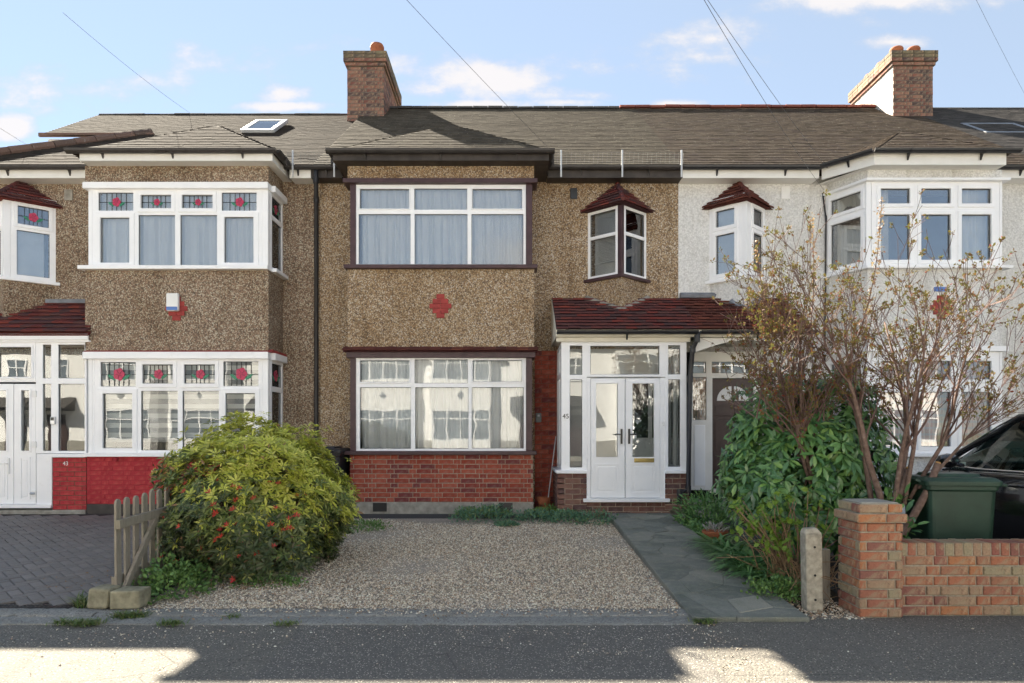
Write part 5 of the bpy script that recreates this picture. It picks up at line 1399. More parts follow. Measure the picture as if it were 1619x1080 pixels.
# entrance: shared porch roof continues, open recess with a timber screen and dark door
DS = 10.75; exs = X(1250, 9.86)
porch_roof(H, XR, exs + .35, 9.82, zpe, zpw, MT['tile_redbrown'], 271)
gutter(H, [(XR + .02, 9.79, zpe - .025), (exs + .35, 9.79, zpe - .025)], .052, MT['black_plastic'], 1.3)
m = MB(); m.box(XR, exs + .35, 9.87, 9.90, Z(534, DP), zpe); m.build('porch_fascia', MT['cream'], H, bevel=.004)
m = MB(); m.box(XR + .05, exs + .35, 9.90, DW, Z(534, DP), Z(534, DP) + .012); m.build('porch_soffit', MT['cream'], H)
m = MB(); za = zpw; c = cx47
m.tube([(XR + .02, DW - .03, za + .06), (X(1160, DW), DW - .03, za + .06), (c - .18, DW - .28, za - .10), (c, DW - .46, za - .24), (c + .18, DW - .28, za - .10), (c + .42, DW - .03, za + .05)], .05, 6); m.build('lead_flashing', MT['lead_grey'], H)
# arch board under the fascia
x0, x1 = X(1098, DP + .05), X(1262, DP + .05); n = 16; zt = Z(534, DP) - .01
m = MB(); pts = [(x0, 0, zt), (x1, 0, zt)] + [(x1 - (x1 - x0) * i / n, 0, zt - .20 + .17 * math.sin(math.pi * i / n)) for i in range(n + 1)]
m.prism([(p[0], 9.95, p[2]) for p in pts], (0, .03, 0)); m.build('arch_board', MT['board'], H)
k = DS / F
fo, O = fw(H, DS, 1093, 556, 1200, 775, [(1096, 572, 1117, 590), (1126, 572, 1196, 590), (1096, 596, 1117.5, 664), (1127, 598, 1192, 773)], mat=MT['board'], glass=MT['glass_plain'], name='entrance_screen', openings=(3,))
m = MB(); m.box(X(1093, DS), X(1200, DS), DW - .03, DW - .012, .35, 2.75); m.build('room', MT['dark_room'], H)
m = MB(frame(O)); q = lambda px, py: ((px - 1093) * k, (775 - py) * k)
a, b = q(1096, 664), q(1117.5, 596)
m.box(a[0], b[0], .045, .05, a[1], b[1], 0)
for f in (.3, .5, .7): m.box(a[0] + (b[0] - a[0]) * f - .003, a[0] + (b[0] - a[0]) * f + .003, .036, .045, a[1], b[1], 1)
m.box(a[0], b[0], .036, .045, a[1] + (b[1] - a[1]) * .75, a[1] + (b[1] - a[1]) * .76, 1)
m.build('leaded_sidelight', [MT['sidelight'], MT['gasket']], fo)
m = MB(frame(O)); a, b = q(1098, 768), q(1115, 672); m.box(a[0], b[0], -.012, .0, a[1], b[1]); m.build('panel', MT['upvc'], fo, bevel=.008)
m = MB(frame(O)); a, b = q(1127.5, 772), q(1191.5, 599); w, h = b[0] - a[0], b[1] - a[1]
M2 = frame((O[0] + a[0], DS + .02, O[2] + a[1])); m = MB(M2); m.box(0, w, 0, .045, 0, h); dd = m.build('door', MT['dark_door'], H, bevel=.004)
for (u0, u1, z0, z1) in ((.06, .46, .10, .30), (.54, .94, .10, .30), (.06, .46, .35, .62), (.54, .94, .35, .62), (.06, .46, .66, .76), (.54, .94, .66, .76)):
    m = MB(M2); m.box(u0 * w, u1 * w, -.012, 0, z0 * h, z1 * h); m.build('panel', MT['dark_door'], dd, bevel=.01)
m = MB(M2)
for s in (0, 1):
    r = w * .36; c0 = w * .5 + (-.02 if s == 0 else .02); sg = -1 if s == 0 else 1
    m.prism([(c0, -.006, .80 * h)] + [(c0 + sg * r * math.cos(t), -.006, .80 * h + r * math.sin(t)) for t in [math.pi / 2 * i / 8 for i in range(9)]], (0, .012, 0))
m.build('fanlight', MT['pale_room'], dd)
pbox(H, 'threshold', MT['cream'], DS, 1122, 775.5, 1200, 779, -.06, .1)
m = MB(); m.box(XR + .0, exs, 9.95, DW, .2, .40); m.build('porch_step', MT['concrete'], H, bevel=.02)
# ---------------------------------------------------------------- the next roof to the right
H = thing('house', 'neighbouring house at the right edge with a dark tiled roof and a roof window', 'house', (X7 + 2.9, DW, .2))
wall, roof = house_shell(H, X7, X7 + 6.5, MT['pebble_white'], MT['tile_slate'], seed=35)
rid = MB(); rid.box(X7, X7 + 6.5, DR - .04, DR + .04, ZR - .06, ZR + .01); rid = rid.build('ridge', MT['mortar_dark'], H)
ridge(rid, X7, X7 + 6.5, ZR - .05, MT['tile_slate'], seed=5)
eave_white(H, X7, X7 + 6.5); gutter(H, [(X7, DE - .03, ZE + .01), (X7 + 6.5, DE - .03, ZE + .01)], mat=MT['black_plastic'])
skylight(H, 1558, 1624, 195, 210)
bay_roof(H, X7 + .25, X7 + 3.3, DEB, MT['tile_slate'], 331)
m = MB(); m.box(X7 + .3, X7 + 3.2, DB, DW, .1, ZE - .02); m.build('bay_wall', MT['pebble_white'], H)
# ---------------------------------------------------------------- across the street (seen mirrored in the panes)
YO = -13.2
def far_house(x0, w, seed, flip):
    H = thing('house', 'white rendered house across the street mirrored in the window panes', 'house', (x0 + w / 2, YO, 0), 'houses across the street, mirrored in the glass')
    m = MB(); m.box(x0, x0 + w, YO - 8, YO, 0, 5.6); m.build('wall', MT['far_white'], H)
    m = MB(); m.poly([(x0, YO + .3, 5.6), (x0, YO - 4, 8.5), (x0 + w, YO - 4, 8.5), (x0 + w, YO + .3, 5.6)]); m.poly([(x0, YO - 8.3, 5.6), (x0 + w, YO - 8.3, 5.6), (x0 + w, YO - 4, 8.5), (x0, YO - 4, 8.5)])
    m.poly([(x0, YO + .3, 5.59), (x0 + w, YO + .3, 5.59), (x0 + w, YO - 8.3, 5.59), (x0, YO - 8.3, 5.59)])
    m.build('roof', MT['tile_brown'], H)
    bx = x0 + .45 if flip else x0 + w - 3.35
    m = MB(); m.box(bx, bx + 2.9, YO, YO + .7, .3, 1.05); m.box(bx, bx + 2.9, YO, YO + .7, 2.55, 3.95); m.box(bx, bx + 2.9, YO, YO + .7, 5.15, 5.6); m.build('bay_wall', MT['far_white'], H)
    m = MB(); m.box(bx - .15, bx + 3.05, YO, YO + .95, 5.6, 5.75); m.build('bay_fascia', MT['board'], H)
    def win(wx, y, zb, ww, hh, n):
        ps = []; s = (ww - .06) / n
        for i in range(n):
            ps += [(.06 + s * i, s * (i + 1) - .0, hh * .7, hh - .06), (.06 + s * i, s * (i + 1) - .0, .06, hh * .66)]
        M = frame((wx + ww, y, zb), math.pi); mb = MB(M); slab(mb, (0, ww, 0, hh), ps, 0, .07); fo = mb.build('window', MT['upvc'], H, recalc=False)
        mb = MB(M)
        for p in ps: mb.box(p[0], p[1], .03, .04, p[2], p[3])
        mb.build('pane', MT['far_pane'], fo)
    win(bx + .05, YO + .7, 1.05, 2.8, 1.5, 4); win(bx + .05, YO + .7, 3.95, 2.8, 1.2, 4)
    for xx in (bx, bx + 2.86):
        m = MB(); m.box(xx, xx + .04, YO, YO + .66, 1.05, 2.55); m.box(xx, xx + .04, YO, YO + .66, 3.95, 5.15); m.build('bay_cheek', MT['upvc'], H)
    m = MB(); m.prism([(bx + 1.45 - .17, YO + .70, 3.25), (bx + 1.45, YO + .70, 3.05), (bx + 1.45 + .17, YO + .70, 3.25), (bx + 1.45, YO + .70, 3.45)], (0, .015, 0)); m.build('motif', MT['lead_grey'], H)
    ox = x0 + w - 1.5 if flip else x0 + .6
    win(ox, YO + .04, 3.9, .9, 1.15, 2)
    m = MB(); m.box(ox - .6, ox + 1.3, YO, YO + .9, 2.5, 2.62); m.prism([(ox - .6, YO + 1.0, 2.62), (ox - .6, YO, 3.2), (ox - .6, YO, 2.62)], (1.9, 0, 0)); m.build('porch_roof', MT['tile_slate'], H)
    m = MB(); m.box(ox - .1, ox + .8, YO + .02, YO + .08, .25, 2.3); m.build('door', MT['dark_door'], H)
    m = MB(); m.box(x0, x0 + w, YO, YO + .04, .0, 1.0); m.build('base_course', MT['concrete'], H)
simple('far_pane', (.16, .19, .22), .15, .5, .3, 1)
for i in range(8): far_house(-30.0 + i * 6.4, 6.4, i, i % 2 == 0)
# ================================================================ garden things
# --- picket fence between the left drive and the bush
fx = -3.30
Hf = thing('picket_fence', 'short weathered timber picket fence with round-topped pales beside the flowering bush', 'fence', (fx, 5.75, .02))
for i in range(7):
    y = 5.72 + i * .135; z0 = gz(y) + (.07 if i else .05); h = .90 + R.uniform(-.012, .012) - z0 + gz(y); n = 8; w = .036
    pts = [(fx - w, y, z0), (fx + w, y, z0)]
    m = MB(); hw = .038; top = z0 + h - .05
    prof = [(-hw, z0), (hw, z0), (hw, top)] + [(hw * math.cos(t), top + .045 * math.sin(t)) for t in [math.pi * j / 8 for j in range(1, 8)]] + [(-hw, top)]
    a = math.radians(62) if False else math.radians(90)
    lean = R.uniform(-.01, .01)
    m.prism([(fx - .010 + lean * (z - z0), y + u, z) for u, z in prof], (.02, 0, 0)); m.build('picket', MT['weathered_timber'], Hf, bevel=.003)
def bar(name, a, b, w, t, mat, parent):
    a = Vector(a); b = Vector(b); d = (b - a).normalized(); s = Vector((1, 0, 0)); u = d.cross(s).normalized()
    m = MB(); m.prism([a - u * w - s * t, a + u * w - s * t, a + u * w + s * t, a - u * w + s * t], b - a); return m.build(name, mat, parent, bevel=.004)
bar('rail', (fx + .032, 5.66, .70), (fx + .034, 6.75, .735), .038, .017, MT['weathered_timber'], Hf)
bar('rail', (fx - .032, 5.70, .22), (fx - .034, 6.75, .26), .038, .017, MT['weathered_timber'], Hf)
bar('brace', (fx + .036, 5.74, .13), (fx + .036, 6.26, .68), .034, .016, MT['weathered_timber'], Hf)
blk = thing('concrete_block', 'mossy concrete block lying at the foot of the picket fence', 'block', (-3.2, 5.62, .03))
m = MB(); m.prism([(-3.26, 5.52, .03), (-3.03, 5.54, .03), (-3.02, 5.72, .03), (-3.25, 5.72, .03)], (0, 0, .15)); m.build('block_face', MT['block_concrete'], blk, bevel=.014)
blk = thing('concrete_block', 'broken concrete lump left of the fence foot, beside the drain channel', 'block', (-3.4, 5.6, .03))
m = MB(); m.prism([(-3.47, 5.55, .03), (-3.29, 5.53, .03), (-3.275, 5.70, .03), (-3.45, 5.74, .03)], (.015, .01, .165)); m.build('block_face', MT['block_concrete'], blk, bevel=.02)
# --- concrete post on the right
cp = thing('concrete_post', 'mottled concrete post with three bolt holes standing at the end of the path', 'post', (2.47, 5.62, 0))
m = MB(); m.prism([(2.405, 5.56, -.02), (2.545, 5.57, -.02), (2.545, 5.68, -.02), (2.405, 5.68, -.02)], (-.012, .0, .66)); m._add([(2.393, 5.56, .64), (2.533, 5.57, .64), (2.533, 5.68, .64), (2.393, 5.68, .64), (2.405, 5.58, .675), (2.50, 5.59, .685), (2.50, 5.67, .685), (2.405, 5.67, .675)], [(4, 5, 6, 7), (0, 1, 5, 4), (1, 2, 6, 5), (2, 3, 7, 6), (3, 0, 4, 7)])
m.build('shaft', MT['post_concrete'], cp, bevel=.012)
for z in (.53, .30, .10):
    m = MB(); m.tube([(2.475 - .012 * z, 5.562, z), (2.475 - .012 * z, 5.575, z)], .010, 10); m.build('bolt_hole', MT['rubber'], cp)
sp = thing('timber_stake', 'short green mossy timber stake beside the brick pillar', 'stake', (2.70, 5.9, 0))
m = MB(); m.box(2.665, 2.735, 5.86, 5.93, -.02, .46); m.build('stake', MT['weathered_timber'], sp, bevel=.006)
# --- brick pillar and low wall
PX0, PX1, PY0, PY1 = X(1360, 5.395), X(1427, 5.395), 5.395, 5.745
pl = thing('brick_pillar', 'square garden pillar of mixed orange and yellow bricks with a projecting cap course', 'pillar', ((PX0 + PX1) / 2, 5.57, 0))
m = MB(); m.box(PX0 + .008, PX1 - .008, PY0 + .008, PY1 - .008, -.05, .745); core = m.build('core', MT['mortar_pale'], pl)
w = PX1 - PX0; zt = .752
def face(parent_core, x0, x1, y0, y1, z0, z1, seed, bond='stretcher'):
    for i, (O, a, ww) in enumerate((((x0, y0, z0), 0, x1 - x0), ((x0, y1, z0), -math.pi / 2, y1 - y0), ((x1, y0, z0), math.pi / 2, y1 - y0), ((x1, y1, z0), math.pi, x1 - x0))):
        bricks(None, O, a, ww, z1 - z0, MT['brick_wall_mix'], bond, key='bw', seed=seed + i, host=parent_core, J=.012, L=.215)
ORG[core.name] = ORG[pl.name]
face(core, PX0, PX1, PY0, PY1, 0, zt, 301, 'flemish')
m = MB(); m.box(PX0 - .017, PX1 + .017, PY0 - .017, PY1 + .017, zt, zt + .072); c2 = m.build('cap_core', MT['mortar_pale'], pl); ORG[c2.name] = ORG[pl.name]
face(c2, PX0 - .025, PX1 + .025, PY0 - .025, PY1 + .025, zt, zt + .075, 311)
m = MB(); m.box(PX0 + .008, PX1 - .008, PY0 + .008, PY1 - .008, zt + .072, zt + .148); c3 = m.build('cap_core', MT['mortar_pale'], pl); ORG[c3.name] = ORG[pl.name]
face(c3, PX0, PX1, PY0, PY1, zt + .075, zt + .15, 321)
m = MB(); m.prism([(PX0 + .02, PY0 + .02, zt + .147), (PX1 - .02, PY0 + .02, zt + .147), (PX1 - .02, PY1 - .02, zt + .147), (PX0 + .02, PY1 - .02, zt + .147)], (0, 0, .012)); m.build('cap_mortar', MT['concrete'], pl, bevel=.005)
gw = thing('garden_wall', 'low front garden wall of mixed orange bricks with a brick-on-edge coping', 'wall', (4.2, 5.55, 0))
WX0, WX1, WY0, WY1 = PX1 + .004, 5.35, 5.455, 5.67; zc = .48
m = MB(); m.box(WX0, WX1, WY0 + .008, WY1 - .008, -.05, zc); wc = m.build('core', MT['mortar_pale'], gw); ORG[wc.name] = ORG[gw.name]
bricks(None, (WX0, WY0, 0), 0, WX1 - WX0, zc, MT['brick_wall_mix'], 'flemish', key='bw', seed=331, host=wc, J=.012)
bricks(None, (WX1, WY1, 0), math.pi, WX1 - WX0, zc, MT['brick_wall_mix'], 'flemish', key='bw', seed=332, host=wc, as_objects=False)
m = MB(); m.box(WX0, WX1, WY0 + .008, WY1 - .008, zc, zc + .098); cc = m.build('coping_core', MT['mortar_pale'], gw); ORG[cc.name] = ORG[gw.name]
bm_ = bpy.data.meshes.new('coping_brick'); b_ = MB(); b_.box(-.0325, .0325, -.1075, .1075, -.05125, .05125); bm_.from_pydata(b_.v, [], b_.f); bm_.materials.append(MT['brick_wall_mix'])
bmm = bmesh.new(); bmm.from_mesh(bm_); bmesh.ops.bevel(bmm, geom=list(bmm.edges), offset=.005, segments=1, affect='EDGES'); bmm.to_mesh(bm_); bmm.free()
x = WX0 + .036
while x < WX1 - .03:
    piece('coping_brick', bm_, Matrix.Translation((x, (WY0 + WY1) / 2 + R.uniform(-.003, .003), zc + .052 + R.uniform(-.003, .003))) @ Matrix.Rotation(R.uniform(-.02, .02), 4, 'Y'), cc); x += .0745
# --- green wheelie bin
bn = thing('wheelie_bin', 'green plastic wheelie bin standing behind the low brick wall', 'bin', (4.10, 6.42, .035))
def bin_(parent, cx, cy, z0, w, d, h, mat, ang=0.0):
    M = Matrix.Translation((cx, cy, z0)) @ Matrix.Rotation(ang, 4, 'Z')
    m = MB(M); n = 6; r = .06
    def ring(hw, hd, z, r):
        P = []
        for (sx, sy, a0) in ((1, 1, 0), (-1, 1, 90), (-1, -1, 180), (1, -1, 270)):
            for q in range(4):
                t = math.radians(a0 + q * 30); P.append((sx * (hw - r) + r * math.cos(t), sy * (hd - r) + r * math.sin(t), z))
        return P
    rings = [ring(w * .40, d * .38, .06, .05), ring(w * .41, d * .39, .12, .05), ring(w * .455, d * .45, h * .86, .05), ring(w * .485, d * .475, h * .87, .05), ring(w * .49, d * .48, h * .91, .05), ring(w * .455, d * .45, h * .912, .05)]
    k = len(rings[0]); vs = [p for q in rings for p in q]
    fs = [(i * k + j, i * k + (j + 1) % k, (i + 1) * k + (j + 1) % k, (i + 1) * k + j) for i in range(len(rings) - 1) for j in range(k)] + [tuple(reversed(range(k)))]
    m._add(vs, fs); b = m.build('bin_body', mat, parent, bevel=.004)
    m = MB(M); rings = [ring(w * .515, d * .505, h * .905, .05), ring(w * .52, d * .51, h * .945, .05), ring(w * .46, d * .45, h * .975, .06), ring(w * .34, d * .30, h * .98, .05), ring(w * .32, d * .28, h * 1.005, .05)]
    vs = [p for q in rings for p in q]
    fs = [(i * k + j, i * k + (j + 1) % k, (i + 1) * k + (j + 1) % k, (i + 1) * k + j) for i in range(len(rings) - 1) for j in range(k)] + [tuple(reversed(range(k))), tuple(range(4 * k, 5 * k))]
    m._add(vs, fs); l = m.build('lid', mat, parent, bevel=.006)
    m = MB(M); m.box(w * .48, w * .60, -d * .42, d * .42, h * .90, h * .925); m.prism([(w * .44, -.02, h * .86), (w * .50, -.02, h * .86), (w * .58, -.02, h * .90), (w * .44, -.02, h * .90)], (0, .04, 0)); m.build('lid_handle', mat, parent, bevel=.008)
    m = MB(M); m.tube([(-w * .5, -d * .3, h * .93), (-w * .56, -d * .3, h * .95), (-w * .56, d * .3, h * .95), (-w * .5, d * .3, h * .93)], .014, 8); m.build('handle', mat, parent)
    for s in (-1, 1):
        m = MB(M); m.tube([(-w * .40, s * d * .36, .095), (-w * .40, s * d * .47, .095)], .095, 16); m.build('wheel', MT['rubber'], parent, bevel=.01)
    m = MB(M)
    for s in (-.25, .0, .25): m.box(-w * .30, w * .2, s * d - .01, s * d + .01, h * .978, h * .99)
    m.build('lid_ribs', mat, parent, bevel=.004)
bin_(bn, 4.10, 6.42, .035, .64, .60, 1.045, MT['green_bin'], math.radians(-6))
bk = thing('wheelie_bin', 'dark wheelie bin half hidden behind the yellow-green bush', 'bin', (-2.85, 10.45, .2))
bin_(bk, -2.80, 10.42, .22, .72, .56, 1.02, MT['dark_bin'], math.radians(90))
# --- black car nose-in on the right
def car(name, label, ox, oy, oz, mat, rot=0.0, L=4.25):
    Mc = Matrix.Translation((ox, oy, oz)) @ Matrix.Rotation(rot, 4, 'Z') @ Matrix.Diagonal((1.04, 1.04, 1.07, 1))       # local: nose +y
    C = thing(name, label, 'car', (ox, oy, oz))
    st = [(-L / 2, .70, .42, .86, .90), (-L / 2 + .10, .80, .30, .93, .97), (-1.5, .885, .24, .98, 1.0), (-.7, .90, .22, .965, .985), (.3, .90, .22, .945, .965), (.85, .895, .22, .93, .985), (1.25, .885, .23, .895, .975), (1.7, .83, .26, .83, .90), (1.95, .74, .30, .74, .80), (L / 2, .58, .38, .62, .66)]
    m = MB(Mc); rings = []
    for (y, hw, zb, zs, zt) in st:
        rings.append([(s * a * hw, y, zz) for s, lst in ((1, [(.86, zb), (.97, zb + .10), (1.0, zb + (zs - zb) * .5), (.985, zs - .08), (.945, zs), (.78, zt - .012), (.4, zt)]),) for a, zz in lst] +
                     [(-a * hw, y, zz) for a, zz in [(.4, zt), (.78, zt - .012), (.945, zs), (.985, zs - .08), (1.0, zb + (zs - zb) * .5), (.97, zb + .10), (.86, zb)]])
    k = len(rings[0]); vs = [p for q in rings for p in q]
    fs = [(i * k + j, i * k + (j + 1) % k, (i + 1) * k + (j + 1) % k, (i + 1) * k + j) for i in range(len(rings) - 1) for j in range(k)] + [tuple(reversed(range(k))), tuple(range((len(rings) - 1) * k, len(rings) * k))]
    m._add(vs, fs); body = m.build('body', mat, C, smooth=True)
    ss = body.modifiers.new('sub', 'SUBSURF'); ss.levels = 2; ss.render_levels = 2
    # seats and dashboard behind the glass
    for sx in (-.37, .37):
        m = MB(Mc); m.box(sx - .22, sx + .22, -.55, -.42, .9, 1.18); m.box(sx - .12, sx + .12, -.56, -.46, 1.2, 1.36); m.build('seat', MT['dark_bin'], C, bevel=.03)
    m = MB(Mc); m.box(-.70, .70, .55, .85, .9, 1.02); m.build('dashboard', MT['dark_bin'], C, bevel=.03)
    # greenhouse
    gh = [(-1.95, .70, .93, .50, .97), (-1.55, .79, .97, .60, 1.36), (-1.0, .82, .96, .63, 1.475), (-.3, .83, .945, .645, 1.505), (.10, .83, .94, .64, 1.475), (.45, .82, .94, .60, 1.34), (1.12, .76, .95, .58, .985)]
    m = MB(Mc); rings = []
    for (y, a, zb, b, zt) in gh: rings.append([(a, y, zb), (b + (a - b) * .45, y, zb + (zt - zb) * .6), (b, y, zt), (b * .7, y, zt + .02), (-b * .7, y, zt + .02), (-b, y, zt), (-(b + (a - b) * .45), y, zb + (zt - zb) * .6), (-a, y, zb)])
    k = 8
    for i in range(len(rings) - 1):
        for j in range(7): m._add([rings[i][j], rings[i][j + 1], rings[i + 1][j + 1], rings[i + 1][j]], [(0, 1, 2, 3)])
    m.build('glasshouse', MT['car_glass'], C, smooth=False, weld=True)
    m = MB(Mc); rr = []
    for (y, a, zb, b, zt) in gh[1:6]: rr.append([(b + .02, y, zt - .03), (b, y, zt + .012), (b * .7, y, zt + .034), (0, y, zt + .045), (-b * .7, y, zt + .034), (-b, y, zt + .012), (-b - .02, y, zt - .03)])
    vs = [p for q in rr for p in q]; m._add(vs, [(i * 7 + j, i * 7 + j + 1, (i + 1) * 7 + j + 1, (i + 1) * 7 + j) for i in range(len(rr) - 1) for j in range(6)])
    ro = m.build('roof', mat, C, smooth=True); so = ro.modifiers.new('s', 'SOLIDIFY'); so.thickness = .03
    for s in (-1, 1):
        def gp(i, f=0): y, a, zb, b, zt = gh[i]; return Vector((s * (b + .015), y, zt - .005))
        m = MB(Mc)
        m.tube([(s * .775, 1.14, .965), (s * .69, .80, 1.16), gp(5), gp(4), gp(3), gp(2), gp(1), (s * .73, -1.97, .95)], [.035, .034, .032, .03, .03, .03, .036, .05], 6)
        m.tube([(s * .842, -.42, .94), (s * .655, -.46, 1.50)], .034, 6)
        m.build('pillar', mat, C, smooth=True)
        m = MB(Mc); m.tube([(s * .80, 1.02, .975), (s * .845, .4, .955), (s * .85, -.4, .96), (s * .82, -1.5, .985)], .010, 6); m.build('window_trim', MT['chrome'], C)
        m = MB(Mc); m.tube([(s * .715, .85, 1.15), (s * .635, .45, 1.375), (s * .672, .1, 1.492), (s * .678, -.4, 1.512)], .008, 6); m.build('roof_trim', MT['chrome'], C)
        m = MB(Mc); m.box(s * .90 if s > 0 else -.912, .912 if s > 0 else s * .90, -.43, -.422, .35, .93); m.box(.90 if s > 0 else -.912, .912 if s > 0 else -.90, .78, .788, .35, .92); m.build('door_seam', MT['rubber'], C)
        m = MB(Mc); m.tube([(s * .905, -.32, .83), (s * .935, -.27, .835), (s * .935, -.12, .835), (s * .905, -.07, .83)], .014, 8); m.build('door_handle', mat, C, smooth=True)
        m = MB(Mc)
        vs = []; n = 8
        for j, (y, sc) in enumerate(((.60, .5), (.64, .95), (.70, 1.0), (.78, .8), (.83, .35))):
            for q in range(n): t = 2 * math.pi * q / n; vs.append((s * (.99 + .115 * sc * math.cos(t)), y, 1.03 + .075 * sc * math.sin(t)))
        m._add(vs, [(i * n + j, i * n + (j + 1) % n, (i + 1) * n + (j + 1) % n, (i + 1) * n + j) for i in range(4) for j in range(n)] + [tuple(reversed(range(n))), tuple(range(4 * n, 5 * n))])
        m.tube([(s * .80, .72, .975), (s * .92, .70, 1.0)], .022, 6); mi = m.build('wing_mirror', mat, C, smooth=True)
        for y in (-1.30, 1.28):
            m = MB(Mc); cx = s * .80; wv = [(.30, -.11), (.325, -.07), (.325, .07), (.30, .11)]
            n = 28; vs = []
            prof = [(.20, -.115 * s), (.30, -.11 * s), (.322, -.07 * s), (.322, .07 * s), (.30, .105 * s), (.205, .10 * s)]
            for (r, o) in prof:
                for q in range(n): t = 2 * math.pi * q / n; vs.append((cx + o, y + r * math.cos(t), .32 + r * math.sin(t)))
            m._add(vs, [(i * n + j, i * n + (j + 1) % n, (i + 1) * n + (j + 1) % n, (i + 1) * n + j) for i in range(len(prof) - 1) for j in range(n)]); wh = m.build('wheel', MT['rubber'], C, smooth=True)
            m = MB(Mc); m.tube([(cx + .02 * s, y, .32), (cx + .07 * s, y, .32)], .205, 24)
            for q in range(5): t = 2 * math.pi * q / 5; m.tube([(cx + .085 * s, y, .32), (cx + .09 * s, y + .19 * math.cos(t), .32 + .19 * math.sin(t))], [.035, .022], 6)
            m.build('rim', MT['steel'], wh)
    for s in (-1, 1):
        m = MB(Mc); m.prism([(s * .50, L / 2 - .13, .70), (s * .70, L / 2 - .28, .74), (s * .72, L / 2 - .24, .64), (s * .50, L / 2 - .06, .61)], (0, .06, .02)); m.build('headlight', MT['chrome'], C)
        m = MB(Mc); m.prism([(s * .52, -L / 2 - .0, .86), (s * .74, -L / 2 + .08, .88), (s * .74, -L / 2 + .06, .72), (s * .52, -L / 2 - .02, .70)], (0, -.02, 0)); m.build('tail_light', MT['red_tile_flat'], C)
    m = MB(Mc); m.box(-.26, .26, L / 2 - .03, L / 2 + .01, .43, .54); m.build('number_plate', MT['white_plain'], C)
    return C
car('parked_car', 'black car parked nose-in on the right-hand drive behind the green bin', 5.86, 6.85, .05, MT['car_black'], math.radians(1))
car('parked_car', 'silver car parked at the far kerb, mirrored in the window panes', -6.5, -6.4, -.11, MT['car_silver'], math.radians(-90))
# --- pots
def pot(label, c, r, h, soil=True):
    P = thing('flower_pot', label, 'pot', c)
    m = MB(); m.lathe([(r * .70, 0), (r * .95, h * .80), (r * 1.08, h * .80), (r * 1.08, h), (r * .95, h), (r * .9, h * .85), (0, h * .82)], c, 28); m.build('pot_wall', MT['terracotta'], P, smooth=False)
    return P
pot('terracotta pot holding a leaning cane, between the brick bay and the porch', (X(861, 10.5), 10.62, .235), .105, .22)
ck = thing('garden_cane', 'thin pale cane leaning from the terracotta pot against the brick wall', 'cane', (X(866, 10.5), 10.62, .25))
m = MB(); m.tube([(X(865, 10.6), 10.6, .27), (X(879, 10.98), 10.93, Z(690, 10.98))], .008, 6); m.build('cane', MT['galvanised'], ck)
bowl_c = (2.42 + .02, 8.75, gz(8.75) + .04)
pot('shallow terracotta bowl of grey succulents at the edge of the path', (X(1131, 8.1), 8.1, gz(8.1) + .05), .14, .13)
st = thing('walking_stick', 'black crook-handled stick leaning inside the porch', 'stick', (X(1063, 10.6), 10.6, .42))
m = MB(); b0 = Vector((X(1060, 10.6), 10.5, .42)); t0 = Vector((X(1068, 10.6), 10.55, 1.22)); m.tube([b0, t0, t0 + Vector((.02, 0, .05)), t0 + Vector((.06, 0, .07)), t0 + Vector((.10, 0, .04)), t0 + Vector((.105, 0, 0))], .013, 8); m.build('shaft', MT['black_metal'], st)
# --- overhead wires
def wire(label, a, b, sag, r=.0024):
    t = thing('overhead_wire', label, 'wire', a); A, B = Vector(a), Vector(b)
    m = MB(); m.tube([A + (B - A) * (i / 24) + Vector((0, 0, -sag * 4 * (i / 24) * (1 - i / 24))) for i in range(25)], r, 5); m.build('cable_run', MT['wire'], t)
def at(px, py, D): return (X(px, D), D, Z(py, D))
wire('thin cable coming down to the end of the centre bay gutter', at(868, 234, 10.1), at(560, -90, 5.2), .02)
wire('upper of two cables meeting at the white house eaves', at(1306, 262, 10.7), at(985, -200, 4.2), .05)
wire('lower of two cables meeting at the white house eaves', at(1303, 300, 11.0), at(1000, -200, 4.0), .10)
wire('cable crossing the sky right of the white chimney', at(1640, 185, 16.5), at(1470, -150, 9.0), .05)
wire('faint cable crossing the sky above the left-hand ridge', at(300, 178, 15.3), at(100, 20, 9.5), .05, .003)
wire('faint cable reaching the loft box at the far left', at(72, 245, 13.1), at(-120, 120, 8.0), .04, .0035)
# ================================================================ plants
def unit(v): return v / np.linalg.norm(v, axis=-1, keepdims=True)
def mesh_of(name, tpl, mat):
    me = bpy.data.meshes.new(name); me.from_pydata([tuple(v) for v in tpl[0]], [], [tuple(int(i) for i in t) for t in tpl[1]]); me.materials.append(mat); return me
def mat4(Rm, p, s):
    return Matrix(((Rm[0, 0] * s, Rm[0, 1] * s, Rm[0, 2] * s, p[0]), (Rm[1, 0] * s, Rm[1, 1] * s, Rm[1, 2] * s, p[1]), (Rm[2, 0] * s, Rm[2, 1] * s, Rm[2, 2] * s, p[2]), (0, 0, 0, 1)))
def whorl(n, L, Wd, rise, seed, droop=.2, fold=.2):
    r = np.random.default_rng(seed)
    a = np.arange(n) * 2 * np.pi / n * 1.03 + r.normal(0, .25, n)
    fwd = np.stack([np.cos(a), np.sin(a), rise + r.normal(0, .22, n)], 1)
    up = np.tile([0, 0, 1.], (n, 1)) + r.normal(0, .25, (n, 3))
    return scatter(leaf_tpl(L, Wd, fold, droop), np.stack([np.cos(a) * .004, np.sin(a) * .004, r.uniform(-.012, .012, n)], 1), fwd, up, r.uniform(.7, 1.15, n))
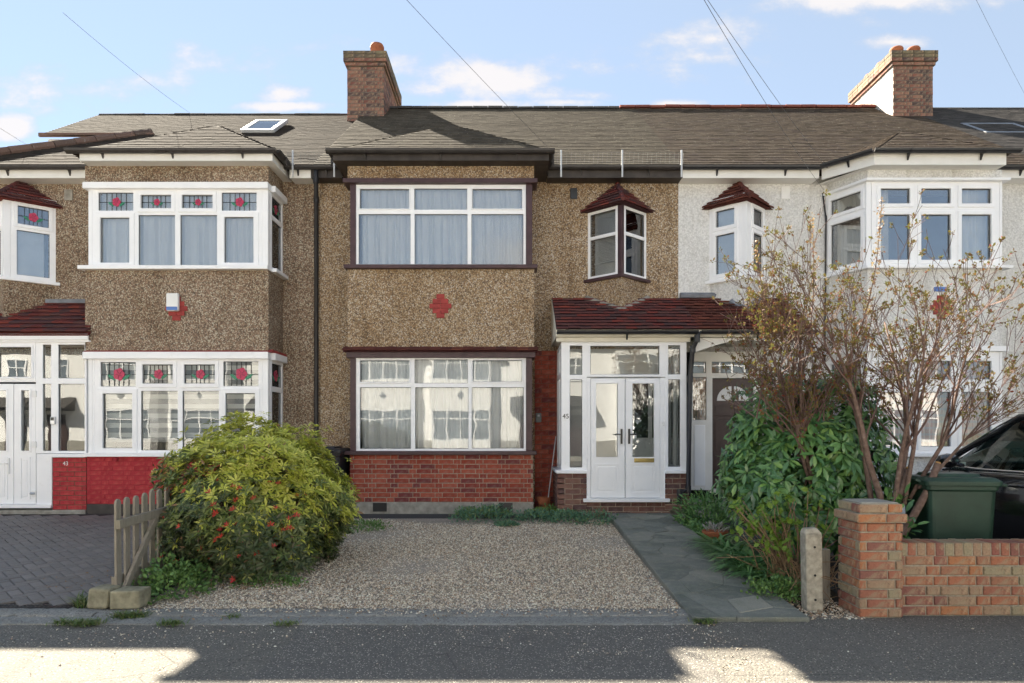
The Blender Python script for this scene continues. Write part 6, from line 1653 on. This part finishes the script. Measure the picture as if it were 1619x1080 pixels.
def hull(n, c, rad, lump=.12, ph=0, zmin=-.35, inner=.86):
    d = unit(NR.normal(0, 1, (n, 3))); d = d[d[:, 2] > zmin]
    k = 1 + lump * (np.sin(d[:, 0] * 5 + ph) * np.cos(d[:, 2] * 6 + ph * 2) + .7 * np.sin(d[:, 1] * 8 + d[:, 2] * 5 + ph))
    k *= NR.uniform(inner, 1.03, len(d))
    return c + d * rad * k[:, None], d
# --- the big yellow-green bush with red flowers
bc = np.array([-2.69, 7.15, .62])
B = thing('flowering_bush', 'large rounded yellow-green evergreen bush dotted with small red flowers, beside the picket fence', 'bush', (-2.6, 7.15, .05))
P1, D1 = hull(5200, bc, np.array([.92, .90, .90]), .115, 2.9, -.62, .90)
P2, D2 = hull(1300, bc, np.array([.80, .76, .80]), .10, 1.9, -.7, .6)
P3, D3 = hull(150, bc, np.array([.97, .95, .95]), .13, 4.1, -.1, .98)
P = np.concatenate([P1, P2, P3]); D = np.concatenate([D1, D2, D3])
ok = P[:, 2] > gz(7) + .04; P, D = P[ok], D[ok]
ax = unit(D * 1.0 + np.array([0, -.05, .75]) + NR.normal(0, .28, D.shape))
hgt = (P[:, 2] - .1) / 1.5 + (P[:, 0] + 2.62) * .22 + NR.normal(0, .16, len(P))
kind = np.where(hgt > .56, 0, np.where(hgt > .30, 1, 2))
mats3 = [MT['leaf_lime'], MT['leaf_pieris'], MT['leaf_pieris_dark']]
wt = [[whorl(8, .074, .021, .5, 10 * k + j) for j in range(3)] for k in range(3)]
wme = [[mesh_of('leaf_whorl', wt[k][j], mats3[k]) for j in range(3)] for k in range(3)]
tang = unit(np.cross(ax, np.array([.3, .2, .9]) + NR.normal(0, .3, ax.shape)))
side = np.cross(tang, ax)
sc = NR.uniform(.75, 1.2, len(P))
vis = np.argsort(D[:, 1] - .25 * D[:, 2] + (sc < .9) * .3)
first = set(vis[:300].tolist())
for k in range(3):
    parts = []
    for j in range(3):
        V, T = wt[k][j]
        for i in np.nonzero(kind == k)[0]:
            if i % 3 != j: continue
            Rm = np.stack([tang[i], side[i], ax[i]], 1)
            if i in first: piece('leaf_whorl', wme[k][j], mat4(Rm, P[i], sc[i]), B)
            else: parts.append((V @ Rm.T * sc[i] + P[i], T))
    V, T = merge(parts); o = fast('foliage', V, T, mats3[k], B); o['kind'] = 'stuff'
# woody framework
m = MB()
for i in range(26):
    a = R.uniform(0, 6.28); e = Vector((bc[0] + .75 * math.cos(a), bc[1] + .7 * math.sin(a), R.uniform(.35, 1.3))); s = Vector((-2.6 + R.uniform(-.1, .1), 7.15 + R.uniform(-.1, .1), .08))
    m.tube([s, s.lerp(e, .4) + Vector((0, 0, .12)), s.lerp(e, .75) + Vector((R.uniform(-.05, .05), 0, .1)), e], [.03, .02, .012, .006], 6)
m.build('stem', MT['bark'], B, smooth=True)
fl = whorl(7, .055, .016, .9, 99, .1)
fme = mesh_of('red_flower', fl, MT['petal_red']); wme_ = mesh_of('white_flower', whorl(8, .035, .02, .6, 98), MT['petal_white'])
cand = [i for i in vis[:900] if P[i, 2] < .95 and P[i, 1] < 7.1]
R.shuffle(cand)
for q, i in enumerate(cand[:56]):
    p = P[i] + ax[i] * .05 + D[i] * .05
    piece('white_flower' if q == 0 else 'red_flower', wme_ if q == 0 else fme, mat4(np.stack([tang[i], side[i], ax[i]], 1), p, R.uniform(.5, .9)), B)
# bare twigs and a few dead leaves showing at the skirt
m = MB()
for i in range(40):
    a = R.uniform(3.4, 6.0); q = Vector((bc[0] + .82 * math.cos(a), bc[1] + .80 * math.sin(a), R.uniform(.06, .3))); m.tube([Vector((bc[0] + .3 * math.cos(a), bc[1] + .3 * math.sin(a), .2)), q.lerp(Vector((bc[0], bc[1], .3)), .4), q], [.009, .006, .003], 5)
m.build('skirt_twigs', MT['twig'], B)
Pd, Dd = hull(420, bc, np.array([.93, .91, .90]), .12, 2.9, -.6, .93)
V, T = scatter(leaf_tpl(.07, .02, .2, .4), Pd, unit(NR.normal(0, 1, Pd.shape) + np.array([0, 0, -.5])), unit(NR.normal(0, 1, Pd.shape)), NR.uniform(.6, 1.1, len(Pd)))
o = fast('dead_leaves', V, T, MT['dry_stem'], B); o['kind'] = 'stuff'
# --- generic leafy mound
def mound(name, label, cat, c, rad, n, tpl, mat, group=None, rise=.5, thingloc=None, lump=.15, inner=.5, zmin=-.05, scale=(.7, 1.2)):
    T_ = thing(name, label, cat, (c[0], c[1], gz(c[1])), group)
    P, D = hull(n, np.array(c), np.array(rad), lump, c[0] * 3 + c[1], zmin, inner)
    P[:, 2] = np.maximum(P[:, 2], gz(c[1]) + .008)
    f = unit(D * np.array([1, 1, .4]) + np.array([0, 0, rise]) + NR.normal(0, .45, D.shape)); up = unit(D + np.array([0, 0, .8]) + NR.normal(0, .4, D.shape))
    V, T = scatter(tpl, P, f, up, NR.uniform(*scale, len(P)))
    o = fast('foliage', V, T, mat, T_); o['kind'] = 'stuff'
    return T_
sed = leaf_tpl(.042, .022, .3, .2)
for (label, px, D_, w, h, y) in (('low blue-green sedum clump under the left of the bay window', 765, 9.75, .50, .20, 0), ('small sedum clump in the middle of the row, before the brick bay', 850, 9.7, .34, .14, 0),
                           ('sedum clump in front of the porch side wall', 898, 9.62, .30, .17, 0), ('rightmost sedum clump, touching the paved path', 938, 9.5, .30, .18, 0),
                           ('low green clump against the plinth under the bay window', 760, 10.12, .42, .13, 0), ('low green clump at the foot of the terracotta pot', 872, 10.05, .38, .15, 0), ('flat green mat on the gravel edge before the sedum row', 800, 9.3, .16, .05, 0)):
    x = X(px, D_); mound('sedum_clump', label, 'plant', (x, D_, gz(D_) + .02), (w, .27 if w > .2 else .12, h), int(2600 * w + 200), sed, MT['leaf_sedum'] if D_ < 10 else MT['leaf_cover'], 'low clumps along the house front', .8)
mound('ground_cover', 'mat of small green leaves at the foot of the concrete post', 'plant', (2.27, 5.95, .03), (.24, .26, .17), 1500, leaf_tpl(.034, .024, .2, .2), MT['leaf_cover'], None, .7)
mound('ground_cover', 'leafy green weeds spilling below the flowering bush by the picket fence', 'plant', (-3.02, 6.12, .04), (.32, .42, .30), 2600, leaf_tpl(.040, .028, .2, .2), MT['leaf_cover'], None, .6)
mound('ground_cover', 'patch of small leaves on the gravel at the right foot of the flowering bush', 'plant', (-2.25, 6.35, .04), (.36, .16, .10), 700, leaf_tpl(.034, .022, .2, .2), MT['leaf_cover'], None, .6)
mound('ground_cover', 'sparse grey-green weeds on the gravel corner between the bush and the bay', 'plant', (-2.0, 9.2, .17), (.34, .45, .09), 900, leaf_tpl(.045, .022, .2, .2), MT['leaf_cover'], None, .5)
mound('ground_cover', 'small leafy edging plants on the border right of the upper path', 'plant', (2.40, 8.75, gz(8.5) + .02), (.13, .55, .13), 1800, leaf_tpl(.045, .026, .2, .2), MT['leaf_euphorbia'], None, .6)
mound('small_shrub', 'bushy mid-green shrub beside the black downpipe', 'shrub', (2.62, 9.25, gz(9.2) + .12), (.40, .34, .36), 1700, leaf_tpl(.095, .026, .2, .3), MT['leaf_euphorbia'], None, .5, inner=.4, zmin=-.5)
mound('succulent', 'grey rosettes growing in the shallow terracotta bowl', 'plant', (X(1131, 8.1), 8.1, gz(8.1) + .17), (.11, .11, .09), 160, leaf_tpl(.07, .016, .3, .1), MT['succulent'], None, 1.0)
# --- strap leaved clumps
def straps(label, spots, n, L, seed, mat=None, name='strap_leaf_plant', cat='plant', arch=.62, up=1.0):
    c = spots[0]; T_ = thing(name, label, cat, (c[0], c[1], gz(c[1])))
    parts = []
    for (x, y) in spots:
        a = NR.uniform(0, 6.28, n); f = np.stack([np.cos(a) * .62, np.sin(a) * .62, NR.uniform(.45, 1.2, n) * up], 1)
        upv = np.stack([-np.cos(a), -np.sin(a), np.full(n, .6)], 1)
        P = np.stack([x + NR.normal(0, .035, n), y + NR.normal(0, .035, n), np.full(n, gz(y) + .01)], 1)
        parts.append(scatter(strap_tpl(L, .032 if L > .2 else .006, arch), P, f, upv, NR.uniform(.6, 1.1, n)))
    V, T = merge(parts); o = fast('leaves', V, T, mat or MT['leaf_strap'], T_); o['kind'] = 'stuff'; return T_
straps('dark green strap-leaved clump at the path edge beside the shallow bowl', [(2.36, 7.85), (2.40, 7.55), (2.36, 7.3)], 110, .46, 1)
straps('arching strap-leaved clump in the middle of the border', [(2.37, 7.05), (2.46, 6.9), (2.36, 6.75)], 110, .46, 2)
straps('strap-leaved clump just behind the mat of small leaves', [(2.36, 6.5), (2.42, 6.3)], 90, .42, 3)
for lab, sp, n, L in (('dry grass tuft beside the broken concrete lump', [(-3.62, 5.72), (-3.55, 5.66)], 60, .17), ('grass tuft growing in the edging joint left of the bush', [(-3.02, 5.39), (-3.10, 5.38), (-2.94, 5.39)], 90, .075),
                      ('grass tuft in the pavement joint at the far left', [(-3.18, 5.19), (-3.30, 5.18), (-3.42, 5.19), (-3.24, 5.19)], 80, .07), ('tiny weed in the edging joint below the gravel', [(-2.2, 5.38)], 50, .05), ('tiny grass tuft in the pavement joint below the bush', [(-2.55, 5.18), (-2.62, 5.18)], 60, .06),
                      ('tuft of grass at the corner of the path and edging', [(1.44, 5.24), (1.5, 5.22)], 60, .06), ('grass tuft in the joint of the edging near its right end', [(-1.75, 5.185), (-1.68, 5.18)], 50, .045)):
    straps(lab, sp, n, L, 4, MT['grass_blade'], 'grass_tuft', 'grass tuft', .5, 1.3)
# --- laurel
Lb = thing('laurel_bush', 'dense dark evergreen bush with large glossy drooping leaves behind the brick pillar', 'bush', (3.05, 7.35, .1))
lc = np.array([3.08, 7.25, 1.08])
P1, D1 = hull(900, lc, np.array([.88, .75, 1.08]), .08, 2.2, -.75, .88); P2, D2 = hull(600, lc, np.array([.80, .58, .85]), .1, .4, -.8, .55)
P = np.concatenate([P1, P2]); D = np.concatenate([D1, D2]); ok = P[:, 2] > .12; P, D = P[ok], D[ok]
P[:, 0] = lc[0] + .05 + (P[:, 0] - lc[0]) * np.clip(.70 + (P[:, 2] - .2) * .42, .70, 1.0)
ax = unit(D + np.array([0, -.15, .35]) + NR.normal(0, .25, D.shape))
pos = []; fw_ = []; up_ = []
for i in range(len(P)):
    t = np.cross(ax[i], [0.2, .1, 1.]); t /= np.linalg.norm(t); s = np.cross(t, ax[i]); n = R.randint(6, 9)
    for j in range(n):
        a = 2 * math.pi * j / n + R.uniform(-.3, .3); r = t * math.cos(a) + s * math.sin(a)
        f = r + ax[i] * R.uniform(.15, .7) + np.array([0, 0, -.55 + R.uniform(-.25, .25)])
        pos.append(P[i] + r * .008 - ax[i] * R.uniform(0, .05)); fw_.append(f); up_.append(ax[i] * .8 + np.array([0, -.3, .7]) + NR.normal(0, .15, 3))
pos, fw_, up_ = map(np.array, (pos, fw_, up_)); sc = NR.uniform(.65, 1.15, len(pos))
ltp = leaf_tpl(.140, .050, .16, .16); lme = mesh_of('leaf', ltp, MT['leaf_laurel'])
score = (pos[:, 1] - lc[1]) - .15 * np.abs(pos[:, 2] - 1.0); order = np.argsort(score - sc * .4); near = set(order[:300].tolist())
OR = orient(fw_, up_)
for i in near: piece('leaf', lme, mat4(OR[i], pos[i], sc[i]), Lb)
rest_ = np.array([i for i in range(len(pos)) if i not in near])
V, T = scatter(ltp, pos[rest_], fw_[rest_], up_[rest_], sc[rest_]); o = fast('foliage', V, T, MT['leaf_laurel'], Lb); o['kind'] = 'stuff'
m = MB()
for i in range(22):
    a = R.uniform(0, 6.28); e = Vector((lc[0] + .75 * math.cos(a), lc[1] + .5 * math.sin(a), R.uniform(.5, 1.8))); s = Vector((lc[0] + R.uniform(-.12, .12), lc[1] + R.uniform(-.12, .12), .08))
    m.tube([s, s.lerp(e, .45) + Vector((0, 0, .15)), e], [.028, .018, .006], 6)
m.build('stem', MT['bark'], Lb, smooth=True)
mound('laurel_sprig', 'leafy laurel shoots hanging over the low wall beside the pillar', 'plant', (3.36, 5.95, .62), (.17, .16, .36), 110, ltp, MT['leaf_laurel'], None, .1, inner=.5, zmin=-.9, scale=(.55, .95))
# --- hydrangea: brown canes, fresh lime leaves
Hy = thing('hydrangea', 'leafless brown canes with fresh lime-green leaves at their tips, left of the concrete post', 'shrub', (2.55, 6.35, .04))
tips = []; V_ = MB(); 
for i in range(62):
    b = Vector((2.60 + R.gauss(0, .09), 6.32 + R.gauss(0, .10), .04)); a = R.uniform(-.95, .45); l = R.uniform(.45, .95)
    tpt = b + Vector((math.sin(a) * l * .75, R.uniform(-.28, .3), l * (1 - .25 * abs(a))))
    V_.tube([b, b.lerp(tpt, .5) + Vector((-math.sin(a) * .03, 0, .06)), tpt], [.006, .005, .003], 5, cap=False)
    if R.random() < .62: tips.append(tpt)
    if R.random() < .5: tips.append(b.lerp(tpt, .7) + Vector((0, 0, .03)))
V_.build('canes', MT['dry_stem'], Hy)
pts = np.array([t + Vector((R.gauss(0, .018), R.gauss(0, .018), R.gauss(0, .02))) for t in tips for _ in range(6)]); dd = unit(NR.normal(0, 1, pts.shape) + np.array([0, -.2, .5])); V, T = scatter(leaf_tpl(.075, .05, .15, .25), pts, dd, unit(NR.normal(0, .5, pts.shape) + np.array([0, -.3, 1.])), NR.uniform(.5, 1.1, len(pts)))
o = fast('leaves', V, T, MT['leaf_hydrangea'], Hy); o['kind'] = 'stuff'
m = MB()
for i in range(40):
    b = Vector((2.70 + R.gauss(0, .08), 6.15 + R.gauss(0, .2), .02)); m.tube([b, b + Vector((R.gauss(0, .14), R.gauss(-.05, .1), R.uniform(.10, .35))), b + Vector((R.gauss(0, .3), R.gauss(-.1, .12), R.uniform(.02, .5)))], .0035, 4, cap=False)
m.build('dry_stalks', MT['dry_stem'], Hy)
# --- budding multi-stemmed shrubs
def shrub(label, base, stems, seed, loc, twigs=1.0):
    T_ = thing('budding_shrub', label, 'shrub', loc)
    rr = random.Random(seed); tw = MB(); buds = []
    def grow(p, d, L, r, lev, host):
        n = 6 if lev < 2 else 4; pts = [p]; rad = [r]; q = p.copy(); dd = d.normalized()
        for i in range(n):
            dd = (dd + Vector((rr.gauss(0, .10), rr.gauss(0, .10), rr.gauss(.05 if lev < 2 else .07, .07)))).normalized(); q = q + dd * (L / n); pts.append(q.copy()); rad.append(max(.0024, 1.3 * r * (1 - .75 * (i + 1) / n)))
        host.tube(pts, rad, 7 if lev == 0 else (5 if lev == 1 else 3), cap=lev < 2)
        if lev >= 2 or rr.random() < .5:
            m_ = len(pts) - 1
            for i in range(2 if lev < 3 else 1, m_ + 1):
                for _ in range(2 if i == m_ else 1):
                    if rr.random() < (.40 if i == m_ else .04): buds.append(pts[i] + Vector((rr.gauss(0, .008), rr.gauss(0, .008), rr.gauss(0, .008))))
        if lev < 3:
            kids = {0: 9, 1: 5, 2: 3}[lev]; kids = int(kids * twigs + .5) if lev else kids
            for c in range(kids):
                t = rr.uniform(.30 if lev == 0 else .15, .98); i = min(int(t * n), n - 1); pp = pts[i].lerp(pts[i + 1], t * n - i)
                ax_ = (pts[i + 1] - pts[i]).normalized(); az = rr.uniform(0, 6.28); o1 = ax_.orthogonal().normalized(); o2 = ax_.cross(o1); sp = rr.uniform(.35, .85)
                nd = ax_ + (o1 * math.cos(az) + o2 * math.sin(az)) * sp
                grow(pp, nd, L * {0: rr.uniform(.35, .62), 1: rr.uniform(.30, .55), 2: rr.uniform(.30, .6)}[lev], max(.0022, r * (1 - .75 * t) * .6), lev + 1, tw)
    for (p, d, L, r) in stems:
        m = MB(); grow(Vector(p), Vector(d), L, r, 0, m); m.build('stem', MT['bark'], T_, smooth=True)
    t = tw.build('twigs', MT['twig'], T_, recalc=False); t['kind'] = 'stuff'
    bp = np.array([tuple(b) for b in buds]); return T_, bp
def budding(T_, bp, mat, k=8, L=.026, sd=.009):
    pts = np.repeat(bp, k, 0) + NR.normal(0, sd, (len(bp) * k, 3)); f = unit(NR.normal(0, 1, pts.shape) + np.array([0, 0, .6]))
    V, T = scatter(leaf_tpl(L, L * .62, .3, .2), pts, f, unit(NR.normal(0, 1, pts.shape)), NR.uniform(.5, 1.3, len(pts))); o = fast('buds', V, T, mat, T_); o['kind'] = 'stuff'
S1, bp = shrub('tall twiggy shrub with pale bark and orange and lime buds, right of the laurel', None,
      [((3.45, 6.35, .55), (.00, .05, 1), 2.0, .028), ((3.47, 6.30, .60), (.18, -.05, 1), 1.8, .022), ((3.40, 6.40, .6), (-.16, .1, 1), 1.85, .022), ((3.62, 6.3, .80), (.42, .0, 1), 1.55, .020), ((3.70, 6.35, .85), (.75, .1, 1), 1.8, .018), ((3.55, 6.35, .7), (.30, .2, 1), 2.0, .02), ((3.75, 6.3, .95), (1.15, -.05, .95), 1.2, .013)], 5, (3.5, 6.35, .05), .95)
budding(S1, bp, MT['bud'])
m = MB(); m.tube([(3.42, 6.35, .05), (3.45, 6.35, .6)], [.045, .035], 9); m.tube([(3.5, 6.3, .1), (3.58, 6.28, .5), (3.80, 6.25, .92), (3.90, 6.25, 1.18)], [.04, .036, .034, .03], 9); m.tube([(3.5, 6.38, .1), (3.52, 6.36, .6), (3.64, 6.35, .95), (3.69, 6.35, 1.12)], [.036, .034, .032, .03], 9); m.build('trunk', MT['bark'], S1, smooth=True)
m = MB(); m.tube([(3.69, 6.35, 1.12), (3.70, 6.35, 1.135)], [.029, .026], 9); m.build('cut_end', MT['cut_wood'], S1)
m = MB(); m.tube([(3.90, 6.25, 1.18), (3.905, 6.25, 1.195)], [.029, .02], 9); m.build('cut_end', MT['cut_wood'], S1)
S2, bp = shrub('twiggy shrub with coral and yellow buds rising out of the laurel, before the white house', None,
      [((3.08, 6.75, .6), (-.15, .0, 1), 1.75, .024), ((3.05, 6.75, .8), (-.40, -.05, 1), 1.5, .018), ((3.0, 6.7, .8), (.05, -.05, 1), 1.6, .020), ((3.0, 6.8, 1.0), (-.75, .1, .95), 1.25, .014), ((3.02, 6.75, .9), (.25, .05, 1), 1.4, .017), ((2.95, 6.7, .9), (-.35, -.1, 1), 1.5, .016)], 17, (2.98, 6.75, .05), .95)
budding(S2, bp, MT['bud'])
m = MB(); m.tube([(3.0, 6.75, .05), (2.98, 6.75, .9)], [.035, .026], 9); m.build('trunk', MT['bark'], S2, smooth=True)
# long pink-budded shoots
for lab, base, tip in (('tall arching shoot thick with pink buds, in front of the white bay', (2.75, 6.7, 1.7), (X(1282, 6.6), 6.6, Z(342, 6.6))), ('slender pink-budded shoot in front of the white V-shaped window', (2.4, 6.7, 1.6), (X(1192, 6.6), 6.6, Z(385, 6.6))), ('pink-budded shoot reaching up to the left edge of the white bay', (3.1, 6.5, 1.9), (X(1392, 6.4), 6.4, Z(318, 6.4)))):
    T_ = thing('budding_shoot', lab, 'branch', base); b, t = Vector(base), Vector(tip); m = MB()
    pts = [b.lerp(t, i / 8) + Vector((.10 * math.sin(i / 8 * 3), 0, -.05 * math.sin(i / 8 * 3))) for i in range(9)]; m.tube(pts, [.008 - .0007 * i for i in range(9)], 5); m.build('shoot', MT['twig'], T_)
    bp = np.array([tuple(pts[0].lerp(pts[-1], f)) for f in np.linspace(.3, 1, 26)]) * 0 + np.array([tuple(pts[min(int(f * 8), 7)].lerp(pts[min(int(f * 8), 7) + 1], f * 8 - min(int(f * 8), 7))) for f in np.linspace(.35, 1, 26)])
    budding(T_, bp, MT['bud_pink'], 8, .030, .016)
